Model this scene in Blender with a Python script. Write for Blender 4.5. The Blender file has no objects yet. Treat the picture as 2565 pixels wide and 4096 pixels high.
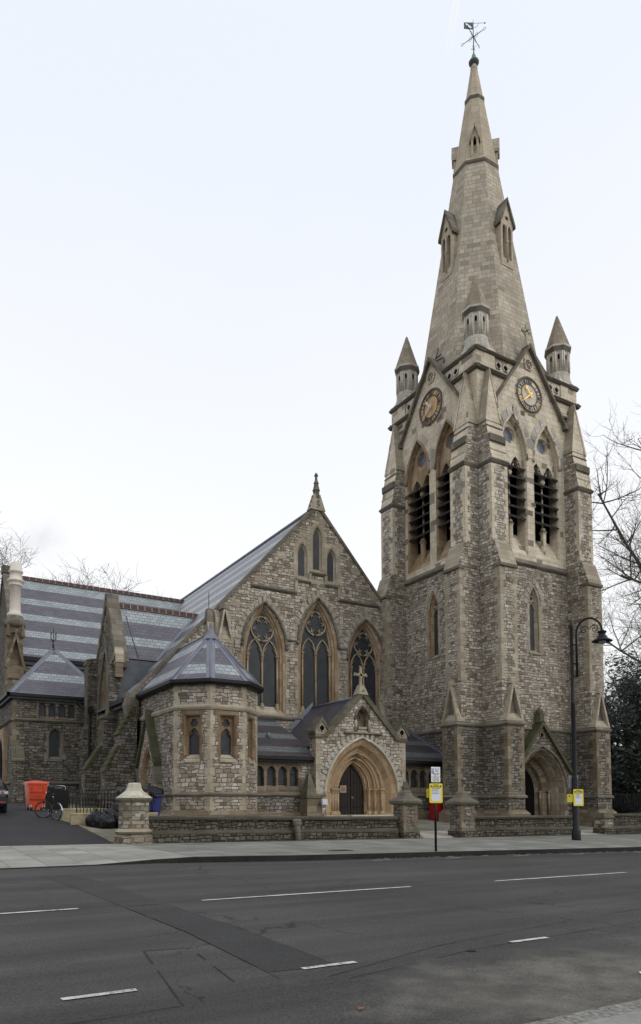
import bpy, bmesh, math, random
from mathutils import Vector, Matrix
from mathutils.geometry import tessellate_polygon
random.seed(7)
S = bpy.context.scene
COL = S.collection
R = math.radians

# ------------------------------------------------------------------ camera
cam_d = bpy.data.cameras.new("camera")
cam = bpy.data.objects.new("camera", cam_d)
COL.objects.link(cam)
S.camera = cam
PSI, TH, RO = R(31.042), R(3.6032), R(-0.1589)
Fv = Vector((math.sin(PSI)*math.cos(TH), math.cos(PSI)*math.cos(TH), math.sin(TH)))
Rv = Vector((math.cos(PSI), -math.sin(PSI), 0))
Uv = Rv.cross(Fv)
R2 = Rv*math.cos(RO) + Uv*math.sin(RO)
U2 = -Rv*math.sin(RO) + Uv*math.cos(RO)
M = Matrix((R2, U2, -Fv)).transposed().to_4x4()
M.translation = Vector((0, 0, 1.45))
cam.matrix_world = M
cam_d.sensor_fit = 'AUTO'
cam_d.sensor_width = 36.0
cam_d.lens = 2887.4/4096*36.0
cam_d.shift_y = (3032.7-2048)/4096
cam_d.shift_x = 0
cam_d.clip_end = 3000
cam_d.clip_start = 0.05

# ------------------------------------------------------------------ world + sun
SUN_EL, SUN_AZ = 38.0, 150.0      # azimuth clockwise from +Y
W = bpy.data.worlds.new("World"); S.world = W
W.use_nodes = True
wn = W.node_tree; wn.nodes.clear()
sky = wn.nodes.new('ShaderNodeTexSky'); sky.sky_type = 'NISHITA'; sky.sun_disc = False
sky.sun_elevation = R(SUN_EL); sky.sun_rotation = R(SUN_AZ)
sky.air_density = 1.0; sky.dust_density = 3.0; sky.ozone_density = 1.0
hs = wn.nodes.new('ShaderNodeHueSaturation'); hs.inputs['Saturation'].default_value = 0.12
def wnode(t, **k):
    nd = wn.nodes.new(t)
    for a_, v in k.items(): setattr(nd, a_, v)
    return nd
tcw = wnode('ShaderNodeTexCoord'); sepw = wnode('ShaderNodeSeparateXYZ'); wn.links.new(tcw.outputs['Generated'], sepw.inputs[0])
cln = wnode('ShaderNodeTexNoise'); cln.inputs['Scale'].default_value = 2.2; cln.inputs['Detail'].default_value = 5; cln.inputs['Roughness'].default_value = .55
wn.links.new(tcw.outputs['Generated'], cln.inputs['Vector'])
am = wnode('ShaderNodeMath', operation='MULTIPLY_ADD'); am.inputs[1].default_value = .32; wn.links.new(cln.outputs[0], am.inputs[0]); wn.links.new(sepw.outputs[2], am.inputs[2])
crw = wnode('ShaderNodeValToRGB'); e_ = crw.color_ramp.elements
e_[0].position = .42; e_[0].color = (1.34, 1.35, 1.37, 1); e_[1].position = .86; e_[1].color = (1.17, 1.24, 1.36, 1)
wn.links.new(am.outputs[0], crw.inputs[0])
# faint aircraft trail in the high cloud: two thin bands of sky directions
def dpx(x, y):
    return (Fv*2887.4 + R2*(x*1.6964-1282.5) + U2*(3032.7-y*1.6964)).normalized()
ta, tb = dpx(1079, -10), dpx(1049, 165); tn = ta.cross(tb).normalized(); tm_ = (ta-tb).normalized()
dn = wnode('ShaderNodeVectorMath', operation='DOT_PRODUCT'); dn.inputs[1].default_value = tn; wn.links.new(tcw.outputs['Generated'], dn.inputs[0])
dl_ = wnode('ShaderNodeVectorMath', operation='DOT_PRODUCT'); dl_.inputs[1].default_value = tm_; wn.links.new(tcw.outputs['Generated'], dl_.inputs[0])
ab_ = wnode('ShaderNodeMath', operation='ABSOLUTE'); wn.links.new(dn.outputs['Value'], ab_.inputs[0])
b1 = wnode('ShaderNodeMath', operation='COMPARE'); b1.inputs[1].default_value = .0021; b1.inputs[2].default_value = .0011; wn.links.new(ab_.outputs[0], b1.inputs[0])
fr_w = wnode('ShaderNodeMapRange'); fr_w.inputs[1].default_value = tm_.dot(tb); fr_w.inputs[2].default_value = tm_.dot(ta); wn.links.new(dl_.outputs['Value'], fr_w.inputs[0])
m3 = wnode('ShaderNodeMath', operation='MULTIPLY'); wn.links.new(b1.outputs[0], m3.inputs[0]); wn.links.new(fr_w.outputs[0], m3.inputs[1])
m4 = wnode('ShaderNodeMath', operation='MULTIPLY'); m4.inputs[1].default_value = .75; wn.links.new(m3.outputs[0], m4.inputs[0])
trl = wnode('ShaderNodeMix', data_type='RGBA'); trl.inputs[7].default_value = (1.3, 1.3, 1.3, 1); wn.links.new(crw.outputs[0], trl.inputs[6]); wn.links.new(m4.outputs[0], trl.inputs[0])
sc_ = wnode('ShaderNodeVectorMath', operation='SCALE'); sc_.inputs['Scale'].default_value = 10.0; wn.links.new(trl.outputs[2], sc_.inputs[0])
mx = wn.nodes.new('ShaderNodeMix'); mx.data_type = 'RGBA'
mx.inputs['Factor'].default_value = 0.68
bg = wn.nodes.new('ShaderNodeBackground'); bg.inputs['Strength'].default_value = 0.1
wo = wn.nodes.new('ShaderNodeOutputWorld')
wn.links.new(sky.outputs[0], hs.inputs['Color'])
wn.links.new(hs.outputs[0], mx.inputs[6])
wn.links.new(sc_.outputs[0], mx.inputs[7])
wn.links.new(mx.outputs[2], bg.inputs['Color'])
wn.links.new(bg.outputs[0], wo.inputs['Surface'])
sd = bpy.data.lights.new("sun", 'SUN'); sd.energy = 0.75; sd.angle = R(25); sd.color = (1, .96, .9)
so = bpy.data.objects.new("sun", sd); COL.objects.link(so)
sv = Vector((math.sin(R(SUN_AZ))*math.cos(R(SUN_EL)), math.cos(R(SUN_AZ))*math.cos(R(SUN_EL)), math.sin(R(SUN_EL))))
so.rotation_euler = sv.to_track_quat('Z', 'Y').to_euler()
so.location = (0, -20, 60)
S.view_settings.view_transform = 'Standard'
S.view_settings.look = 'None'
S.view_settings.exposure = 0.0
S.view_settings.gamma = 1.0
S.render.engine = 'CYCLES'
S.cycles.max_bounces = 6

# ------------------------------------------------------------------ materials
MATS = {}
class NT:
    def __init__(s, name, rough=.85, spec=.3):
        s.m = bpy.data.materials.new(name); s.m.use_nodes = True
        s.t = s.m.node_tree; s.b = s.t.nodes['Principled BSDF']
        s.b.inputs['Roughness'].default_value = rough
        s.b.inputs['Specular IOR Level'].default_value = spec
        MATS[name] = s.m
    def n(s, ty, props=None, **inp):
        nd = s.t.nodes.new(ty)
        for k, v in (props or {}).items(): setattr(nd, k, v)
        for k, v in inp.items():
            k2 = k.replace('_', ' ')
            sock = nd.inputs[int(k[1:])] if k[0] == 'i' and k[1:].isdigit() else nd.inputs[k2]
            if hasattr(v, 'is_linked') or isinstance(v, bpy.types.NodeSocket): s.t.links.new(v, sock)
            else: sock.default_value = v
        return nd
    def uv(s): return s.n('ShaderNodeTexCoord').outputs['UV']
    def pos(s): return s.n('ShaderNodeNewGeometry').outputs['Position']
    def noise(s, vec, scale, detail=3, rough=.55, out='Fac'):
        return s.n('ShaderNodeTexNoise', Vector=vec, Scale=scale, Detail=detail, Roughness=rough).outputs[out]
    def math(s, op, a, b=0.0, clamp=False):
        return s.n('ShaderNodeMath', dict(operation=op, use_clamp=clamp), i0=a, i1=b).outputs[0]
    def vmath(s, op, a, b): return s.n('ShaderNodeVectorMath', dict(operation=op), i0=a, i1=b).outputs[0]
    def mix(s, f, a, b, mode='MIX'):
        nd = s.n('ShaderNodeMix', dict(data_type='RGBA', blend_type=mode))
        for sock, v in ((nd.inputs[0], f), (nd.inputs[6], a), (nd.inputs[7], b)):
            if isinstance(v, bpy.types.NodeSocket): s.t.links.new(v, sock)
            elif isinstance(v, (int, float)): sock.default_value = v
            else: sock.default_value = (*v, 1) if len(v) == 3 else v
        return nd.outputs[2]
    def ramp(s, f, stops, interp='LINEAR'):
        nd = s.n('ShaderNodeValToRGB', i0=f); cr = nd.color_ramp; cr.interpolation = interp
        while len(cr.elements) < len(stops): cr.elements.new(.5)
        for e, (p, c) in zip(cr.elements, stops):
            e.position = p; e.color = (*c, 1) if not isinstance(c, (int, float)) else (c, c, c, 1)
        return nd.outputs[0]
    def col(s, c):
        if isinstance(c, bpy.types.NodeSocket): s.t.links.new(c, s.b.inputs['Base Color'])
        else: s.b.inputs['Base Color'].default_value = (*c, 1)
    def bump(s, h, dist=.02, strength=1.0):
        nd = s.n('ShaderNodeBump', Height=h, Distance=dist, Strength=strength)
        s.t.links.new(nd.outputs[0], s.b.inputs['Normal'])
    def brick(s, vec, bw, bh, mort, smooth=.1, off=.5, sq=1.0, sqf=2, bias=0.0):
        nd = s.n('ShaderNodeTexBrick', dict(offset=off, offset_frequency=2, squash=sq, squash_frequency=sqf), Vector=vec,
                 Color1=(0, 0, 0, 1), Color2=(1, 1, 1, 1), Mortar=(0, 0, 0, 1), Scale=1.0)
        for k, v in (('Mortar Size', mort), ('Mortar Smooth', smooth), ('Bias', bias), ('Brick Width', bw), ('Row Height', bh)):
            nd.inputs[k].default_value = v
        return nd.outputs['Color'], nd.outputs['Fac']

def rubble(name, stops, mortar, bw=.40, bh=.19, stain=(.10, .08, .055), amt=.5, green=0.0, warp=.10):
    k = NT(name, .92, .2); uv = k.uv(); pos = k.pos()
    nz = k.noise(uv, 1.9, 2, .5, 'Color')
    d = k.vmath('MULTIPLY', k.vmath('SUBTRACT', nz, (.5, .5, .5)), (warp*1.5, warp*1.3, 0))
    nz2 = k.noise(uv, 9, 1, .5, 'Color')
    d2 = k.vmath('MULTIPLY', k.vmath('SUBTRACT', nz2, (.5, .5, .5)), (.05, .045, 0))
    v = k.vmath('ADD', k.vmath('ADD', uv, d), d2)
    c1, f1 = k.brick(v, bw, bh, .024, .85, .5, .7, 3)  # soft joints darken the stone rims: shade of rounded faces in the colour
    v2 = k.vmath('ADD', v, (3.37, 7.13, 0))
    c2, f2 = k.brick(v2, bw*.78, bh*.72, .020, .85, .37, 1.35, 2)
    msk = k.ramp(k.noise(uv, 1.3, 1), [(.49, 0.0), (.51, 1.0)])
    c = k.mix(msk, c1, c2); f = k.mix(msk, f1, f2)
    st = k.ramp(c, stops)
    fine = k.noise(uv, 26, 3, .65)
    st = k.mix(1.0, st, k.ramp(fine, [(.25, .62), (.75, 1.35)]), 'MULTIPLY')
    big = k.noise(pos, .55, 4, .6)
    sv_ = k.vmath('MULTIPLY', pos, (1.6, 1.6, .22))
    streak = k.noise(sv_, 1.0, 4, .6)
    sf = k.math('MULTIPLY', k.ramp(k.math('MULTIPLY', k.math('ADD', big, streak), .5), [(.45, 0.0), (.68, 1.0)]), amt)
    base = k.mix(f, st, mortar)
    base = k.mix(sf, base, stain)
    if green:
        g = k.math('MULTIPLY', k.ramp(k.noise(pos, .9, 5, .65), [(.5, 0.0), (.68, 1.0)]), green)
        base = k.mix(g, base, (.055, .058, .028))
    k.col(base)
    h = k.math('ADD', k.math('MULTIPLY', k.math('SUBTRACT', 1.0, f), .7), k.math('MULTIPLY', k.noise(uv, 15, 3, .6), .75))
    k.bump(h, .045, 1.0)
    return k

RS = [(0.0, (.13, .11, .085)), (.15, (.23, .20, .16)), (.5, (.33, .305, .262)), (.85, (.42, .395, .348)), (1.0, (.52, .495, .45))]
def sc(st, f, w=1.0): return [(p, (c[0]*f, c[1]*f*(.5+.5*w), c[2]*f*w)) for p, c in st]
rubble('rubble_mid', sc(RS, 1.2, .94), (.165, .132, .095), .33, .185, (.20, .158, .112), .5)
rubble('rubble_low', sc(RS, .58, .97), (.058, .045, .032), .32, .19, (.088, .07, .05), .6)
rubble('rubble_warm', sc(RS, 1.32, .95), (.19, .155, .115), .32, .19, (.25, .205, .155), .4)
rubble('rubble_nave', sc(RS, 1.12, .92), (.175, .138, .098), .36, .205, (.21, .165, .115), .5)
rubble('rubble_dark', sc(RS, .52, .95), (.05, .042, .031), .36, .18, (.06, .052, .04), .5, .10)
rubble('rubble_wall', sc(RS, .33, .9), (.026, .023, .016), .25, .16, (.04, .036, .024), .5, .3)
rubble('rubble_pier', sc(RS, .68, .9), (.19, .155, .10), .36, .2, (.13, .115, .075), .45, .15)
rubble('rubble_apse', sc(RS, 1.05, .93), (.15, .118, .082), .36, .20, (.17, .13, .088), .45)

def ashlar(name, stops, joint, bw=.62, bh=.33, stain=(.10, .09, .07), amt=.35, mort=.008, green=0.0, fine_amt=.25):
    k = NT(name, .9, .2); uv = k.uv(); pos = k.pos()
    d2 = k.vmath('MULTIPLY', k.vmath('SUBTRACT', k.noise(uv, 5, 2, .5, 'Color'), (.5, .5, .5)), (.02, .02, 0))
    v = k.vmath('ADD', uv, d2)
    c, f = k.brick(v, bw, bh, mort, .2, .5, .75, 3)
    st = k.ramp(c, stops)
    st = k.mix(1.0, st, k.ramp(k.noise(uv, 14, 4, .65), [(.25, 1-fine_amt), (.75, 1+fine_amt)]), 'MULTIPLY')
    base = k.mix(f, st, joint)
    sv_ = k.vmath('MULTIPLY', pos, (1.3, 1.3, .3))
    sf = k.math('MULTIPLY', k.ramp(k.math('MULTIPLY', k.math('ADD', k.noise(sv_, 1.1, 4, .6), k.noise(pos, .8, 4, .6)), .5), [(.44, 0.0), (.64, 1.0)]), amt)
    base = k.mix(sf, base, stain)
    if green:
        g = k.math('MULTIPLY', k.ramp(k.noise(pos, 1.7, 5, .65), [(.42, 0.0), (.66, 1.0)]), green)
        base = k.mix(g, base, (.062, .064, .032))
    k.col(base)
    h = k.math('ADD', k.math('MULTIPLY', k.math('SUBTRACT', 1.0, f), .5), k.math('MULTIPLY', k.noise(uv, 9, 4, .6), .5))
    k.bump(h, .02, .9)
    return k
BUFF = [(0.0, (.20, .175, .14)), (.05, (.24, .21, .165)), (.09, (.56, .485, .365)), (.6, (.62, .545, .42)), (1.0, (.67, .60, .485))]
ashlar('ashlar_belfry', BUFF, (.34, .29, .22), .62, .34, (.33, .28, .21), .5, .009, 0, .4)
ashlar('ashlar_spire', [(0, (.25, .22, .175)), (.10, (.36, .315, .245)), (.6, (.44, .385, .30)), (1, (.51, .455, .365))], (.22, .185, .14), .52, .30, (.27, .232, .18), .6, .013, 0, .35)
ashlar('ashlar_spire_top', [(0, (.43, .36, .265)), (1, (.50, .43, .325))], (.29, .24, .175), .7, .5, (.26, .22, .17), .4, .008)
ashlar('ashlar_quoin', [(0, (.28, .245, .185)), (.5, (.36, .315, .24)), (1, (.43, .39, .305))], (.24, .2, .15), .9, .34, (.24, .19, .125), .55)
ashlar('ashlar_low', [(0, (.14, .11, .075)), (.5, (.20, .16, .11)), (1, (.27, .235, .18))], (.1, .08, .06), .9, .34, (.10, .075, .045), .6)
ashlar('ashlar_warm', [(0, (.27, .19, .115)), (.5, (.34, .255, .165)), (1, (.41, .335, .235))], (.2, .14, .09), .8, .45, (.19, .115, .055), .6, .006)
ashlar('ashlar_portal', [(0, (.31, .205, .115)), (.5, (.37, .26, .155)), (1, (.43, .325, .215))], (.28, .18, .09), .5, .5, (.27, .19, .115), .55, .004, 0, .15)
ashlar('ashlar_grime', [(0, (.13, .115, .09)), (.5, (.175, .155, .125)), (1, (.235, .21, .17))], (.09, .08, .06), 1.1, .4, (.085, .075, .057), .6, .008, .15)
ashlar('ashlar_moss', [(0, (.105, .098, .07)), (1, (.175, .16, .12))], (.06, .058, .04), 1.4, .6, (.06, .056, .036), .6, .008, .5)
ashlar('ashlar_pinnacle', [(0, (.47, .44, .375)), (1, (.58, .55, .48))], (.30, .28, .23), .45, .42, (.26, .235, .20), .45, .007)
ashlar('pinnacle_cap', [(0, (.24, .195, .14)), (1, (.34, .285, .215))], (.18, .15, .11), .4, .34, (.17, .145, .11), .5, .007)
ashlar('ashlar_brown', [(0, (.15, .10, .058)), (.5, (.20, .14, .085)), (1, (.25, .19, .125))], (.1, .07, .04), .8, .45, (.11, .07, .038), .6, .006)
ashlar('moss_green', [(0, (.055, .056, .032)), (1, (.105, .10, .062))], (.03, .03, .016), 1.4, .6, (.045, .052, .018), .7, .006, .7)
ashlar('coping_dark', [(0, (.058, .054, .040)), (1, (.10, .093, .072))], (.03, .03, .02), 1.4, .6, (.045, .046, .026), .6, .006, .3)
ashlar('ashlar_pale', [(0, (.43, .40, .31)), (1, (.55, .52, .42))], (.35, .32, .22), 1.2, .9, (.23, .215, .13), .65, .003, .2)
ashlar('chimney_stone', [(0, (.62, .56, .48)), (1, (.68, .63, .56))], (.5, .45, .38), 3, 1.4, (.5, .44, .37), .35, .002, 0, .08)
ashlar('voussoir_grey', [(0, (.28, .26, .225)), (1, (.45, .42, .37))], (.2, .18, .15), 2.3, 2.3, (.2, .18, .15), .4, .002)

def slate(name, mode=0, purple=(.102, .095, .117), light=(.285, .318, .325), shift=0.0, rough=.42):
    """uv: u along the eave in m, v = distance below the ridge in m"""
    k = NT(name, rough, .5); uv = k.uv()
    H = .235
    c, f = k.brick(uv, .34, H, .010, .05, .5)
    sep = k.n('ShaderNodeSeparateXYZ', i0=uv)
    row = k.math('FLOOR', k.math('DIVIDE', k.math('ADD', sep.outputs[1], shift), H))
    m8 = k.math('SUBTRACT', row, k.math('MULTIPLY', k.math('FLOOR', k.math('DIVIDE', row, 8.0)), 8.0))
    lt = k.math('MAXIMUM', k.math('LESS_THAN', m8, 2.5), k.math('LESS_THAN', row, -.5))
    if mode == 1: lt = k.math('MULTIPLY', lt, 0.0)
    col = k.mix(lt, purple, light)
    val = k.ramp(c, [(0, .85), (1, 1.15)])
    col = k.mix(1.0, col, val, 'MULTIPLY')
    tint = k.noise(k.pos(), .9, 3)
    col = k.mix(1.0, col, k.ramp(tint, [(.3, .88), (.7, 1.1)]), 'MULTIPLY')
    col = k.mix(f, col, (.045, .045, .05))
    k.col(col)
    saw = k.math('FRACT', k.math('DIVIDE', sep.outputs[1], H))
    h = k.math('ADD', k.math('MULTIPLY', saw, .6), k.math('MULTIPLY', k.math('SUBTRACT', 1.0, f), .4))
    k.bump(h, .02, .8)
slate('slate_banded'); slate('slate_shift'); slate('slate_dark', 1, purple=(.075, .066, .085)); slate('slate_dim', 0, (.055, .049, .057), (.135, .152, .155), .45)

def simple(name, c, rough=.6, metal=0.0, spec=.5, nz=.15, scale=20, bump=0.0, c2=None):
    k = NT(name, rough, spec); k.b.inputs['Metallic'].default_value = metal
    n = k.noise(k.pos(), scale, 4, .6)
    c2 = c2 or tuple(x*(1-nz*1.6) for x in c)
    k.col(k.mix(k.ramp(n, [(.3, 0.0), (.7, 1.0)]), tuple(x*(1+nz) for x in c), c2))
    if bump: k.bump(n, bump, .8)
    return k
simple('lead', (.16, .17, .205), .5, .0, .5, .12, 3, .004)
simple('lead_dark', (.06, .07, .085), .55, 0, .5, .3, 1.2, .004)
simple('black_metal', (.006, .0065, .008), .5, 0, .25, .2, 14)
simple('gutter_black', (.009, .009, .010), .55, 0, .3)
simple('terracotta', (.088, .05, .043), .8, 0, .3, .25, 6)
simple('mortar_white', (.33, .30, .26), .9)
simple('louvre', (.035, .032, .036), .7, 0, .3, .3, 5)
simple('void', (.006, .006, .006), .95, 0, .05)
simple('door_wood', (.016, .010, .007), .6, 0, .3, .4, 8, .003)
simple('gold', (.75, .47, .13), .35, .6, .5, .1)
simple('white_paint', (.72, .72, .70), .5)
simple('clock_black', (.012, .012, .014), .5)
simple('clock_stone', (.60, .54, .43), .85, 0, .2, .15, 4)
simple('clock_stone_orange', (.43, .33, .215), .85, 0, .2, .35, 2.0, 0, (.40, .22, .09))
simple('copper', (.17, .31, .26), .7, 0, .3, .3, 9)
simple('iron_grey', (.10, .115, .115), .7)
simple('orange_bin', (.50, .048, .008), .42, 0, .5, .10, 3)
simple('red_bin', (.38, .012, .014), .4, 0, .5, .08, 4)
simple('blue_bin', (.012, .017, .115), .42, 0, .5, .1, 4)
simple('bin_lid_black', (.012, .012, .014), .5)
simple('chrome', (.55, .56, .58), .25, .9)
simple('rubber', (.012, .012, .012), .8)
simple('car_paint', (.005, .0055, .007), .25, 0, .3, .05)
simple('tail_red', (.30, .012, .012), .2)
simple('tail_clear', (.5, .5, .52), .2)
simple('black_board', (.006, .006, .007), .5)
simple('sign_white', (.70, .71, .73), .45, 0, .5, .03)
simple('sign_yellow', (.66, .56, .02), .45, 0, .5, .04)
simple('sign_blue', (.025, .025, .22), .45)
simple('sign_purple', (.12, .045, .16), .5)
simple('paper', (.62, .63, .70), .6, 0, .3, .03)
simple('ink', (.02, .02, .03), .7)
simple('sign_back', (.30, .32, .33), .45, .4)
simple('box_grey', (.47, .47, .52), .5)
k = NT('paint_line', .75, .25); _a = k.noise(k.pos(), 16, 5, .75); _b = k.noise(k.pos(), 2.2, 3)
k.col(k.mix(k.ramp(k.math('ADD', k.math('MULTIPLY', _a, .7), k.math('MULTIPLY', _b, .3)), [(.52, 0.0), (.63, 1.0)]), k.mix(k.ramp(_b, [(.3, 0.0), (.7, 1.0)]), (.60, .59, .55), (.47, .46, .43)), (.10, .097, .09)))
simple('residue', (.42, .42, .42), .9, 0, .2, .2, 9)
simple('bark', (.125, .115, .10), .95, 0, .1, .3, 6)
simple('bark_far', (.12, .112, .105), .95, 0, .1, .2, 6)
simple('holly_leaf', (.017, .027, .015), .5, 0, .4, .5, 1.2, 0, (.006, .010, .006))
simple('dead_leaf', (.18, .085, .03), .8)
simple('buff_block', (.30, .25, .165), .9, 0, .2, .2, 3, .01, (.19, .165, .095))
simple('hand_white', (.66, .66, .62), .5)
k = NT('bin_bag', .3, .28); k.col((.003, .003, .004))
k.bump(k.noise(k.vmath('MULTIPLY', k.pos(), (1, 1, .5)), 6, 3, .55), .10, 1.0)
k = NT('steam', 1); 
k = NT('glass_leaded', .4, .22); uv = k.uv()
sp = k.n('ShaderNodeSeparateXYZ', i0=uv)
a = k.math('ADD', k.math('MULTIPLY', sp.outputs[0], 1.5), sp.outputs[1]); b = k.math('SUBTRACT', k.math('MULTIPLY', sp.outputs[0], 1.5), sp.outputs[1])
def dl(x): return k.math('LESS_THAN', k.math('ABSOLUTE', k.math('SUBTRACT', k.math('FRACT', k.math('DIVIDE', x, .2)), .5)), .07)
ln = k.math('MAXIMUM', dl(a), dl(b))
k.col(k.mix(ln, k.ramp(k.noise(k.pos(), 1.6, 4), [(.3, (.008, .009, .011)), (.7, (.034, .037, .042))]), (.085, .088, .09)))
k.bump(k.noise(uv, 8, 2), .01, .4)
simple('glass_oculus', (.11, .135, .165), .35, 0, .5, .2, 3)
simple('car_glass', (.012, .018, .02), .06, 0, .6)

def ground_mat(name, c1, c2, fine=60, big=.5, bump=.004, rough=.9, spots=None, wear=False):
    k = NT(name, rough, .25); pos = k.pos()
    f = k.noise(pos, fine, 3, .7); g = k.noise(pos, big, 5, .6)
    st = k.noise(k.vmath('MULTIPLY', pos, (.35, 1.6, 1)), .7, 4, .6)
    base = k.mix(k.ramp(k.math('MULTIPLY', k.math('ADD', g, st), .5), [(.38, 0.0), (.62, 1.0)]), c1, c2)
    base = k.mix(1.0, base, k.ramp(f, [(.3, .42), (.7, 1.65)]), 'MULTIPLY')
    if spots:
        v = k.n('ShaderNodeTexVoronoi', Vector=pos, Scale=9.0).outputs['Distance']
        base = k.mix(k.math('MULTIPLY', k.math('LESS_THAN', v, .05), .7), base, spots)
        # hairline cracks
        vo = k.n('ShaderNodeTexVoronoi', dict(feature='DISTANCE_TO_EDGE'), Vector=k.vmath('ADD', pos, k.vmath('MULTIPLY', k.noise(pos, 2.2, 4, .6, 'Color'), (.8, .8, 0))), Scale=.32).outputs['Distance']
        cr = k.math('MULTIPLY', k.math('LESS_THAN', vo, .004), k.ramp(k.noise(pos, .4, 2), [(.45, 0.0), (.55, .8)]))
        base = k.mix(cr, base, (.015, .015, .013))
    if wear:
        ln_ = k.noise(k.vmath('MULTIPLY', pos, (.06, 1.1, 1)), 1.0, 4, .6)
        base = k.mix(1.0, base, k.ramp(ln_, [(.3, .66), (.7, 1.4)]), 'MULTIPLY')
        oil = k.ramp(k.noise(k.vmath('MULTIPLY', pos, (.5, .9, 1)), .9, 5, .7), [(.58, 0.0), (.72, .55)])
        base = k.mix(oil, base, (.026, .025, .024))
        s = k.n('ShaderNodeSeparateXYZ', i0=pos)
        a = k.math('SUBTRACT', 5.35, s.outputs[1]); b = k.math('MULTIPLY', k.math('SUBTRACT', s.outputs[0], 2.9), .8)
        w = k.math('ADD', k.math('MINIMUM', a, b), k.math('MULTIPLY', k.math('SUBTRACT', k.noise(pos, 1.3, 5, .65), .5), 2.6))
        w = k.math('MULTIPLY', k.ramp(w, [(.0, 0.0), (.9, 1.0)]), .9)
        w2 = k.mix(k.ramp(k.noise(pos, 1.1, 5, .7), [(.4, 0.0), (.62, 1.0)]), (.07, .066, .057), (.145, .137, .118))
        w2 = k.mix(1.0, w2, k.ramp(f, [(.28, .6), (.72, 1.4)]), 'MULTIPLY')
        base = k.mix(w, base, w2)
    k.col(base); k.bump(f, bump, .9)
    return k
ground_mat('asphalt', (.040, .0385, .037), (.058, .055, .051), 55, .35, .006, .85, (.20, .19, .17), True)
ground_mat('asphalt_near', (.080, .076, .066), (.135, .125, .105), 50, .8, .006, .9, (.22, .2, .17))
ground_mat('asphalt_patch', (.030, .0295, .029), (.042, .041, .0395), 60, .6, .005, .85)
ground_mat('asphalt_drive', (.026, .025, .026), (.037, .036, .036), 45, .6, .006, .85)
ground_mat('tar_seam', (.02, .0195, .018), (.03, .029, .027), 30, 2)
ground_mat('gutter_dirt', (.05, .042, .03), (.085, .06, .035), 30, 1.2, .01)
ground_mat('kerb_stone', (.012, .0115, .010), (.026, .024, .021), 18, .9, .006)
def slabs(name, st, bw, bh, joint, rot=0.0, off=.5, stain=(.16, .15, .125)):
    k = NT(name, .85, .3); pos = k.pos()
    mp = k.n('ShaderNodeMapping', Vector=pos, Rotation=(0, 0, rot))
    c, f = k.brick(mp.outputs[0], bw, bh, .010, .3, off)
    base = k.ramp(c, st)
    base = k.mix(1.0, base, k.ramp(k.noise(pos, 22, 4, .65), [(.25, .8), (.75, 1.2)]), 'MULTIPLY')
    base = k.mix(k.math('MULTIPLY', k.ramp(k.noise(pos, .7, 5, .6), [(.42, 0.0), (.68, 1.0)]), .65), base, stain)
    base = k.mix(k.math('MULTIPLY', f, .8), base, joint)
    k.col(base); k.bump(k.math('SUBTRACT', k.noise(pos, 30, 3), f), .006, .8)
slabs('pavement_slabs', [(0, (.155, .152, .132)), (1, (.245, .243, .222))], .95, .75, (.08, .078, .066), R(90), .5, (.125, .12, .098))
slabs('pavement_new', [(0, (.21, .205, .18)), (1, (.34, .335, .31))], 1.0, .8, (.10, .097, .082), R(90), .5, (.19, .175, .14))
slabs('yard_slabs', [(0, (.135, .13, .10)), (1, (.21, .20, .165))], .9, .6, (.07, .07, .05), 0, .5, (.09, .087, .058))
slabs('path_slabs', [(0, (.34, .31, .26)), (1, (.42, .39, .34))], .6, .6, (.2, .18, .14), 0, .5, (.26, .24, .2))
# ------------------------------------------------------------------ builders
class Fr:
    """local frame of a wall: u along it, d outwards, z up"""
    def __init__(s, O, U, N): s.O = Vector(O); s.U = Vector(U); s.N = Vector(N)
    def p(s, u, d, z): return s.O + s.U*u + s.N*d + Vector((0, 0, z))
WORLD = Fr((0, 0, 0), (1, 0, 0), (0, 1, 0))

def auto_uv(pts):
    n = Vector((0, 0, 0))
    for i in range(len(pts)):
        a = pts[i]; b = pts[(i+1) % len(pts)]
        n += a.cross(b)
    if n.length < 1e-12: return [(p.x, p.y) for p in pts]
    n.normalize()
    if abs(n.z) > .93: return [(p.x, p.y) for p in pts]
    t = Vector((-n.y, n.x, 0)).normalized(); s = math.sqrt(max(1e-6, 1-n.z*n.z))
    if t.x < -.01 or (abs(t.x) <= .01 and t.y < 0): t = -t
    return [(p.dot(t), p.z/s) for p in pts]

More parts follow.
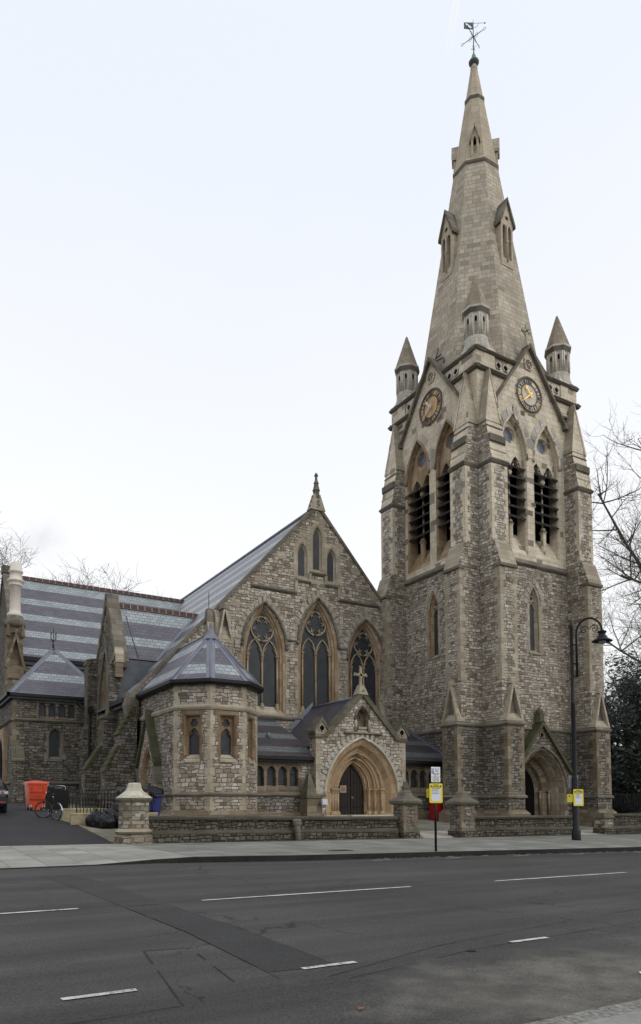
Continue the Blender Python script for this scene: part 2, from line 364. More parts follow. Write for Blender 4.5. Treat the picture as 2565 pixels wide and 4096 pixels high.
class MB:
    def __init__(s): s.faces = []; s.mats = []
    def mi(s, m):
        if m not in s.mats: s.mats.append(m)
        return s.mats.index(m)
    def face(s, pts, m, uv=None, smooth=False):
        pts = [Vector(p) for p in pts]
        s.faces.append((pts, s.mi(m), uv or auto_uv(pts), smooth))
    def hexa(s, P, m, caps=None):
        """8 points: bottom 4 then top 4"""
        a = P
        for q in ((0, 1, 2, 3), (4, 5, 6, 7), (0, 1, 5, 4), (1, 2, 6, 5), (2, 3, 7, 6), (3, 0, 4, 7)):
            s.face([a[i] for i in q], m)
    def box(s, fr, u0, u1, d0, d1, z0, z1, m):
        s.hexa([fr.p(u0, d0, z0), fr.p(u1, d0, z0), fr.p(u1, d1, z0), fr.p(u0, d1, z0),
                fr.p(u0, d0, z1), fr.p(u1, d0, z1), fr.p(u1, d1, z1), fr.p(u0, d1, z1)], m)
    def frus(s, fr, a, z0, b, z1, m):
        s.hexa([fr.p(a[0], a[2], z0), fr.p(a[1], a[2], z0), fr.p(a[1], a[3], z0), fr.p(a[0], a[3], z0),
                fr.p(b[0], b[2], z1), fr.p(b[1], b[2], z1), fr.p(b[1], b[3], z1), fr.p(b[0], b[3], z1)], m)
    def extr(s, fr, prof, u0, u1, m, cap=None):
        """prof [(d,z)] polygon swept along u; m a material or a list per edge"""
        n = len(prof)
        for i in range(n):
            a, b = prof[i], prof[(i+1) % n]
            mm = m if isinstance(m, str) else m[i]
            if mm: s.face([fr.p(u0, *a), fr.p(u1, *a), fr.p(u1, *b), fr.p(u0, *b)], mm)
        cm = cap or (m if isinstance(m, str) else m[0])
        for u in (u0, u1): s.face([fr.p(u, *a) for a in prof], cm)
    def slab(s, fr, poly, d0, d1, m, edge=None):
        n = len(poly)
        for d in (d0, d1): s.face([fr.p(u, d, z) for u, z in poly], m)
        for i in range(n):
            a, b = poly[i], poly[(i+1) % n]
            s.face([fr.p(a[0], d0, a[1]), fr.p(b[0], d0, b[1]), fr.p(b[0], d1, b[1]), fr.p(a[0], d1, a[1])], edge or m)
    def panel(s, fr, outer, holes, d, m):
        L = [[Vector((u, z, 0)) for u, z in outer]] + [[Vector((u, z, 0)) for u, z in h] for h in holes]
        flat = [v for l in L for v in l]
        for t in tessellate_polygon(L): s.face([fr.p(flat[i].x, d, flat[i].y) for i in t], m)
    def loft(s, fr, A, dA, B, dB, m, closed=False):
        n = len(A)
        for i in range(n if closed else n-1):
            j = (i+1) % n
            s.face([fr.p(A[i][0], dA, A[i][1]), fr.p(A[j][0], dA, A[j][1]), fr.p(B[j][0], dB, B[j][1]), fr.p(B[i][0], dB, B[i][1])], m)
    def tube(s, path, r, n, m, closed=False, smooth=True, caps=True):
        P = [Vector(p) for p in path]; K = len(P)
        rr = r if isinstance(r, (list, tuple)) else [r]*K
        rings = []; ref = None
        for i in range(K):
            a = P[(i-1) % K] if (i > 0 or closed) else P[i]; b = P[(i+1) % K] if (i < K-1 or closed) else P[i]
            t = (b-a)
            if t.length < 1e-9: t = Vector((0, 0, 1))
            t.normalize()
            if ref is None: ref = Vector((0, 0, 1)) if abs(t.z) < .9 else Vector((1, 0, 0))
            x = t.cross(ref)
            if x.length < 1e-4: x = t.orthogonal()
            x.normalize(); y = t.cross(x); ref = y.cross(t) if False else ref
            rings.append([P[i] + (x*math.cos(2*math.pi*q/n) + y*math.sin(2*math.pi*q/n))*rr[i] for q in range(n)])
        for i in range(K if closed else K-1):
            A, B = rings[i], rings[(i+1) % K]
            for q in range(n): s.face([A[q], A[(q+1) % n], B[(q+1) % n], B[q]], m, None, smooth)
        if caps and not closed:
            s.face(rings[0], m); s.face(rings[-1], m)
    def lathe(s, c, prof, n, m, smooth=False, rot=0.0, axis=None):
        c = Vector(c)
        rings = []
        for r, z in prof: rings.append([c + Vector((r*math.cos(rot+2*math.pi*q/n), r*math.sin(rot+2*math.pi*q/n), z)) for q in range(n)])
        for i in range(len(prof)-1):
            A, B = rings[i], rings[i+1]
            mm = m if isinstance(m, str) else m[i]
            for q in range(n):
                f = [A[q], A[(q+1) % n]]
                if prof[i+1][0] > 1e-6: f += [B[(q+1) % n], B[q]]
                else: f += [B[q]]
                if prof[i][0] <= 1e-6: f = [A[0], B[(q+1) % n], B[q]]
                s.face(f, mm, None, smooth)
        mm = m if isinstance(m, str) else m[-1]
        if prof[0][0] > 1e-6: s.face(rings[0], m if isinstance(m, str) else m[0])
        if prof[-1][0] > 1e-6: s.face(rings[-1], mm)
    def ball(s, c, r, m, n=10, k=7, sq=(1, 1, 1), jit=0.0, rng=None):
        c = Vector(c); g = []
        for i in range(k+1):
            th = math.pi*i/k; row = []
            for j in range(n):
                ph = 2*math.pi*j/n; e = 1+(rng.uniform(-jit, jit) if rng else 0)
                row.append(c+Vector((r*sq[0]*math.sin(th)*math.cos(ph)*e, r*sq[1]*math.sin(th)*math.sin(ph)*e, r*sq[2]*math.cos(th)*e)))
            if i in (0, k): row = [row[0]]*n
            g.append(row)
        for i in range(k):
            for j in range(n):
                f = [g[i][j], g[i][(j+1) % n], g[i+1][(j+1) % n], g[i+1][j]]
                if i == 0: f = [f[0], f[2], f[3]]
                elif i == k-1: f = [f[0], f[1], f[2]]
                s.face(f, m, None, True)
    def build(s, name, parent=None, weld=True):
        bm = bmesh.new(); uvl = bm.loops.layers.uv.new('UVMap')
        off = Vector(parent['_w']) if parent is not None else Vector((0, 0, 0))
        for pts, mi, uv, sm in s.faces:
            try: f = bm.faces.new([bm.verts.new(p-off) for p in pts])
            except ValueError: continue
            f.material_index = mi; f.smooth = sm
            for l, q in zip(f.loops, uv): l[uvl].uv = q
        if weld: bmesh.ops.remove_doubles(bm, verts=bm.verts, dist=2e-4)
        bmesh.ops.recalc_face_normals(bm, faces=bm.faces)
        me = bpy.data.meshes.new(name); bm.to_mesh(me); bm.free()
        for m in s.mats: me.materials.append(MATS[m])
        o = bpy.data.objects.new(name, me); COL.objects.link(o)
        o['_w'] = tuple(off)
        if parent is not None: o.parent = parent
        return o

def thing(name, label, cat, loc, group=None):
    o = bpy.data.objects.new(name, None); COL.objects.link(o)
    o.location = loc; o.empty_display_size = .3; o['_w'] = tuple(loc)
    o['label'] = label; o['category'] = cat
    if group: o['group'] = group
    return o
def tag(o, label, cat, group=None):
    o['label'] = label; o['category'] = cat
    if group: o['group'] = group
    return o
def struct(o): o['kind'] = 'structure'; return o

# ------------------------------------------------------------------ gothic vocabulary
def gopen(w, z0, zs, za, c=0.0, n=9):
    h = za-zs; r = (w*w+h*h)/(2*w); L = []
    a_end = math.atan2(h, -(r-w)) if True else 0      # angle of apex seen from the left arc centre
    cx = r-w
    for i in range(n+1):
        t = i/n; a = math.pi + (a_end-math.pi)*t
        L.append((cx+r*math.cos(a), zs+r*math.sin(a)))
    P = [(-w, z0)] + L + [(-x, z) for x, z in L[-2::-1]] + [(w, z0)]
    return [(x+c, z) for x, z in P]
def circ(c, z, r, n=20): return [(c+r*math.cos(2*math.pi*i/n), z+r*math.sin(2*math.pi*i/n)) for i in range(n)]
def archpath(fr, w, zs, za, d, c=0.0, n=9):
    return [fr.p(u, d, z) for u, z in gopen(w, zs, zs, za, c, n)[1:-1]]
def voussoirs(mb, fr, w, zs, za, th, d, mat, c=0.0, n=9, gap=.018, rng=None):
    A = gopen(w, zs, zs, za, c, 40)[1:-1]
    k = (w+th)/w; B = [((u-c)*k+c, zs+(z-zs)*(za+th*1.15-zs)/(za-zs)) for u, z in A]
    m = len(A)-1
    for i in range(n):
        a = i/n+gap/2; b = (i+1)/n-gap/2
        def at(P, t):
            x = t*m; q = min(int(x), m-1); f = x-q
            return (P[q][0]+(P[q+1][0]-P[q][0])*f, P[q][1]+(P[q+1][1]-P[q][1])*f)
        e = th*(random.uniform(.85, 1.15)-1)
        mid = (a+b)/2
        o1, o2 = at(B, a), at(B, b)
        mb.slab(fr, [at(A, a), at(A, mid), at(A, b), o2, at(B, mid), o1], d-.1, d+random.uniform(.0, .03), mat if isinstance(mat, str) else random.choice(mat))
def string(mb, fr, u0, u1, z0, z1, pr, m, d0=-.05):
    mb.extr(fr, [(d0, z0+.0), (pr*.5, z0+.01), (pr, z0+(z1-z0)*.42), (pr*.96, z0+(z1-z0)*.66), (0.02, z1), (d0, z1)], u0, u1, m)
def quoins(mb, fr, u, inward, d, z0, z1, m, hh=.33, L=(.40, .21), dep=(.22, .42), ph=0):
    z = z0; i = ph
    while z < z1-.1:
        h = min(hh*random.uniform(.85, 1.15), z1-z)
        a, b = L[i % 2]*random.uniform(.9, 1.1), dep[i % 2]*random.uniform(.9, 1.1)
        x0, x1 = sorted((u-inward*.006, u+inward*a))
        mb.box(fr, x0, x1, d-b, d+.006, z+.006, z+h-.004, m); z += h; i += 1
def jambs(mb, fr, w, z0, z1, m, c=0.0, d=.006, hh=.36, L=(.30, .16), ph=0):
    """ashlar blocks bonded into the rubble on either side of an opening"""
    for sg in (-1, 1):
        z = z0; i = ph
        while z < z1-.08:
            h = min(hh*random.uniform(.85, 1.2), z1-z)
            a, b = sorted((c+sg*w, c+sg*(w+L[i % 2]*random.uniform(.85, 1.15))))
            mb.box(fr, a, b, -.1, d, z+.005, z+h-.004, m); z += h; i += 1
def gablet(mb, fr, uc, hw, zb, za, d0, d1, back, stone, coping, lean=0.0):
    """gabled weathering on a buttress: coped triangle with a sunk sloping panel"""
    zk = zb+.18
    mb.slab(fr, [(uc-hw, zb), (uc+hw, zb), (uc+hw, zk), (uc, za-.12), (uc-hw, zk)], back, d0+(d1-d0)*.12, 'ashlar_grime')  # darker stone paints the shade of the recess into the sunk panel
    mb.extr(fr, [(d1-.02, zb), (d1-.02, zb+.14), (d0+.08, zb+(za-zb)*.22), (d0-.05, zb+(za-zb)*.22), (d0-.05, zb)], uc-hw+.07, uc+hw-.07, stone)
    for sg in (-1, 1):
        t = .10
        a = [(uc+sg*hw, zb+.02), (uc+sg*(hw+.05), zb+.05), (uc+sg*.04, za+.05), (uc, za-.02), (uc+sg*.01, za-.22), (uc+sg*(hw-.10), zb+.02)]
        n = len(a)
        def dd(z): return d1-(d1-d0)*lean*max(0, (z-zb))/(za-zb)
        f0 = [fr.p(u, back, z) for u, z in a]; f1 = [fr.p(u, dd(z), z) for u, z in a]
        mb.face(f0, coping); mb.face(f1, stone)
        for i in range(n):
            j = (i+1) % n; mb.face([f0[i], f0[j], f1[j], f1[i]], coping)
    mb.frus(fr, (uc-.16, uc+.16, back, d0+.25), za-.08, (uc-.12, uc+.12, back, d0+.2), za+.22, coping)

def lancet(root, fr, c, w, z0, zs, za, stone, name='lancet_window', depth=.28, splay=.2, sill=True, blocks=None, tracery=False):
    """single pointed light: splayed frame (part), glass pane (sub-part)"""
    f = MB()
    o = gopen(w+splay, z0-.15 if sill else z0, zs, za+splay*1.25, c); i_ = gopen(w, z0, zs, za, c)
    mid = gopen(w+splay*.55, z0-.06, zs, za+splay*.7, c)
    f.loft(fr, o, .004, mid, -.03, stone); f.loft(fr, mid, -.03, mid, -.10, stone); f.loft(fr, mid, -.10, i_, -depth, stone)
    if sill:
        f.extr(fr, [(-depth-.02, z0+.03), (.05, z0-.18), (.05, z0-.27), (-depth-.02, z0-.27)], c-w-splay, c+w+splay, stone)
    if blocks: jambs(f, fr, w+splay, z0-.15, zs+.1, blocks, c, .004, .34, (.22, .10))
    if tracery:
        f.tube([fr.p(c+.14*math.cos(t*math.pi/6), -depth+.03, za-.42+.14*math.sin(t*math.pi/6)) for t in range(12)], .035, 5, stone, True)
        f.slab(fr, [(c-w, za-.50), (c+w, za-.50), (c+w, za-.58), (c+.02, za-.62), (c-w, za-.58)], -depth, -depth+.05, stone)
        for sg in (-1, 1): f.tube([fr.p(c+sg*w*.95, -depth+.03, zs-.25), fr.p(c+sg*w*.6, -depth+.03, za-.80), fr.p(c+sg*.02, -depth+.03, za-.62)], .035, 5, stone)
    fo = f.build(name, root)
    g = MB(); g.panel(fr, i_, [], -depth+.004, 'glass_leaded'); g.build('glass', fo)
    return o, fo
def hole(c, w, z0, zs, za, splay): return gopen(w+splay, z0-.15, zs, za+splay*1.25, c)
# ================================================================== TOWER
TX0, TX1, TY0, TY1 = 27.6, 35.8, 28.82, 36.6
TCX, TCY = (TX0+TX1)/2, (TY0+TY1)/2
tower = thing('church_tower', 'tall buttressed stone church tower with clocks and an octagonal spire', 'church tower', (TCX, TCY, 0))
FS = Fr((TCX, TY0, 0), (1, 0, 0), (0, -1, 0)); HS = (TX1-TX0)/2
FW = Fr((TX0, TCY, 0), (0, -1, 0), (-1, 0, 0)); HW = (TY1-TY0)/2
FN = Fr((TCX, TY1, 0), (-1, 0, 0), (0, 1, 0)); FE = Fr((TX1, TCY, 0), (0, 1, 0), (1, 0, 0))
faces = ((FS, HS, 'S'), (FW, HW, 'W'), (FN, HS, 'N'), (FE, HW, 'E'))
BW_ = dict(w=1.08, z0=15.75, zs=21.6, za=23.85)
BC = 1.37
wall = MB(); par = MB()
for fr, hw, nm in faces:
    vis = nm in 'SW'
    holes = []
    if vis: holes = [gopen(BW_['w'], BW_['z0'], BW_['zs'], BW_['za'], c) for c in (-BC, BC)]
    wall.panel(fr, [(-hw, 15.2), (hw, 15.2), (hw, 25.9), (-hw, 25.9)], holes, 0, 'ashlar_belfry')
    hm = [hole(.1 if nm == 'S' else -.1, .24, 10.25, 12.9, 13.72, .24)] if vis else []
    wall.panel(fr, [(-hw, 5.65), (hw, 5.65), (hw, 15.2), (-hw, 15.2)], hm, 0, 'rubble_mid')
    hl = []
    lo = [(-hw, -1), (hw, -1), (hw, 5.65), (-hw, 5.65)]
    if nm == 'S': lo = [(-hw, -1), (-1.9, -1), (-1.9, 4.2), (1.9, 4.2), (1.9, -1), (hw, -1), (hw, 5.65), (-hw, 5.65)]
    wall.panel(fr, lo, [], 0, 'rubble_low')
    # base course, strings, cornice
    segs = [(-hw+1.2, hw-1.2)] if nm != 'S' else [(-hw+1.2, -2.05), (2.05, hw-1.2)]
    for a, b in segs:
        wall.extr(fr, [(-.05, -1), (.2, -1), (.2, .92), (.03, 1.1), (-.05, 1.1)], a, b, 'ashlar_low')
        string(wall, fr, a, b, 1.73, 1.88, .1, 'ashlar_grime')
    string(wall, fr, -hw+1.15, hw-1.15, 5.55, 5.73, .1, 'ashlar_grime')
    wall.extr(fr, [(-.05, 15.02), (.08, 15.06), (.16, 15.14), (.15, 15.22), (.02, 15.42), (-.05, 15.42)], -hw+1.1, hw-1.1, 'ashlar_grime')
    for sg in ((-1, 1) if vis else (0,)):
        a, b = sorted((sg*1.98, sg*(hw+.22))) if sg else (-hw-.22, hw+.22)
        string(wall, fr, a, b, 25.74, 25.98, .26, 'ashlar_grime')
    # parapet
    par.box(fr, -hw, hw, -.4, -.02, 25.9, 26.9, 'ashlar_belfry')
    for sg in (-1, 1):
        a, b = sorted((sg*(hw+(.05 if nm in 'SN' else .01)), sg*(hw-1.35)))
        par.box(fr, a, b, -.5, .05 if nm in 'SN' else .044, 25.95, 26.86 if nm in 'SN' else 26.855, 'ashlar_belfry')
        if vis:
            for q in (1.7, 2.25):
                c = sg*(hw-q)
                par.tube([fr.p(c+.2*math.cos(t*math.pi/7), .0, 26.42+.2*math.sin(t*math.pi/7)) for t in range(14)], .05, 5, 'ashlar_pinnacle', True)
                par.slab(fr, circ(c, 26.42, .16, 10), -.05, -.012, 'void')
                for t in range(4): par.ball(fr.p(c+.17*math.cos(math.pi/4+t*math.pi/2), 0, 26.42+.17*math.sin(math.pi/4+t*math.pi/2)), .05, 'ashlar_pinnacle', 6, 4)
    for sg in ((-1, 1) if vis else (0,)):
        a, b = sorted((sg*1.12, sg*(hw+.16))) if sg else (-hw-.16, hw+.16)
        string(par, fr, a, b, 26.84, 27.08, .2, 'ashlar_grime', -.6)
for (fr, hw, nm) in faces: pass
wall.box(WORLD, TX0+.1, TX1-.1, TY0+.1, TY1-.1, 26.75, 26.88, 'ashlar_grime')
wall.box(WORLD, TX0+1.0, TX1-1.0, TY0+1.0, TY1-1.0, -.5, 25.6, 'void')  # added dark box inside, stops light crossing between the belfry openings
# random darker repair stones in the belfry ashlar
for fr, hw in ((FS, HS), (FW, HW)):
    for i in range(11):
        u, z = random.choice([(random.uniform(-1.5, 1.5), random.uniform(23.9, 24.6)), (random.choice((-1, 1))*random.uniform(2.45, 2.7), random.uniform(16, 23)), (random.uniform(-.25, .25), random.uniform(17, 21)), (random.choice((-1, 1))*random.uniform(2.9, hw-.5), random.uniform(24.3, 25.5))])
        w_ = random.uniform(.12, .3)
        wall.box(fr, u-w_, u+w_, -.05, .007, z, z+random.uniform(.22, .34), 'ashlar_grime')
wall.build('wall', tower)
par.build('parapet', tower)

def tower_buttress(fr, u0, u1, vis=True):
    b = MB(); uc = (u0+u1)/2; hw = (u1-u0)/2
    b.frus(fr, (u0-.16, u1+.16, -.3, 2.02), -1, (u0-.16, u1+.16, -.3, 2.02), .9, 'ashlar_low')
    b.frus(fr, (u0-.16, u1+.16, -.3, 2.02), .9, (u0, u1, -.3, 1.84), 1.1, 'ashlar_low')
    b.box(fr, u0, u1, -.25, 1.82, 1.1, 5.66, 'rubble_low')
    b.frus(fr, (u0-.07, u1+.07, -.2, 1.91), 1.72, (u0-.09, u1+.09, -.2, 1.93), 1.80, 'ashlar_grime')
    b.frus(fr, (u0-.09, u1+.09, -.2, 1.93), 1.80, (u0-.01, u1+.01, -.2, 1.83), 1.90, 'ashlar_grime')
    b.frus(fr, (u0-.05, u1+.05, -.2, 1.88), 5.54, (u0-.09, u1+.09, -.2, 1.92), 5.64, 'ashlar_grime')
    b.frus(fr, (u0-.09, u1+.09, -.2, 1.92), 5.64, (u0-.02, u1+.02, -.2, 1.83), 5.76, 'ashlar_grime')
    b.box(fr, u0, u1, -.25, 1.50, 5.66, 14.2, 'rubble_mid')
    b.frus(fr, (u0-.05, u1+.05, 1.2, 1.60), 14.10, (u0-.05, u1+.05, 1.2, 1.60), 14.25, 'ashlar_grime')
    b.extr(fr, [(-.2, 14.2), (1.585, 14.25), (1.14, 15.55), (1.0, 15.65), (-.2, 15.65)], u0+.004, u1-.004, 'ashlar_quoin', 'rubble_mid')
    b.box(fr, u0, u1, -.25, 1.0, 15.4, 20.1, 'rubble_warm')
    b.frus(fr, (u0-.02, u1+.02, -.1, 1.05), 19.96, (u0-.1, u1+.1, -.1, 1.14), 20.1, 'ashlar_grime')
    b.frus(fr, (u0-.1, u1+.1, -.1, 1.14), 20.1, (u0-.01, u1+.01, -.1, 1.03), 20.24, 'ashlar_grime')
    b.extr(fr, [(-.1, 20.2), (1.02, 20.22), (.62, 22.55), (.5, 22.7), (-.1, 22.7)], u0+.003, u1-.003, 'ashlar_belfry', 'rubble_warm')
    for i in range(4):   # weathering courses
        z = 20.7+i*.48; d = 1.02-.4*(z-20.22)/2.33
        b.box(fr, u0-.004, u1+.004, d-.3, d+.035, z, z+.06, 'ashlar_grime' if i % 2 else 'ashlar_belfry')
    if vis:
        b.box(fr, u0+.01, u1-.01, .4, .935, 21.25, 21.62, 'ashlar_grime')
    gz0 = 22.5
    pts = [fr.p(u0, .66, gz0), fr.p(u1, .66, gz0), fr.p(uc, .36, 25.6)]; bk = [fr.p(u0, -.06, gz0), fr.p(u1, -.06, gz0), fr.p(uc, -.06, 25.6)]
    b.face(pts, 'ashlar_belfry')
    for i, j in ((0, 2), (1, 2)): b.face([pts[i], pts[j], bk[j], bk[i]], 'ashlar_belfry')
    for sg, e in ((-1, u0), (1, u1)):
        q = [fr.p(e+sg*.05, .70, gz0-.05), fr.p(uc, .42, 25.72), fr.p(uc, .40, 25.50), fr.p(e-sg*.10, .70, gz0-.05)]
        k2 = [p - fr.N*(.75 if i in (0, 3) else .47) for i, p in enumerate(q)]
        b.face(q, 'ashlar_belfry'); b.face(k2, 'ashlar_quoin')
        for i in range(4): b.face([q[i], q[(i+1) % 4], k2[(i+1) % 4], k2[i]], 'ashlar_quoin')
    gablet(b, fr, uc, hw, 5.74, 7.85, 1.5, 1.82, 1.3, 'ashlar_quoin', 'ashlar_quoin', .2)
    if vis:
        for e, s_ in ((u0, 1), (u1, -1)):
            ph = 0 if s_ > 0 else 1
            quoins(b, fr, e, s_, 1.82, 1.95, 5.5, 'ashlar_low', ph=ph)
            quoins(b, fr, e, s_, 1.50, 8.0, 14.05, 'ashlar_quoin', ph=ph)
            quoins(b, fr, e, s_, 1.0, 15.7, 19.9, 'ashlar_belfry', ph=ph, L=(.34, .2), dep=(.18, .34))
    b.build('buttress', tower)
for fr, hw, nm in faces:
    tower_buttress(fr, -hw, -hw+1.2, nm in 'SW'); tower_buttress(fr, hw-1.2, hw, nm in 'SW')

def belfry(fr, c, stone):
    w, z0, zs, za = 1.08, 15.75, 21.6, 23.85
    f = MB()
    o1 = gopen(w, z0, zs, za, c); o2 = gopen(1.0, z0, zs, 23.70, c)
    f.loft(fr, o1, 0, o2, -.12, stone); f.loft(fr, o2, -.12, o2, -.75, stone)
    l1 = gopen(.43, 20.55, 20.75, 21.6, c-.505, 5); l2 = gopen(.43, 20.55, 20.75, 21.6, c+.505, 5)
    top = gopen(1.0, 20.55, zs, 23.70, c)
    f.panel(fr, top[:1]+top[1:]+l2[::-1]+l1[::-1], [circ(c, 22.76, .47)], -.3, stone)
    f.loft(fr, l1, -.3, l1, -.6, stone); f.loft(fr, l2, -.3, l2, -.6, stone)
    f.loft(fr, circ(c, 22.76, .47), -.3, circ(c, 22.76, .41), -.5, stone, True)
    for t in range(4): f.ball(fr.p(c+.42*math.cos(math.pi/4+t*math.pi/2), -.44, 22.76+.42*math.sin(math.pi/4+t*math.pi/2)), .08, stone, 6, 4)
    for l in (l1, l2):
        cc = c-.505 if l is l1 else c+.505
        for sg in (-1, 1): f.tube([fr.p(cc+sg*.38, -.33, 20.75), fr.p(cc+sg*.17, -.33, 21.08), fr.p(cc+sg*.2, -.33, 21.3)], .055, 5, stone)
    f.tube(archpath(fr, w+.03, zs-.2, za+.05, .03, c, 8), .085, 6, stone)
    f.face([fr.p(c-1.0, -.02, z0), fr.p(c+1.0, -.02, z0), fr.p(c+1.0, -.8, 17.15), fr.p(c-1.0, -.8, 17.15)], stone)
    f.tube([fr.p(c, -.40, 17.6), fr.p(c, -.40, 20.45)], .065, 8, stone)
    f.lathe(fr.p(c, -.36, 20.28), [(.09, 0), (.12, .06), (.1, .1), (.17, .24), (.17, .34), (.1, .34)], 8, stone)
    f.lathe(fr.p(c, -.36, 16.0), [(.17, 0), (.17, 1.42), (.23, 1.46), (.23, 1.56), (.16, 1.62), (.14, 1.74), (.09, 1.8)], 8, [stone, stone, 'ashlar_grime', 'ashlar_grime', stone, stone])
    fo = f.build('belfry_window', tower)
    l = MB()
    for i in range(6):
        z = 17.8+i*.59
        l.hexa([fr.p(c-1.01, -.05, z-.01), fr.p(c+1.01, -.05, z-.01), fr.p(c+1.01, -.66, z+.40), fr.p(c-1.01, -.66, z+.40),
                fr.p(c-1.01, -.02, z+.08), fr.p(c+1.01, -.02, z+.08), fr.p(c+1.01, -.63, z+.49), fr.p(c-1.01, -.63, z+.49)], 'louvre')
    l.build('louvre', fo)
    g = MB(); g.panel(fr, circ(c, 22.76, .42), [], -.46, 'glass_oculus'); g.build('glass', fo)
    v = MB(); voussoirs(v, fr, w+.1, zs-.1, za+.15, .42, .012, ('voussoir_grey', 'ashlar_pinnacle', 'voussoir_grey', 'ashlar_belfry'), c, 10); v.build('voussoirs', fo)
for c in (-BC, BC):
    belfry(FS, c, 'ashlar_belfry'); belfry(FW, c, 'ashlar_warm_belfry' if False else 'ashlar_warm')

lancet(tower, FS, .1, .24, 10.25, 12.9, 13.72, 'ashlar_quoin', blocks='ashlar_quoin', splay=.24, tracery=True)
lancet(tower, FW, -.1, .24, 10.25, 12.9, 13.72, 'ashlar_warm', blocks='ashlar_quoin', splay=.24, tracery=True)
for fr, c in ((FS, .1), (FW, -.1)):
    v = MB(); voussoirs(v, fr, .56, 12.85, 14.12, .3, .008, 'voussoir_grey', c, 9); v.build('voussoirs', tower)

# gables with clocks
def numeral(mb, fr, cu, cz, h, m, d):
    ROM = ['XII', 'I', 'II', 'III', 'IIII', 'V', 'VI', 'VII', 'VIII', 'IX', 'X', 'XI']
    a = R(90-30*h); rad = (math.cos(a), math.sin(a)); tan = (math.sin(a), -math.cos(a))
    wd = {'I': .075, 'V': .13, 'X': .13}; t_ = ROM[h]; W_ = sum(wd[c] for c in t_); x = -W_/2
    def bar(x0, r0, x1, r1, th=.007 if m == 'gold' else .014):
        p = []
        for xx, rr in ((x0-th, r0), (x0+th, r0), (x1+th, r1), (x1-th, r1)): p.append((cu+rad[0]*rr+tan[0]*xx, cz+rad[1]*rr+tan[1]*xx))
        mb.slab(fr, p, d, d+.02, m)
    for ch in t_:
        c = x+wd[ch]/2
        if ch == 'I': bar(c, .68, c, .90)
        elif ch == 'V': bar(c, .68, c-.04, .90); bar(c, .68, c+.04, .90)
        else: bar(c-.045, .68, c+.045, .90); bar(c+.045, .68, c-.045, .90)
        x += wd[ch]
def clock(fr, stone, handm):
    cz = 25.38
    r = MB()
    ring = [(1.06, .02), (1.09, .07), (1.02, .10), (.93, .07)]
    for (ra, da), (rb, db) in zip(ring[:-1], ring[1:]): r.loft(fr, circ(0, cz, ra, 40), da, circ(0, cz, rb, 40), db, 'clock_black', True)
    r.loft(fr, circ(0, cz, .67, 36), .075, circ(0, cz, .62, 36), .075, 'clock_black', True)
    r.loft(fr, circ(0, cz, .67, 36), .04, circ(0, cz, .67, 36), .075, 'clock_black', True)
    r.loft(fr, circ(0, cz, 1.08, 40), .07, circ(0, cz, 1.16, 40), -.02, 'ashlar_belfry', True)
    for i in range(60):
        a = R(6*i); u, z = 1.0*math.cos(a), cz+1.0*math.sin(a)
        r.slab(fr, [(u-.01, z-.01), (u+.01, z-.01), (u+.01, z+.01), (u-.01, z+.01)], .09, .108, 'gold')
    for h in range(12):
        numeral(r, fr, 0, cz, h, 'gold' if h in (8, 9, 1, 4) else 'clock_black', .062)
        a = R(90-30*h+15); r.slab(fr, [(math.cos(a)*q+math.sin(a)*s_*.02, cz+math.sin(a)*q-math.cos(a)*s_*.02) for q, s_ in ((.66, -1), (.95, -1), (.95, 1), (.66, 1))], .045, .07, 'clock_black')
    ro = r.build('clock', tower)
    d = MB(); d.slab(fr, circ(0, cz, 1.0, 40), -.03, .045, stone); d.build('dial', ro)
    for nm, ang, L, wd in (('hour_hand', -41, .60, .055), ('minute_hand', -132, .98, .05)):
        a = R(90-ang); ux, uz = math.cos(a), math.sin(a); tx, tz = uz, -ux
        h = MB(); P = [(-.16, wd), (L*.62, wd*.55), (L*.66, wd*1.9 if 'hour' in nm else wd*.5), (L, .008), (L*.66, -(wd*1.9 if 'hour' in nm else wd*.5)), (L*.62, -wd*.55), (-.16, -wd)]
        h.slab(fr, [(ux*q+tx*s_, cz+uz*q+tz*s_) for q, s_ in P], .13 if 'hour' in nm else .16, .155 if 'hour' in nm else .185, handm)
        if 'minute' in nm: h.slab(fr, circ(0, cz, .07, 12), .05, .2, handm)
        h.build(nm, ro)
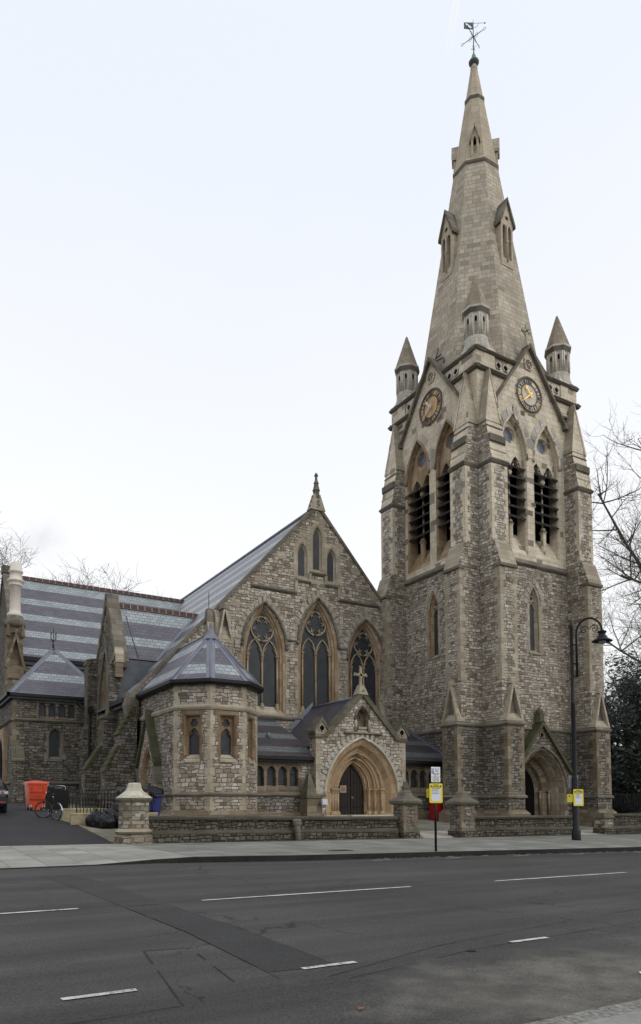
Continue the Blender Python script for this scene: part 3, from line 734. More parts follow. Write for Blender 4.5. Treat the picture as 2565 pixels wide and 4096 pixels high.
def tgable(fr, hw, cross):
    g = MB()
    g.slab(fr, [(-1.72, 25.9), (1.72, 25.9), (0, 28.25)], -1.6, .004, 'ashlar_belfry')
    for sg in (-1, 1):
        a = [(sg*2.86, 24.22), (sg*3.02, 24.22), (sg*.02, 28.46), (0, 28.46), (0, 28.18), (sg*.02, 28.2)]
        g.slab(fr, a, -.4, .24, 'ashlar_grime')
        # saddle roof behind the gable
        g.face([fr.p(sg*1.85, -.3, 25.95), fr.p(0, -.3, 28.3), fr.p(0, -2.4, 28.3), fr.p(sg*1.85, -2.0, 25.95)], 'ashlar_grime')
        g.box(fr, sg*2.94-.13, sg*2.94+.13, -.1, .3, 24.0, 24.25, 'ashlar_grime')
    g.tube([fr.p(.32*math.cos(t*math.pi/8), .03, 27.22+.32*math.sin(t*math.pi/8)) for t in range(16)], .06, 6, 'ashlar_belfry', True)
    g.slab(fr, circ(0, 27.22, .27, 14), -.02, .012, 'ashlar_grime')
    for t in range(3): 
        a = R(90+120*t); g.tube([fr.p(.12*math.cos(a)+.1*math.cos(q*math.pi/4), .03, 27.22+.12*math.sin(a)+.1*math.sin(q*math.pi/4)) for q in range(8)], .025, 4, 'ashlar_belfry', True)
    go = g.build('gable', tower)
    x = MB()
    if cross:
        x.frus(fr, (-.2, .2, -.35, .2), 28.3, (-.1, .1, -.2, .05), 28.75, 'ashlar_pale')
        x.box(fr, -.07, .07, -.15, -.01, 28.7, 29.75, 'ashlar_pale'); x.box(fr, -.36, .36, -.15, -.01, 29.28, 29.42, 'ashlar_pale')
        x.tube([fr.p(.25*math.cos(t*math.pi/8), -.08, 29.35+.25*math.sin(t*math.pi/8)) for t in range(16)], .055, 6, 'ashlar_pale', True)
        x.build('stone_cross', go)
    else:
        x.tube([fr.p(0, -.3, 28.3), fr.p(-.08, -.5, 28.8), fr.p(.05, -.55, 29.25)], .05, 6, 'iron_grey')
        x.tube([fr.p(.0, -.25, 28.3), fr.p(.45, -.6, 28.45), fr.p(.5, -.6, 28.1)], .05, 6, 'iron_grey')
        x.tube([fr.p(-.2, -.5, 28.65), fr.p(.3, -.55, 28.72)], .05, 6, 'iron_grey')
        x.build('broken_finial', go)
tgable(FS, HS, True); tgable(FW, HW, False)
clock(FS, 'clock_stone', 'gold'); clock(FW, 'clock_stone_orange', 'hand_white')

# south portal
pt = MB()
gp = [(-2.4, -.5), (-2.4, 3.25), (0, 5.95), (2.4, 3.25), (2.4, -.5)]
orders = [(2.02, 4.58, .42), (1.88, 4.46, .34), (1.70, 4.28, .05), (1.62, 4.22, 0), (1.42, 4.05, -.25), (1.36, 3.98, -.45), (1.10, 3.78, -.62), (1.04, 3.72, -.85), (.86, 3.52, -1.0)]
Q = [(gopen(w, .35, 2.1, za), d) for w, za, d in orders]
pt.panel(FS, gp, [Q[0][0]], .42, 'rubble_low')
for (A, a), (B, b) in zip(Q[:-1], Q[1:]): pt.loft(FS, A, a, B, b, 'ashlar_low' if a > -.3 else 'ashlar_warm_d' if False else 'ashlar_low')
for sg in (-1, 1):
    pt.box(FS, sg*2.4-.0, sg*2.38, -.05, .42, -.5, 3.2, 'rubble_low')
    a = [(sg*2.32, 3.05), (sg*2.56, 3.05), (sg*.02, 6.1), (0, 6.1), (0, 5.8), (sg*.02, 5.8)]
    pt.slab(FS, a, -.1, .6, 'moss_green')
    pt.frus(FS, (sg*2.45-.25, sg*2.45+.25, -.1, .55), -.5, (sg*2.45-.25, sg*2.45+.25, -.1, .55), .9, 'ashlar_low')
    for q, d in ((1.32, -.36), (1.02, -.74)):
        pt.tube([FS.p(sg*(q+.02), d, .7), FS.p(sg*(q+.02), d, 2.0)], .075, 7, 'ashlar_low')
        pt.lathe(FS.p(sg*(q+.02), d, 1.98), [(.08, 0), (.12, .1), (.12, .18), (.08, .18)], 7, 'ashlar_low')
pt.tube(archpath(FS, 2.08, 2.0, 4.66, .44), .07, 6, 'ashlar_grime')
pt.box(FS, -.16, .16, .1, .5, 6.0, 6.5, 'ashlar_moss'); pt.ball(FS.p(0, .3, 6.6), .22, 'ashlar_moss', 8, 6)
pt.tube([FS.p(.16*math.cos(t*math.pi/6), .44, 5.28+.16*math.sin(t*math.pi/6)) for t in range(12)], .04, 5, 'ashlar_low', True)
pt.slab(FS, circ(0, 5.28, .12, 10), .40, .428, 'void')
v = pt.build('portal', tower)
d = MB(); d.panel(FS, Q[-1][0], [], -1.02, 'door_wood')
d.build('door', v)
st = MB(); st.box(FS, -1.9, 1.9, -1.02, .9, -.3, .36, 'ashlar_low'); st.build('step', v)

# pinnacles
def pinnacle(x, y):
    p = MB(); c = (x, y, 0); r8 = math.pi/8; k = 1/math.cos(r8)
    for q in range(4): pass
    p.frus(WORLD, (x-.72, x+.72, y-.72, y+.72), 26.95, (x-.6, x+.6, y-.6, y+.6), 27.35, 'ashlar_pinnacle')
    p.lathe(c, [(.66*k, 26.9), (.66*k, 27.9), (.62*k, 27.95), (.62*k, 29.2), (.66*k, 29.25), (.78*k, 29.5), (.78*k, 29.62), (.72*k, 29.66), (.06, 31.85), (.0, 31.9)], 8, ['ashlar_pinnacle']*4+['ashlar_grime', 'ashlar_pinnacle', 'ashlar_grime', 'pinnacle_cap', 'pinnacle_cap'], False, r8)
    for q in range(8):   # blind lancet panels
        a = q*math.pi/4; fr = Fr((x+.62*math.cos(a), y+.62*math.sin(a), 0), (-math.sin(a), math.cos(a), 0), (math.cos(a), math.sin(a), 0))
        p.slab(fr, gopen(.085, 27.95, 28.9, 29.1, 0, 4), -.1, .006, 'pinnacle_cap')
        p.slab(fr, gopen(.06, 28.72, 28.9, 29.06, 0, 4), -.05, .012, 'void')
        for sg in (-1, 1): p.tube([fr.p(sg*.2, .02, 27.9), fr.p(sg*.2, .02, 29.2)], .055, 5, 'ashlar_pinnacle')
    for q in range(4):
        a = math.pi/4+q*math.pi/2; 
        p.frus(WORLD, (x+.62*math.cos(a)-.16, x+.62*math.cos(a)+.16, y+.62*math.sin(a)-.16, y+.62*math.sin(a)+.16), 27.2, (x+.55*math.cos(a)-.02, x+.55*math.cos(a)+.02, y+.55*math.sin(a)-.02, y+.55*math.sin(a)+.02), 28.05, 'ashlar_pinnacle')
    p.build('pinnacle', tower)
for x in (TX0+.68, TX1-.68):
    for y in (TY0+.68, TY1-.68): pinnacle(x, y)

# spire
sp = MB(); r8 = math.pi/8; k8 = 1/math.cos(r8)
def ap(z): return 3.25-.1546*(z-30)
C0 = (31.78, 32.95, 0)
sp.lathe(C0, [(ap(26.8)*k8, 26.8), (ap(41.9)*k8, 41.9)], 8, 'ashlar_spire', False, r8)
sp.lathe(C0, [((ap(41.95))*k8, 41.9), (ap(49.6)*k8, 49.6)], 8, 'ashlar_spire_top', False, r8)
for z, e in ((42.12, .08), (47.28, .06)):
    if e: sp.lathe(C0, [(ap(z-.2)*k8, z-.2), (ap(z)*k8+e, z-.08), (ap(z)*k8+e, z+.06), (ap(z+.2)*k8+.01, z+.22)], 8, ['ashlar_grime', 'ashlar_grime', 'ashlar_spire_top'], False, r8)
sp.lathe(C0, [(.20, 49.5), (.24, 49.6), (.24, 49.75), (.17, 49.8), (.16, 50.0)], 12, 'ashlar_spire', True)
for q in range(4):   # broaches behind the pinnacles
    a = math.pi/4+q*math.pi/2; ca, sa = math.cos(a), math.sin(a); b = Vector(C0)
    top = b+Vector((ca*(ap(30.2)+.02), sa*(ap(30.2)+.02), 30.2)); t = Vector((-sa, ca, 0))
    o = b+Vector((ca*(ap(26.9)+1.1), sa*(ap(26.9)+1.1), 26.9)); w = ap(26.9)*math.tan(r8)
    l = b+Vector((ca*ap(26.9), sa*ap(26.9), 26.9))-t*w; r_ = l+t*2*w
    sp.face([l, o, top], 'ashlar_spire'); sp.face([o, r_, top], 'ashlar_spire')
spo = sp.build('spire', tower)
def lucarne(a, z0, z1, w, big):
    d0 = ap(z0); fr = Fr((C0[0]+math.cos(a)*d0, C0[1]+math.sin(a)*d0, 0), (-math.sin(a), math.cos(a), 0), (math.cos(a), math.sin(a), 0))
    l = MB(); zt = z1-(1.5 if big else .85); H = z1-z0
    back = -.9
    if big:
        l1 = gopen(.15, z0+.2, zt-.5, zt-.2, -.22, 4); l2 = gopen(.15, z0+.2, zt-.5, zt-.2, .22, 4)
        l.panel(fr, [(-w, z0-.3), (w, z0-.3), (w, zt), (0, z1-.15), (-w, zt)], [l1, l2, circ(0, zt+.25, .14, 10)], .08, 'ashlar_spire_top')
        for h in (l1, l2): l.loft(fr, h, .08, h, -.2, 'ashlar_spire_top')
        l.loft(fr, circ(0, zt+.25, .14, 10), .08, circ(0, zt+.25, .14, 10), -.1, 'ashlar_spire_top', True)
        l.panel(fr, [(-w+.05, z0), (w-.05, z0), (w-.05, zt), (0, z1-.3), (-w+.05, zt)], [], -.2, 'void')
        l.tube([fr.p(0, .1, z0), fr.p(0, .1, zt-.2)], .06, 6, 'ashlar_spire_top')
        l.box(fr, -.08, .08, .02, .17, z0+(zt-z0)*.48, z0+(zt-z0)*.48+.1, 'ashlar_spire_top')
    else:
        h = gopen(.1, z0+.15, zt-.2, zt+.1, 0, 4)
        l.panel(fr, [(-w, z0-.3), (w, z0-.3), (w, zt), (0, z1-.1), (-w, zt)], [h], .08, 'ashlar_spire_top')
        l.loft(fr, h, .08, h, -.15, 'ashlar_spire_top'); l.panel(fr, [(-w+.05, z0), (w-.05, z0), (w-.05, zt), (-w+.05, zt)], [], -.15, 'void')
    for sg in (-1, 1):
        l.face([fr.p(sg*w, .08, z0-.3), fr.p(sg*w, .08, zt), fr.p(sg*w, -1.2, zt), fr.p(sg*w, -.6, z0-.3)], 'ashlar_spire_top')
        o = .14 if big else .1
        l.slab(fr, [(sg*(w+o), zt-.25), (sg*(w+o), zt-.05), (0, z1+.08), (0, z1-.14), (sg*(w-.02), zt-.02)], -1.3 if big else -.7, .2, 'ashlar_grime' if big else 'ashlar_spire')
    l.build('lucarne', spo)
for q in range(4):
    lucarne(q*math.pi/2, 34.65, 38.72, .5, True)
    lucarne(math.pi/4+q*math.pi/2, 42.4, 44.5, .24, False)

# weathervane
wv = thing('weathervane', 'green copper weathervane with a pierced flag on the tip of the spire', 'weathervane', (C0[0], C0[1], 50.0))
x, y = C0[:2]
p = MB(); p.lathe((x, y, 0), [(.1, 49.98), (.19, 50.0), (.33, 50.12), (.345, 50.2), (.30, 50.28), (.2, 50.34), (.17, 50.5), (.12, 50.56), (.13, 50.66), (.06, 50.8), (.035, 51.0), (.022, 53.0), (.004, 53.25)], 14, ['iron_grey']*5+['copper']*5+['iron_grey']*2, True); p.build('cap_and_rod', wv)
va = math.radians(20)
for q in range(4):
    a = va+q*math.pi/2; dx, dy = math.cos(a), math.sin(a); p = MB()
    p.tube([(x, y, 52.0), (x+dx*.72, y+dy*.72, 52.0)], [.028, .018], 5, 'iron_grey')
    p.tube([(x+dx*(.8+.09*math.cos(t*math.pi/4)), y+dy*(.8+.09*math.cos(t*math.pi/4)), 52.0+.09*math.sin(t*math.pi/4)) for t in range(8)], .014, 4, 'iron_grey', True)
    for z0 in (51.92, 52.08): p.tube([(x+dx*(.22+.09*math.cos(t*math.pi/4)), y+dy*(.22+.09*math.cos(t*math.pi/4)), z0+.085*math.sin(t*math.pi/4)) for t in range(8)], .010, 4, 'iron_grey', True)
    p.build('direction_arm', wv)
    p = MB(); p.tube([(x, y, 51.05), (x+dx*.12, y+dy*.12, 51.25), (x+dx*.2, y+dy*.2, 51.2)], .014, 4, 'copper'); p.build('leaf_scroll', wv)
a = math.radians(150); dx, dy = math.cos(a), math.sin(a)
ff = Fr((x, y, 0), (dx, dy, 0), (-dy, dx, 0)); p = MB()
p.panel(ff, [(.03, 52.5), (.62, 52.55), (.62, 53.0), (.03, 53.0)], [[(.12, 52.62), (.2, 52.6), (.5, 52.86), (.5, 52.94), (.42, 52.94), (.12, 52.70)]], .0, 'iron_grey')
p.panel(ff, [(.03, 52.5), (.62, 52.55), (.62, 53.0), (.03, 53.0)], [[(.12, 52.62), (.2, 52.6), (.5, 52.86), (.5, 52.94), (.42, 52.94), (.12, 52.70)]], .012, 'iron_grey')
p.tube([ff.p(0, 0, 52.95), ff.p(-.35, 0, 52.98), ff.p(-.75, 0, 53.0)], .014, 4, 'iron_grey'); p.tube([ff.p(0, 0, 52.6), ff.p(-.25, 0, 52.75), ff.p(-.38, 0, 52.98)], .014, 4, 'iron_grey')
p.ball(ff.p(-.78, 0, 53.0), .05, 'iron_grey', 6, 4)
p.build('flag', wv)
# ================================================================== roofs helper
def roof_face(mb, pts, ref_top, m, voff=0.0):
    """planar roof face; v = slope distance below ref_top (z), u horizontal"""
    P = [Vector(p) for p in pts]; n = Vector((0, 0, 0))
    for i in range(len(P)): n += P[i].cross(P[(i+1) % len(P)])
    n.normalize()
    if n.z < 0: n = -n
    t = Vector((-n.y, n.x, 0)).normalized(); s_ = math.sqrt(1-n.z*n.z)
    mb.face(P, m, [(p.dot(t), (ref_top-p.z)/s_+voff) for p in P])
    return n
def strip(mb, a, b, inward, n, w, m, lift=.02):
    """flat lead strip along roof edge a-b lying on the plane with normal n"""
    a, b = Vector(a), Vector(b); i = Vector(inward); e = (b-a).normalized()
    i = (i-e*i.dot(e)); i = (i-n*i.dot(n)).normalized()
    mb.face([a+n*lift, b+n*lift, b+n*lift+i*w, a+n*lift+i*w], m)
def ridge_tiles(mb, a, b, m='terracotta', step=.42, r=.135):
    a, b = Vector(a), Vector(b); L = (b-a).length; d = (b-a)/L; s_ = Vector((-d.y, d.x, 0)); k = int(L/step)
    for i in range(k):
        p, q = a+d*(i*L/k+.02), a+d*((i+1)*L/k-.02)
        prof = [(-r, -.16), (-r*.5, .08), (0, .14), (r*.5, .08), (r, -.16)]
        for (u0, z0), (u1, z1) in zip(prof[:-1], prof[1:]):
            mb.face([p+s_*u0+Vector((0, 0, z0)), q+s_*u0+Vector((0, 0, z0)), q+s_*u1+Vector((0, 0, z1)), p+s_*u1+Vector((0, 0, z1))], m)
    prof = [(-r*1.02, -.17), (-r*.5, .065), (0, .12), (r*.5, .065), (r*1.02, -.17)]
    for (u0, z0), (u1, z1) in zip(prof[:-1], prof[1:]):
        mb.face([a+s_*u0+Vector((0, 0, z0)), b+s_*u0+Vector((0, 0, z0)), b+s_*u1+Vector((0, 0, z1)), a+s_*u1+Vector((0, 0, z1))], 'mortar_white')
def pipe(mb, pts, r=.055, m='gutter_black'): mb.tube(pts, r, 7, m)

# ================================================================== NAVE
NX, NY = 21.5, 36.0
nave = thing('church_nave', 'gabled stone nave front with three tall traceried windows and banded slate roof', 'church nave', (NX, NY, 0))
FG = Fr((NX, NY, 0), (1, 0, 0), (0, -1, 0))
SL = 1.105; ZR = 19.05; XL = -10.9
def rz(x): return ZR-SL*abs(x-NX)
gw = MB()
WIN = [(-3.48, 6.75, 9.85, 12.75), (.04, 6.75, 10.3, 13.5), (3.45, 6.75, 9.75, 12.65)]
LAN = [(-1.0, 14.75, 16.1, 16.55), (.02, 15.3, 17.2, 17.72), (1.0, 14.75, 16.1, 16.55)]
outer = [(XL, -.5), (XL, rz(NX+XL)), (0, ZR), (6.3, rz(NX+6.3)), (6.3, -.5)]
holes = [gopen(1.34, z0-.25, zs, za, c, 12) for c, z0, zs, za in WIN] + [hole(c, .21, z0, zs, za, .2) for c, z0, zs, za in LAN]
gw.panel(FG, outer, holes, 0, 'rubble_nave')
gw.box(FG, XL+.05, 6.2, -.5, -1.2, -.5, 5.5, 'void')
gw.panel(FG, [(XL+.1, 5), (XL+.1, rz(NX+XL)-.3), (0, ZR-.5), (6.2, 12), (6.2, 5)], [], -1.15, 'void')
# strings on the gable
for a, b, z in ((-4.35, -1.45, 13.55), (1.45, 4.4, 13.55), (-1.5, -.52, 14.32), (.52, 1.5, 14.32), (-.55, .55, 14.88)):
    string(gw, FG, a, b, z, z+.22, .13, 'ashlar_grime')
for u, z0, z1 in ((-1.47, 13.6, 14.4), (1.47, 13.6, 14.4), (-.54, 14.4, 14.95), (.54, 14.4, 14.95)):
    gw.box(FG, u-.09, u+.09, -.05, .10, z0, z1, 'ashlar_quoin')
for u0, u1 in ((-4.3, -1.5), (1.5, 4.35)): gw.box(FG, u0, u1, -.05, .012, 13.18, 13.5, 'rubble_warm')
gw.box(FG, -1.35, 1.35, -.05, .012, 14.42, 14.70, 'ashlar_quoin')
gw.box(FG, -.50, .50, -.05, .014, 14.98, 15.15, 'ashlar_quoin')
for a, b, z in ((-2.08, -1.36, 10.72), (1.46, 2.04, 10.62)): string(gw, FG, a, b, z, z+.17, .12, 'ashlar_grime')
string(gw, FG, XL, 6.2, 6.18, 6.42, .13, 'ashlar_grime')
# kneeler / quoin stones along the raking edge
for i in range(16):
    x = XL+.3+i*.72
    if x < -.4 and i % 2: gw.box(FG, x, x+.55, -.05, .008, rz(NX+x)-.55, rz(NX+x)-.2, 'ashlar_quoin')
for i in range(9):
    x = .5+i*.6
    if i % 2 == 0: gw.box(FG, x-.4, x+.1, -.05, .008, rz(NX+x)-.42, rz(NX+x)-.08, 'ashlar_quoin')
gw.build('gable_wall', nave)
cp = MB()
for sg, e in ((-1, XL-.25), (1, 6.3)):
    z = rz(NX+e)
    cp.slab(FG, [(e, z-.02), (e, z+.18), (0, ZR+.24), (0, ZR-.02)], -.42, .09, 'ashlar_grime')
cp.box(FG, XL-.42, XL+.25, -.45, .2, 6.35, 7.05, 'ashlar_grime')
cp.frus(FG, (XL-.3, XL+.3, -.4, .15), 5.75, (XL-.42, XL+.25, -.45, .2), 6.4, 'ashlar_grime')
cp.build('gable_coping', nave)
fn = MB()
fn.frus(FG, (-.5, .5, -.42, .12), ZR-.2, (-.20, .20, -.3, .02), ZR+.8, 'ashlar_quoin')
fn.lathe(FG.p(0, -.14, 0), [(.24, ZR+.55), (.17, ZR+1.0), (.24, ZR+1.06), (.20, ZR+1.14), (.13, ZR+1.45), (.17, ZR+1.5), (.085, ZR+1.7), (.075, ZR+1.9), (.13, ZR+1.97), (.10, ZR+2.05), (.04, ZR+2.15), (0, ZR+2.18)], 8, 'ashlar_grime')
for i in range(4):
    for a in range(4):
        fn.ball(FG.p(math.cos(a*math.pi/2)*(.44-.09*i), -.14+math.sin(a*math.pi/2)*(.36-.07*i), ZR+.05+i*.3), .065, 'ashlar_grime', 6, 4)
fn.build('gable_finial', nave)

ashlar('tracery_stone', [(0, (.29, .24, .165)), (1, (.39, .33, .235))], (.2, .16, .1), .9, .5, (.22, .17, .105), .5, .004)
def nave_window(c, z0, zs, za):
    f = MB(); st = 'ashlar_warm'
    o0 = gopen(1.34, z0-.25, zs, za, c, 12); o1 = gopen(1.20, z0-.2, zs, za-.17, c, 12); o2 = gopen(1.08, z0-.1, zs, za-.30, c, 12); o3 = gopen(.98, z0, zs, za-.42, c, 12)
    f.loft(FG, o0, .012, o1, -.08, st); f.loft(FG, o1, -.08, o1, -.16, st); f.loft(FG, o1, -.16, o2, -.22, st); f.loft(FG, o2, -.22, o2, -.30, st); f.loft(FG, o2, -.30, o3, -.36, st)
    f.tube(archpath(FG, 1.37, zs+.5, za+.04, .05, c, 12), .085, 6, 'ashlar_grime')
    for sg in (-1, 1): f.ball(FG.p(c+sg*1.4, .05, zs+.45), .12, 'ashlar_grime', 7, 5)
    jambs(f, FG, 1.34, z0-.2, zs+.2, 'ashlar_quoin', c, .006, .42, (.22, .08))
    f.extr(FG, [(-.42, z0+.25), (.02, z0-.28), (.06, z0-.36), (-.42, z0-.36)], c-1.32, c+1.32, 'ashlar_quoin')
    fo = f.build('nave_window', nave)
    t = MB(); tr = 'tracery_stone'; dp = -.32
    t.tube([FG.p(c, dp, z0+.1), FG.p(c, dp, zs-.05)], .062, 8, st)
    for u in (c, c-.93, c+.93):
        if u != c: t.tube([FG.p(u, -.27, z0+.1), FG.p(u, -.27, zs-.05)], .058, 8, st)
        dd = dp if u == c else -.27
        t.lathe(FG.p(u, dd, zs-.34), [(.07, 0), (.085, .04), (.07, .08), (.09, .22), (.13, .27), (.10, .31), (.13, .35), (.11, .40)], 10, [st, st, st, 'ashlar_grime', tr, tr, 'ashlar_grime'], True)
        t.lathe(FG.p(u, dd, z0-.1), [(.15, 0), (.14, .3), (.11, .36), (.12, .40), (.07, .46)], 8, tr)
    la = zs+.86
    for s2 in (-1, 1):
        t.tube([FG.p(c+s2*.475+u, dp, z) for u, z in gopen(.44, zs, zs, la, 0, 7)[1:-1]], .05, 5, tr)
        for s3 in (-1, 1): t.tube([FG.p(c+s2*.475+s3*.42, dp, zs+.12), FG.p(c+s2*.475+s3*.2, dp, zs+.42), FG.p(c+s2*.475+s3*.26, dp, zs+.58)], .035, 5, tr)
    cz, cr = za-.44-.98, .70
    t.tube([FG.p(c+cr*math.cos(q*math.pi/14), dp, cz+cr*math.sin(q*math.pi/14)) for q in range(28)], .052, 6, tr, True)
    for q in range(6):
        a = math.pi/6+q*math.pi/3; ca, sa = math.cos(a), math.sin(a)
        t.tube([FG.p(c+ca*.40+.29*math.cos(a+w), dp, cz+sa*.40+.29*math.sin(a+w)) for w in [(-2.0+j*.5) for j in range(9)]], .032, 5, tr)
    t.build('tracery', fo)
    g = MB(); g.panel(FG, o3, [], -.37, 'glass_leaded'); g.build('glass', fo)
    v = MB(); voussoirs(v, FG, 1.46, zs+.3, za+.14, .36, .012, 'ashlar_voussoir', c, 19); v.build('voussoirs', fo)
ashlar('ashlar_voussoir', [(0, (.28, .25, .20)), (1, (.46, .42, .36))], (.2, .18, .15), .37, 3.1, (.2, .17, .13), .45, .002)
for w in WIN: nave_window(*w)
for i, (c, z0, zs, za) in enumerate(LAN):
    lancet(nave, FG, c, .21, z0, zs, za, 'ashlar_quoin', splay=.2, depth=.2)
    s_ = MB(); e = .008+.003*i; A = gopen(.60, z0-.42, zs-.05, za+.52, c); B = hole(c, .21, z0, zs, za, .2)
    s_.loft(FG, A, e, B, e, 'ashlar_quoin'); s_.loft(FG, A, -.05, A, e, 'ashlar_quoin'); s_.build('lancet_surround', nave)

# gablet buttress left of the first window
nb = MB()
nb.box(FG, -6.6, -5.75, -.05, .8, 5, 10.1, 'rubble_nave')
nb.extr(FG, [(-.05, 10.1), (.8, 10.1), (.62, 10.5), (.3, 11.7), (-.05, 12.1)], -6.6, -5.75, 'ashlar_quoin')
gablet(nb, FG, -6.18, .42, 10.1, 12.0, .45, .8, 0, 'ashlar_quoin', 'ashlar_grime', .4)
nb.frus(FG, (-7.05, -6.62, -.2, .25), 11.2, (-6.98, -6.7, -.15, .15), 11.95, 'ashlar_grime'); nb.tube([FG.p(-6.85, .0, 11.9), FG.p(-6.85, .0, 12.9)], .018, 4, 'gutter_black')
nb.frus(FG, (-6.95, -6.6, -.1, .3), 10.5, (-7.05, -6.62, -.2, .25), 11.2, 'ashlar_quoin')
nb.build('gablet_buttress', nave)
# roof
rf = MB(); YB = 64
e = 10.35
roof_face(rf, [(NX, NY+.3, ZR), (NX, YB, ZR), (e, YB, rz(e)), (e, NY+.3, rz(e))], ZR, 'slate_banded', 0)
roof_face(rf, [(NX, NY+.3, ZR), (NX, YB, ZR), (32, YB, rz(32)), (32, 37, rz(32)), (28, NY+.3, rz(28))], ZR, 'slate_banded', 0)
rf.tube([(NX, NY+.3, ZR+.05), (NX, YB, ZR+.05)], .12, 6, 'lead')
rf.build('roof', nave)
sw = MB()
FA = Fr((10.6, 0, 0), (0, -1, 0), (-1, 0, 0))
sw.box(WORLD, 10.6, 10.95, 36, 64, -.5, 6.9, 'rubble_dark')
sw.box(WORLD, 10.6, 11.0, 36.1, 64, 6.7, 7.0, 'ashlar_grime')
sw.box(WORLD, 10.45, 10.62, 36, 38.9, 1.75, 1.95, 'ashlar_moss')
sw.build('aisle_wall', nave)
gt = MB()
gt.box(WORLD, 10.12, 10.34, 36.25, 38.85, 6.62, 6.85, 'gutter_black'); gt.box(WORLD, 10.34, 10.62, 36.25, 38.85, 6.45, 6.7, 'lead_dark')
pipe(gt, [(10.42, 36.6, 6.6), (10.42, 36.6, 3.4)], .06)
gt.build('gutter', nave)
ab = MB()   # sloping mossy buttress at the foot of the gable
FBu = Fr((10.6, 36.0, 0), (0, -1, 0), (-1, 0, 0))
ab.extr(FBu, [(-.1, -.5), (1.5, -.5), (1.5, 1.75), (1.45, 3.1), (.85, 4.35), (.8, 4.95), (.12, 6.35), (-.1, 6.5)], -.35, .4, ['rubble_dark', 'rubble_dark', 'rubble_dark', 'moss_green', 'rubble_dark', 'moss_green', 'moss_green', 'rubble_dark'], 'rubble_dark')
for (d0, z0), (d1, z1), n in (((1.45, 3.1), (.85, 4.35), 4), ((.8, 4.95), (.12, 6.35), 5)):
    for i in range(n):
        a, b = i/n, (i+1)/n
        da, za_, db, zb = d0+(d1-d0)*a, z0+(z1-z0)*a, d0+(d1-d0)*b, z0+(z1-z0)*b
        ab.hexa([FBu.p(-.38, da+.09, za_-.05), FBu.p(.43, da+.09, za_-.05), FBu.p(.43, da-.1, za_-.05), FBu.p(-.38, da-.1, za_-.05), FBu.p(-.38, db+.03, zb), FBu.p(.43, db+.03, zb), FBu.p(.43, db-.1, zb), FBu.p(-.38, db-.1, zb)], 'moss_green')
ab.box(FBu, -.42, .47, -.1, 1.58, 1.7, 1.92, 'ashlar_moss'); ab.box(FBu, -.45, .5, -.1, 1.68, -.5, 1.1, 'rubble_dark')
ab.build('buttress', nave)

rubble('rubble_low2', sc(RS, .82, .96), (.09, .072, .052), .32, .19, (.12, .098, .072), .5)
# ================================================================== APSIDAL CHAPEL (polygon with slate roof)
PX = [10.955, 12.15, 13.84, 15.035]; PYY = [30.795, 29.6, 29.6, 30.795]
AC = Vector((12.995, 31.64, 0)); AZ = 9.55; AE = 6.95
apse = thing('apse_chapel', 'low polygonal stone apse with a banded slate roof and lead hips', 'church apse', (AC.x, AC.y, 0))
pts = [Vector((10.955, 36.0, 0)), Vector((PX[0], PYY[0], 0)), Vector((PX[1], PYY[1], 0)), Vector((PX[2], PYY[2], 0)), Vector((PX[3], PYY[3], 0)), Vector((15.035, 36.0, 0))]
aw = MB(); frs = []
for a, b in zip(pts[:-1], pts[1:]):
    u = (b-a).normalized(); L = (b-a).length; n_ = Vector((u.y, -u.x, 0)); fr = Fr((a+b)/2, u, n_); frs.append((fr, L))
for i, (fr, L) in enumerate(frs):
    h = L/2; win = i in (1, 2, 3)
    rect = [(-.40, 3.42), (.40, 3.42), (.40, 5.42), (-.40, 5.42)]
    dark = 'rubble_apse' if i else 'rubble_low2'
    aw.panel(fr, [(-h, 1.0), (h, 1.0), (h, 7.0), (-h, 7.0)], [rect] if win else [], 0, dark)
    k = math.tan(math.pi/8)
    x0 = -h-(.2*k if i > 0 else 0); x1 = h+(.2*k if i < 4 else 0)
    aw.extr(fr, [(-.1, -.5), (.2, -.5), (.2, .98), (.02, 1.16), (-.1, 1.16)], x0, x1, 'ashlar_low')
    x0 = -h-(.1*k if i > 0 else 0); x1 = h+(.1*k if i < 4 else 0)
    string(aw, fr, x0, x1, 1.78, 1.98, .12, 'ashlar_grime'); string(aw, fr, x0, x1, 5.62, 5.86, .11, 'ashlar_quoin')
    # ashlar angle strips with toothing
    for sg in (-1, 1):
        if (i == 0 and sg < 0) or (i == 4 and sg > 0): continue
        z = 1.16; q = 0
        while z < 6.85:
            hh = .38; w_ = (.34, .17)[q % 2] * (1 if i else .8)
            if i in (1, 2, 3): w_ = (.23, .13)[q % 2]*random.uniform(.9, 1.1)
            a_, b_ = sorted((sg*(h+.002), sg*(h-w_)))
            aw.box(fr, a_, b_, -.08, .006, z+.003, min(z+hh-.003, 6.88), 'ashlar_quoin'); z += hh; q += 1
    aw.box(fr, -h, h, -.25, -.05, 6.7, 7.0, 'ashlar_grime')
    aw.extr(fr, [(-.1, 6.72), (.10, 6.78), (.16, 6.9), (-.1, 6.95)], -h-.05, h+.05, 'ashlar_grime')
aw.build('wall', apse)
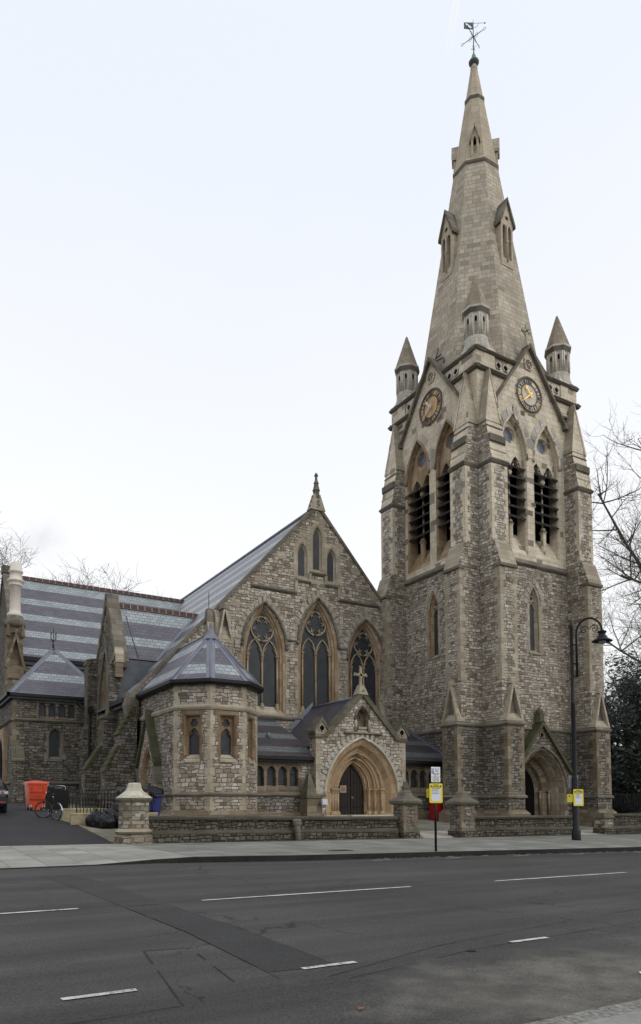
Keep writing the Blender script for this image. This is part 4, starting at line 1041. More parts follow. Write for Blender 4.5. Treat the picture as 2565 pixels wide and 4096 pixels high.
for i in (1, 2, 3):
    fr, L = frs[i]; f = MB(); st = 'ashlar_brown'
    rect = [(-.40, 3.42), (-.40, 5.42), (.40, 5.42), (.40, 3.42)]; r2 = [(-.33, 3.5), (-.33, 5.36), (.33, 5.36), (.33, 3.5)]; r3 = [(-.29, 3.52), (-.29, 5.32), (.29, 5.32), (.29, 3.52)]
    f.loft(fr, rect, .004, r2, -.06, st, True); f.loft(fr, r2, -.06, r2, -.12, st, True); f.loft(fr, r2, -.12, r3, -.2, st, True)
    l = gopen(.25, 3.52, 4.42, 4.84, 0, 6)
    f.panel(fr, r3, [l, circ(0, 5.06, .19, 14)], -.2, st)
    f.loft(fr, l, -.2, l, -.3, st); f.loft(fr, circ(0, 5.06, .19, 14), -.2, circ(0, 5.06, .19, 14), -.3, st, True)
    for q in range(3): f.ball(fr.p(.18*math.cos(R(30+q*120)), -.23, 5.06+.18*math.sin(R(30+q*120))), .05, st, 6, 4)
    for sg in (-1, 1): f.tube([fr.p(sg*.24, -.22, 4.45), fr.p(sg*.12, -.22, 4.62), fr.p(sg*.13, -.22, 4.74)], .03, 5, st)
    f.extr(fr, [(-.3, 3.66), (.05, 3.40), (.05, 3.3), (-.3, 3.3)], -.40, .40, 'ashlar_quoin')
    for sg in (-1, 1):
        z = 3.4; q = i
        while z < 5.5:
            a_, b_ = sorted((sg*.40, sg*(.40+(.07, .13)[q % 2]))); f.box(fr, a_, b_, -.08, .007, z+.004, z+.33, 'ashlar_brown'); z += .34; q += 1
    f.box(fr, -.52, .52, -.08, .0065, 5.42, 5.60, 'ashlar_brown')
    fo = f.build('apse_window', apse)
    g = MB(); g.panel(fr, r2, [], -.29, 'glass_leaded'); g.build('glass', fo)
ar = MB(); apx = Vector((AC.x, AC.y, AZ)); bk = Vector((AC.x, 36.05, AZ)); ov = .22
def ev(p, z=AE):  # eaves corner
    d = (Vector((p.x, p.y, 0))-AC); return Vector((AC.x+d.x*(1+ov/2.04), AC.y+d.y*(1+ov/2.04), z))
E = [ev(p) for p in pts[1:5]]; EL = Vector((E[0].x, 36.05, AE)); ER = Vector((E[3].x, 36.05, AE))
nA = roof_face(ar, [apx, bk, EL, E[0]], AZ, 'slate_shift', 1.41)
ns = [nA]
for i in range(3): ns.append(roof_face(ar, [apx, E[i], E[i+1]], AZ, 'slate_shift', 1.41))
ns.append(roof_face(ar, [apx, E[3], ER, bk], AZ, 'slate_shift', 1.41))
aro = ar.build('roof', apse)
hp = MB()
for i in range(4):
    e_ = E[i]
    for n_, q in ((ns[i], (E[i-1] if i > 0 else EL)), (ns[i+1], (E[i+1] if i < 3 else ER))):
        inw = (q-e_); strip(hp, e_, apx, inw, n_, .2, 'lead', .015)
    hp.tube([e_+Vector((0, 0, .03)), apx+Vector((0, 0, .03))], .04, 6, 'lead')
strip(hp, EL, bk, Vector((0, -1, 0)), nA, .3, 'lead', .02)
hp.lathe(apx+Vector((0, 0, -.35)), [(.42, 0), (.2, .30), (.10, .5), (.075, .8), (.0, .82)], 8, 'lead')
hp.tube([apx, bk], .07, 6, 'lead')
hp.build('lead_hips', aro)
gg = MB()
path = [EL] + E + [ER]
for a, b in zip(path[:-1], path[1:]):
    u = (b-a).normalized(); n_ = Vector((u.y, -u.x, 0)); L = (b-a).length
    fr = Fr((a+b)/2, u, n_)
    gg.extr(fr, [(-.12, -.22), (.0, -.22), (.08, -.12), (.08, .02), (-.02, .03), (-.12, -.05)], -L/2-.03, L/2+.03, 'gutter_black')
gg.build('gutter', apse)
simple('door_brown', (.06, .035, .018), .7, 0, .3, .3, 5)
# small gabled doorway on the side wall
FD = Fr((10.955, 34.0, 0), (0, -1, 0), (-1, 0, 0)); pd = MB()
dg = [(-1.3, -.5), (-1.3, 3.35), (0, 5.55), (1.3, 3.35), (1.3, -.5)]
oo = [(1.0, 4.2, .24), (.88, 4.05, .16), (.82, 3.96, 0), (.70, 3.8, -.08), (.62, 3.68, -.22), (.56, 3.6, -.4)]
Q = [(gopen(w, 1.0, 2.4, za, 0, 7), d) for w, za, d in oo]
pd.panel(FD, dg, [Q[0][0]], .24, 'rubble_mid')
for (A, a), (B, b) in zip(Q[:-1], Q[1:]): pd.loft(FD, A, a, B, b, 'ashlar_brown')
for sg in (-1, 1):
    pd.box(FD, sg*1.3, sg*1.28, -.05, .24, -.5, 3.4, 'rubble_mid')
    pd.slab(FD, [(sg*1.45, 3.2), (sg*1.47, 3.4), (0, 5.9), (0, 5.6), (sg*1.28, 3.35)], -.05, .38, 'moss_green')
    pd.frus(FD, (sg*1.36-.12, sg*1.36+.12, .0, .3), 2.5, (sg*1.36-.15, sg*1.36+.15, 0, .4), 3.22, 'ashlar_grime')
    pd.box(FD, sg*1.36-.12, sg*1.36+.12, .0, .28, 1.0, 2.55, 'ashlar_low')
pd.box(FD, -.1, .1, -.05, .4, 5.5, 6.0, 'ashlar_grime')
pdo = pd.build('side_doorway', apse)
d = MB(); d.panel(FD, Q[-1][0], [], -.42, 'door_brown'); d.build('door', pdo)
pp = MB(); pp = None and pipe(pp, [(10.85, 32.1, 6.6), (10.85, 32.1, 5.2), (10.85, 32.1, 1.0)], .05)

# ================================================================== NARTHEX (lean-to)
FNx = Fr((0, 31.4, 0), (1, 0, 0), (0, -1, 0))
def narthex(x0, x1, ls, rx0, rx1, label, vent, flash):
    nar = thing('narthex', label, 'narthex', ((x0+x1)/2, 31.4, 0), 'lean-to narthex bays beside the porch'); nw = MB()
    hs_ = [gopen(.25, 2.30, 2.98, 3.30, c, 5) for c in ls]
    a, b = max(x0, ls[0]-.42), min(x1, ls[-1]+.42)
    if a > x0: nw.panel(FNx, [(x0, 1.9), (a, 1.9), (a, 3.7), (x0, 3.7)], [], 0, 'rubble_mid')
    if b < x1: nw.panel(FNx, [(b, 1.9), (x1, 1.9), (x1, 3.7), (b, 3.7)], [], 0, 'rubble_mid')
    nw.panel(FNx, [(a, 1.9), (b, 1.9), (b, 3.7), (a, 3.7)], hs_, 0.006, 'ashlar_low')
    for h in hs_: nw.loft(FNx, h, .006, h, -.22, 'ashlar_low')
    for c in ls: nw.extr(FNx, [(-.22, 2.36), (.03, 2.2), (.03, 2.12), (-.22, 2.12)], c-.25, c+.25, 'ashlar_low')
    nw.panel(FNx, [(x0, -.5), (x1, -.5), (x1, 1.9), (x0, 1.9)], [], 0, 'rubble_low')
    string(nw, FNx, x0, x1, 1.80, 1.98, .12, 'ashlar_grime')
    nw.extr(FNx, [(-.1, -.5), (.16, -.5), (.16, .9), (.02, 1.05), (-.1, 1.05)], x0, x1, 'ashlar_low')
    nw.box(FNx, x0, x1, -.6, -.3, -.5, 3.6, 'void')
    nw.build('wall', nar)
    for c in ls:
        g = MB(); g.panel(FNx, gopen(.25, 2.30, 2.98, 3.30, c, 5), [], -.19, 'glass_leaded')
        if c not in (16.1, 16.72):
            for u in (c-.19, c+.19): g.box(FNx, u-.018, u+.018, -.19, -.16, 2.33, 2.9, 'gutter_black')
            for z in (2.33, 2.9): g.box(FNx, c-.2, c+.2, -.19, -.16, z, z+.03, 'gutter_black')
        g.build('lancet_window', nar)
    nr = MB(); y0, z0, y1, z1 = 31.05, 3.78, 35.98, 6.2
    roof_face(nr, [(rx0, y0, z0), (rx1, y0, z0), (rx1, y1, z1), (rx0, y1, z1)], z1, 'slate_dim', .94)
    nr.face([(rx0, y1-.02, z1-.1), (rx1, y1-.02, z1-.1), (rx1, y1-.02, z1+.14), (rx0, y1-.02, z1+.14)], 'lead')
    if flash:
        for i in range(17):
            t = i/17; nr.box(WORLD, 27.5, 27.61, y0+(y1-y0)*t, y0+(y1-y0)*(t+1/17), z0+(z1-z0)*t-.05, z0+(z1-z0)*t+.22, 'lead')
    if vent: nr.lathe((16.9, 33.3, 4.8), [(.12, 0), (.12, .28), (.09, .32)], 10, 'lead', True)
    nr.build('roof', nar)
    nr = MB(); nr.box(WORLD, max(x0, 14.9), x1, 30.98, 31.1, 3.62, 3.76, 'gutter_black'); nr.box(WORLD, max(x0, 14.9), x1, 31.1, 31.4, 3.50, 3.66, 'gutter_black'); nr.build('gutter', nar)
narthex(14.9, 18.45, (15.45, 16.1, 16.72, 17.36), 14.7, 18.6, 'low stone lean-to bay with four small lancets between the apse and the porch', True, False)
narthex(23.75, 27.6, (24.28, 24.92, 25.55, 26.18), 23.6, 27.6, 'low stone lean-to bay between the porch and the tower', False, True)

# ================================================================== PORCH
PXc, PYf = 21.1, 30.85
porch = thing('church_porch', 'gabled stone porch with a deep moulded arch and a cross on top', 'church porch', (PXc, PYf, 0))
FP = Fr((PXc, PYf, 0), (1, 0, 0), (0, -1, 0)); pw = MB()
po = [(-2.8, -.3), (-2.8, 4.85), (-2.15, 4.85), (0, 7.05), (2.15, 4.85), (2.8, 4.85), (2.8, -.3)]
orders = [(2.24, 4.80, .012), (2.16, 4.72, -.04), (1.98, 4.55, -.12), (1.92, 4.48, -.16), (1.72, 4.30, -.42), (1.62, 4.2, -.44), (1.58, 4.16, -.52), (1.40, 4.02, -.58), (1.32, 3.94, -.74), (1.12, 3.80, -.80), (1.06, 3.74, -.92), (.88, 3.60, -.98), (.84, 3.55, -1.12)]
Q = [(gopen(w, .85, 1.95, za, 0, 12), d) for w, za, d in orders]
niche = gopen(.42, 5.2, 5.85, 6.42, 0, 6)
pw.panel(FP, po, [Q[0][0], niche], 0, 'rubble_mid')
for sg in (-1, 1):
    pw.box(FP, sg*2.8, sg*2.78, -.6, 0, -.3, 4.85, 'rubble_mid')
    quoins(pw, FP, sg*2.8, -sg, 0, 1.95, 4.8, 'ashlar_quoin', L=(.38, .24), dep=(.2, .4))
    # kneeler gablets
    c = sg*2.5
    pw.box(FP, c-.38, c+.38, -.6, .1, 4.75, 4.95, 'ashlar_grime')
    pw.slab(FP, [(c-.36, 4.95), (c+.36, 4.95), (c+.36, 5.1), (c, 5.62), (c-.36, 5.1)], -.6, .08, 'ashlar_quoin')
    for s2 in (-1, 1): pw.slab(FP, [(c+s2*.48, 4.98), (c+s2*.48, 5.12), (c, 5.8), (c, 5.6)], -.65, .14, 'ashlar_moss')
    pw.slab(FP, circ(c, 5.22, .15, 10), .0, .09, 'void'); pw.tube([FP.p(c+.17*math.cos(t*math.pi/6), .09, 5.22+.17*math.sin(t*math.pi/6)) for t in range(12)], .04, 5, 'ashlar_quoin', True)
    # raking coping
    pw.slab(FP, [(sg*2.3, 4.78), (sg*2.34, 5.0), (0, 7.36), (0, 7.02), (sg*2.1, 4.85)], -.4, .12, 'ashlar_moss')
    # plinth with pyramid weathering
    c = sg*2.95
    pw.box(FP, c-.5, c+.35, -.5, .25, -.3, 1.78, 'ashlar_low'); pw.box(FP, c-.56, c+.41, -.5, .32, 1.74, 1.9, 'ashlar_moss')
    pw.frus(FP, (c-.5, c+.1, -.4, .25), 1.9, (c-.22, c-.12, -.25, -.1), 2.95, 'ashlar_moss')
string(pw, FP, -1.15, 1.15, 5.0, 5.16, .12, 'ashlar_grime')
pw.box(FP, -1.1, 1.1, -.05, .01, 4.86, 5.0, 'ashlar_low')
pw.loft(FP, niche, 0, gopen(.36, 5.24, 5.85, 6.34, 0, 6), -.1, 'ashlar_low'); n2 = gopen(.36, 5.24, 5.85, 6.34, 0, 6)
pw.loft(FP, n2, -.1, n2, -.4, 'ashlar_low'); pw.panel(FP, n2, [], -.4, 'ashlar_low')
pw.tube(archpath(FP, .47, 5.75, 6.5, .04, 0, 6), .06, 5, 'ashlar_grime')
for sg in (-1, 1): pw.tube([FP.p(sg*.42, .03, 5.2), FP.p(sg*.42, .03, 5.8)], .07, 6, 'ashlar_quoin')
pw.box(FP, -.25, .25, -.4, .08, 5.3, 5.42, 'ashlar_quoin'); pw.frus(FP, (-.32, .32, -.3, .05), 5.14, (-.2, .2, -.35, 0), 5.32, 'ashlar_quoin')
pw.tube([FP.p(.11*math.cos(t*math.pi/5), -.3, 6.0+.11*math.sin(t*math.pi/5)) for t in range(10)], .04, 5, 'ashlar_grime', True)
pwo = pw.build('front_wall', porch)
v = MB(); voussoirs(v, FP, 2.34, 1.95, 4.92, .28, .014, 'voussoir_grey', 0, 27); v.build('voussoirs', pwo)
ar_ = MB()
for (A, a), (B, b) in zip(Q[:-1], Q[1:]): ar_.loft(FP, A, a, B, b, 'ashlar_portal')
ar_.tube(archpath(FP, 2.29, 1.85, 4.86, .03, 0, 14), .075, 6, 'ashlar_pale')
for w, za, d in ((1.52, 4.1, -.50), (1.22, 3.86, -.70), (.98, 3.66, -.88)):
    ar_.tube(archpath(FP, w+.03, 2.2, za, d, 0, 12), .07, 6, 'ashlar_portal')
for sg in (-1, 1):
    for q, d in ((1.55, -.46), (1.26, -.68), (.99, -.86)):
        ar_.tube([FP.p(sg*q, d, 1.05), FP.p(sg*q, d, 2.02)], .085, 8, 'ashlar_portal')
        ar_.lathe(FP.p(sg*q, d, 1.96), [(.09, 0), (.11, .03), (.09, .06), (.13, .16), (.17, .2), (.17, .26), (.12, .27)], 8, 'ashlar_portal')
        ar_.lathe(FP.p(sg*q, d, .85), [(.17, 0), (.17, .1), (.13, .15), (.14, .18), (.09, .22)], 8, 'ashlar_portal')
    for z, h in ((2.17, .07),): 
        a, b = sorted((sg*.86, sg*1.72)); ar_.hexa([FP.p(sg*.82, -1.0, z), FP.p(sg*1.72, -.34, z), FP.p(sg*1.76, -.5, z), FP.p(sg*.9, -1.12, z), FP.p(sg*.8, -1.0, z+h), FP.p(sg*1.70, -.32, z+h), FP.p(sg*1.76, -.5, z+h), FP.p(sg*.9, -1.12, z+h)], 'ashlar_portal')
    ar_.box(FP, sg*.86, sg*2.2, -.9, .02, .5, .86, 'ashlar_pale')
ar_.build('arch', porch)
d = MB(); d.panel(FP, Q[-1][0], [], -1.14, 'door_wood')
for i in range(9): d.box(FP, -.8+i*.2-.006, -.8+i*.2+.006, -1.14, -1.13, .85, 3.1, 'void')
d.box(FP, -.012, .012, -1.14, -1.12, .85, 3.5, 'void')
for z in (1.25, 2.55):
    for sg in (-1, 1): d.box(FP, sg*.12, sg*.78, -1.14, -1.115, z, z+.07, 'black_metal')
d.tube([FP.p(.1+.05*math.cos(t*math.pi/5), -1.1, 1.75+.05*math.sin(t*math.pi/5)) for t in range(10)], .012, 5, 'chrome', True)
do = d.build('door', porch)
st = MB(); st.box(FP, -.95, .95, -1.14, .4, .4, .86, 'ashlar_pale'); st.box(FP, -1.8, 1.8, -.2, .8, .2, .72, 'ashlar_low'); st.build('step', porch)
cr = MB()
cr.frus(FP, (-.3, .3, -.4, .16), 7.1, (-.13, .13, -.25, .02), 7.62, 'ashlar_quoin'); cr.box(FP, -.06, .06, -.19, -.07, 7.55, 8.5, 'ashlar_quoin'); cr.box(FP, -.32, .32, -.19, -.07, 8.1, 8.22, 'ashlar_quoin')
for u, z in ((-.34, 8.16), (.34, 8.16), (0, 8.54)):
    for q in range(3): 
        a = R(120*q)+(0 if u == 0 else math.pi/2); cr.ball(FP.p(u+.06*math.cos(a), -.13, z+.06*math.sin(a)), .055, 'ashlar_quoin', 6, 4)
for q in range(4): cr.ball(FP.p(.11*math.cos(math.pi/4+q*math.pi/2), -.13, 8.16+.11*math.sin(math.pi/4+q*math.pi/2)), .05, 'ashlar_quoin', 6, 4)
cr.build('stone_cross', porch)
pr = MB(); zr_ = 7.0
for sg in (-1, 1):
    roof_face(pr, [(PXc, PYf+.3, zr_), (PXc, 35.97, zr_), (PXc+sg*2.55, 35.97, zr_-2.62), (PXc+sg*2.55, PYf+.3, zr_-2.62)], zr_, 'slate_dark')
pr.tube([(PXc, PYf+.3, zr_+.03), (PXc, 35.95, zr_+.03)], .08, 6, 'lead')
pr.face([(PXc-1.3, 35.9, 5.7), (PXc, 35.9, 7.03), (PXc, 35.9, 7.35), (PXc-1.75, 35.9, 5.65)], 'lead')
pr.tube([(PXc-2.58, PYf+.25, 4.42), (PXc-.35, 35.9, 6.25)], .0, 3, 'lead')
pr.build('roof', porch)

simple('notice', (.36, .22, .09), .6)
simple('notice_blue', (.10, .12, .22), .6)
pn = MB(); pn.box(FP, -.66, -.28, -1.13, -1.112, 2.02, 2.40, 'notice'); pn.box(FP, -.60, -.34, -1.112, -1.107, 2.10, 2.26, 'notice_blue'); pn.box(FP, -.60, -.34, -1.112, -1.1065, 2.29, 2.33, 'notice_blue')
tag(pn.build('notice_board'), 'small square buff notice fixed on the dark porch door', 'notice')
# ================================================================== SIDE CHAPEL (gable facing the yard)
CXF, CY0, CY1, CYR = 10.5, 38.9, 43.3, 41.1
sch = thing('side_chapel', 'steep gabled side chapel of dark stone with a tall arched window and red ridge tiles', 'side chapel', (CXF, CYR, 0))
FC = Fr((CXF, CYR, 0), (0, -1, 0), (-1, 0, 0)); cw = MB()
ZC = 12.95
ho = gopen(1.35, 3.2, 6.2, 10.2, 0, 10)
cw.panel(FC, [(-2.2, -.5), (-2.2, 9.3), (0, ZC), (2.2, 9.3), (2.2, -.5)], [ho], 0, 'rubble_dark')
q1 = gopen(1.2, 3.3, 6.2, 9.9, 0, 10); q2 = gopen(1.05, 3.4, 6.2, 9.6, 0, 10)
cw.loft(FC, ho, 0, q1, -.15, 'ashlar_low'); cw.loft(FC, q1, -.15, q1, -.3, 'ashlar_warm'); cw.loft(FC, q1, -.3, q2, -.45, 'ashlar_warm')
cw.extr(FC, [(-.5, 3.5), (.05, 3.0), (.05, 2.85), (-.5, 2.85)], -1.35, 1.35, 'ashlar_low')
cw.tube(archpath(FC, 1.42, 6.0, 10.3, .03, 0, 9), .09, 5, 'ashlar_grime')
cw.box(WORLD, CXF, CXF+.6, CY0, CY0+.02, -.5, 9.3, 'rubble_dark')
cw.face([(CXF+.02, CY0-.01, 6.5), (14, CY0-.01, 6.5), (14, CY0-.01, 9.35), (CXF+.5, CY0-.01, 9.35)], 'lead_dark')
cw.box(FC, -2.3, 2.3, -.1, .1, 1.75, 1.95, 'ashlar_moss')
cw.build('gable_wall', sch)
cc = MB()
for sg in (-1, 1): cc.slab(FC, [(sg*2.42, 8.85), (sg*2.52, 9.2), (sg*.18, ZC+.35), (0, ZC+.35), (0, ZC-.05), (sg*2.2, 9.25)], -.62, .06, 'ashlar_low', 'ashlar_grime')
cc.box(FC, -.2, .2, -.62, .08, ZC+.2, ZC+.5, 'ashlar_grime')
cc.slab(FC, [(1.95, 9.1), (2.55, 9.1), (2.55, 9.4), (2.25, 9.95), (1.95, 9.4)], -.35, .12, 'ashlar_quoin'); cc.slab(FC, [(2.1, 9.2), (2.4, 9.2), (2.25, 9.6)], .11, .125, 'void')
cc.box(FC, 1.95, 2.5, -.3, .1, 8.3, 9.1, 'ashlar_low')
cc.build('gable_coping', sch)
g = MB(); g.panel(FC, q2, [], -.46, 'glass_leaded')
for u in (-.35, .35): g.tube([FC.p(u, -.42, 3.4), FC.p(u, -.42, 8.4)], .06, 6, 'ashlar_warm')
g.build('arched_window', sch)
def chb(fr_y0, fr_y1, prof, mats, nm='buttress'):
    b = MB(); f = Fr((CXF, 0, 0), (0, -1, 0), (-1, 0, 0))
    b.extr(f, prof, -fr_y1, -fr_y0, mats, 'rubble_dark'); return b, f
b, f = chb(CY0-.02, CY0+.75, [(-.1, -.5), (1.55, -.5), (1.55, 3.35), (.8, 4.55), (.62, 4.7), (.62, 6.15), (.36, 6.35), (.36, 9.1), (-.1, 9.5)], ['rubble_dark', 'rubble_dark', 'rubble_dark', 'ashlar_moss', 'ashlar_moss', 'ashlar_low', 'ashlar_moss', 'ashlar_low', 'ashlar_moss'])
b.box(f, -CY0-.85, -CY0+.1, -.1, .7, 6.05, 6.22, 'ashlar_moss')
for i in range(4):
    a, e_ = i/4, (i+1)/4
    b.hexa([f.p(-CY0-.8, 1.6-.75*a, 3.3+1.2*a), f.p(-CY0+.06, 1.6-.75*a, 3.3+1.2*a), f.p(-CY0+.06, 1.4-.75*a, 3.3+1.2*a), f.p(-CY0-.8, 1.4-.75*a, 3.3+1.2*a), f.p(-CY0-.8, 1.58-.75*e_, 3.3+1.2*e_), f.p(-CY0+.06, 1.58-.75*e_, 3.3+1.2*e_), f.p(-CY0+.06, 1.4-.75*e_, 3.3+1.2*e_), f.p(-CY0-.8, 1.4-.75*e_, 3.3+1.2*e_)], 'moss_green')
b.box(f, -CY0-.9, -CY0+.12, -.1, 1.62, 1.75, 1.95, 'ashlar_moss')
b.build('buttress', sch)
b, f = chb(43.0, 43.8, [(-.1, -.5), (.75, -.5), (.75, 5.8), (.55, 6.1), (.55, 9.6), (.62, 9.65), (.62, 9.95), (-.1, 10.1)], ['rubble_dark', 'rubble_dark', 'rubble_dark', 'ashlar_moss', 'ashlar_low', 'ashlar_grime', 'ashlar_grime', 'ashlar_grime'])
b.build('buttress', sch)
r_ = MB(); zr = 12.8; ze = 9.4
xe = NX-(ZR-ze)/SL; xr = NX-(ZR-zr)/SL
roof_face(r_, [(CXF+.45, CYR, zr), (xr+.3, CYR, zr), (xe+.3, CY0-.06, ze), (CXF+.45, CY0-.06, ze)], zr, 'slate_shift', -.47)
roof_face(r_, [(CXF+.45, CYR, zr), (xr+.3, CYR, zr), (xe+.3, CY1, ze), (CXF+.45, CY1, ze)], zr, 'slate_banded', .4)
ridge_tiles(r_, (CXF+.5, CYR, zr+.1), (xr+.25, CYR, zr+.1))
strip(r_, (xe, CY0-.06, ze), (xr, CYR, zr), Vector((-1, 0, 0)), Vector((0, -.85, .55)).normalized(), .12, 'lead')
r_.tube([(CXF+1.2, CY0, ze+.1), (CXF+1.0, CYR-.4, zr-.6)], .03, 5, 'lead_dark')
r_.build('roof', sch)

# ================================================================== TRANSEPT
tr = thing('transept', 'long stone transept far left under a slate roof banded purple and pale green', 'transept', (12, 54, 0))
TYW, TYR_, TZE, TZR = 51.5, 57.0, 11.45, 18.3
tw = MB()
tw.box(WORLD, 7.0, 13, TYW, TYW+.5, -.5, 11.3, 'rubble_dark')
tw.box(WORLD, 6.9, 13, TYW-.25, TYW+.1, 11.12, 11.4, 'gutter_black'); tw.box(WORLD, 6.9, 13, TYW-.12, TYW, 10.85, 11.12, 'lead_dark')
FT = Fr((7.0, TYR_, 0), (0, -1, 0), (-1, 0, 0))
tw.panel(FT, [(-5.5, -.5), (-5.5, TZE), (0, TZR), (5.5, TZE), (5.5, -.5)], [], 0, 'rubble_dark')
tw.build('wall', tr)
t2 = MB()
for sg in (-1, 1): t2.slab(FT, [(sg*5.7, TZE-.3), (sg*5.8, TZE+.1), (0, TZR+.55), (0, TZR)], -.4, .1, 'ashlar_grime')
t2.box(FT, -.4, .4, -.45, .14, TZR+.2, TZR+.75, 'ashlar_moss')
t2.build('gable_coping', tr)
t3 = MB(); xr = NX-(ZR-TZR)/SL; xe = NX-(ZR-TZE)/SL
roof_face(t3, [(7.3, TYR_, TZR), (xr+.3, TYR_, TZR), (xe+.3, TYW-.2, TZE-.1), (7.3, TYW-.2, TZE-.1)], TZR, 'slate_banded', -.47)
roof_face(t3, [(7.3, TYR_, TZR), (xr+.3, TYR_, TZR), (xe+.3, TYR_+5.6, TZE), (7.3, TYR_+5.6, TZE)], TZR, 'slate_banded', -.47)
ridge_tiles(t3, (7.35, TYR_, TZR+.12), (xr+.2, TYR_, TZR+.12), step=.46, r=.16)
t3.build('roof', tr)

# ================================================================== CHIMNEY
chx, chy = 6.95, 50.6
ch = thing('chimney', 'round pale stone chimney shaft on a gabletted square pier', 'chimney', (chx, chy, 0))
c_ = MB()
c_.lathe((chx, chy, 0), [(.36, 13.75), (.50, 13.8), (.50, 13.95), (.36, 14.08), (.34, 14.3), (.34, 15.82), (.42, 15.86), (.44, 15.95), (.40, 16.0), (.40, 16.05), (.54, 16.14), (.55, 16.24), (.46, 16.3), (.38, 16.36), (.38, 16.72), (.45, 16.76), (.45, 16.86), (.39, 16.9), (.34, 17.4), (.30, 17.42), (.30, 17.2), (0, 17.2)], 20, ['chimney_stone']*19+['void', 'void'], True)
c_.build('shaft', ch)
c_ = MB()
c_.lathe((chx, chy, 0), [(.46, 13.0), (.68, 13.15), (.70, 13.35), (.6, 13.5), (.45, 13.85)], 16, 'ashlar_grime', True)
c_.box(WORLD, chx-.48, chx+.48, chy-.45, chy+.6, -.5, 13.1, 'ashlar_low')
fc = Fr((chx, chy-.45, 0), (1, 0, 0), (0, -1, 0))
for sg in (-1, 1):
    c_.slab(fc, [(sg*.52, 10.2), (sg*.62, 10.35), (sg*.04, 12.6), (0, 12.6), (0, 12.25), (sg*.44, 10.3)], -.1, .4, 'ashlar_low')
    c_.frus(WORLD, (chx+sg*.45-.14, chx+sg*.45+.14, chy-.6, chy-.3), 12.4, (chx+sg*.45-.04, chx+sg*.45+.04, chy-.5, chy-.4), 13.25, 'ashlar_low')
c_.slab(fc, [(-.5, 10.2), (.5, 10.2), (0, 12.3)], -.1, .06, 'ashlar_low')
c_.extr(fc, [(-.1, 7), (.75, 7), (.7, 9.2), (.45, 10.25), (-.1, 10.6)], -.5, .5, 'ashlar_low')
for i in range(6): c_.box(fc, -.52, .52, -.1, .72-.0*i, 7.4+i*.42, 7.46+i*.42, 'ashlar_grime')
c_.ball(fc.p(0, .2, 12.75), .13, 'ashlar_grime', 7, 5); c_.box(fc, -.2, .2, .1, .3, 12.6, 12.7, 'ashlar_grime')
c_.build('pier', ch)

# ================================================================== VESTRY
VX0, VX1, VY0, VY1 = 6.12, 11.4, 44.5, 49.8
ve = thing('vestry', 'square dark stone vestry with a pyramid slate roof and iron finial', 'vestry', ((VX0+VX1)/2, VY0, 0))
FV = Fr((0, VY0, 0), (1, 0, 0), (0, -1, 0)); FVW = Fr((VX0, 0, 0), (0, -1, 0), (-1, 0, 0))
vw = MB()
w4 = [7.72, 8.27, 8.84, 9.38]; hh = [gopen(.2, 6.58, 7.15, 7.42, c, 5) for c in w4]
lh = hole(8.5, .27, 4.25, 5.4, 5.85, .12)
vw.panel(FV, [(VX0, 6.4), (VX1, 6.4), (VX1, 7.8), (VX0, 7.8)], hh, 0, 'rubble_dark')
vw.panel(FV, [(VX0, -.5), (VX1, -.5), (VX1, 6.4), (VX0, 6.4)], [lh], 0, 'rubble_dark')
for h in hh: vw.loft(FV, h, 0, h, -.2, 'ashlar_grime')
vw.box(FV, 7.42, 7.52, -.05, .012, 6.5, 7.5, 'ashlar_grime'); vw.box(FV, 9.60, 9.70, -.05, .012, 6.5, 7.5, 'ashlar_grime'); vw.box(FV, 7.42, 9.70, -.05, .013, 7.45, 7.6, 'ashlar_grime')
for c in w4: vw.extr(FV, [(-.2, 6.66), (.03, 6.5), (.03, 6.44), (-.2, 6.44)], c-.21, c+.21, 'ashlar_low')
vw.panel(FVW, [(-VY1, -.5), (-VY0, -.5), (-VY0, 7.8), (-VY1, 7.8)], [], 0, 'rubble_dark')
string(vw, FV, VX0-.1, VX1, 6.26, 6.46, .13, 'ashlar_grime'); string(vw, FVW, -VY1, -VY0+.12, 6.26, 6.46, .13, 'ashlar_grime')
string(vw, FV, VX0-.1, VX1, 2.6, 2.8, .14, 'ashlar_grime'); string(vw, FVW, -VY1, -VY0+.12, 2.6, 2.8, .14, 'ashlar_grime')
vw.extr(FV, [(-.05, -.5), (.16, -.5), (.16, 1.9), (.02, 2.0), (-.05, 2.0)], VX0-.1, VX1, 'ashlar_moss')
vw.box(FV, VX0-.02, VX0+.62, -.05, .45, -.5, 4.0, 'rubble_dark'); vw.extr(FV, [(-.05, 3.9), (.5, 3.9), (.5, 4.0), (.05, 4.75), (-.05, 4.75)], VX0-.04, VX0+.64, 'ashlar_moss')
quoins(vw, FV, VX0, 1, 0, 4.8, 7.7, 'ashlar_low')
vw.box(FVW, -48.2, -46.2, -.1, .25, 1, 6.0, 'ashlar_warm'); vw.slab(FVW, gopen(.9, 1, 3.8, 5.4, -47.2, 7), .1, .27, 'void')
vw.build('wall', ve)
for c in w4:
    g = MB(); g.panel(FV, gopen(.2, 6.58, 7.15, 7.42, c, 5), [], -.17, 'glass_leaded'); g.build('lancet_window', ve)
lancet(ve, FV, 8.5, .27, 4.25, 5.4, 5.85, 'ashlar_grime', splay=.12, blocks='ashlar_grime')
vr = MB(); va_ = Vector(((VX0+VX1)/2, (VY0+VY1)/2, 11.3)); o_ = .3; ze = 7.85
cs = [Vector((VX0-o_, VY0-o_, ze)), Vector((VX1+o_, VY0-o_, ze)), Vector((VX1+o_, VY1+o_, ze)), Vector((VX0-o_, VY1+o_, ze))]
nrm = [roof_face(vr, [va_, cs[i], cs[(i+1) % 4]], 11.3, 'slate_shift', 1.175) for i in range(4)]
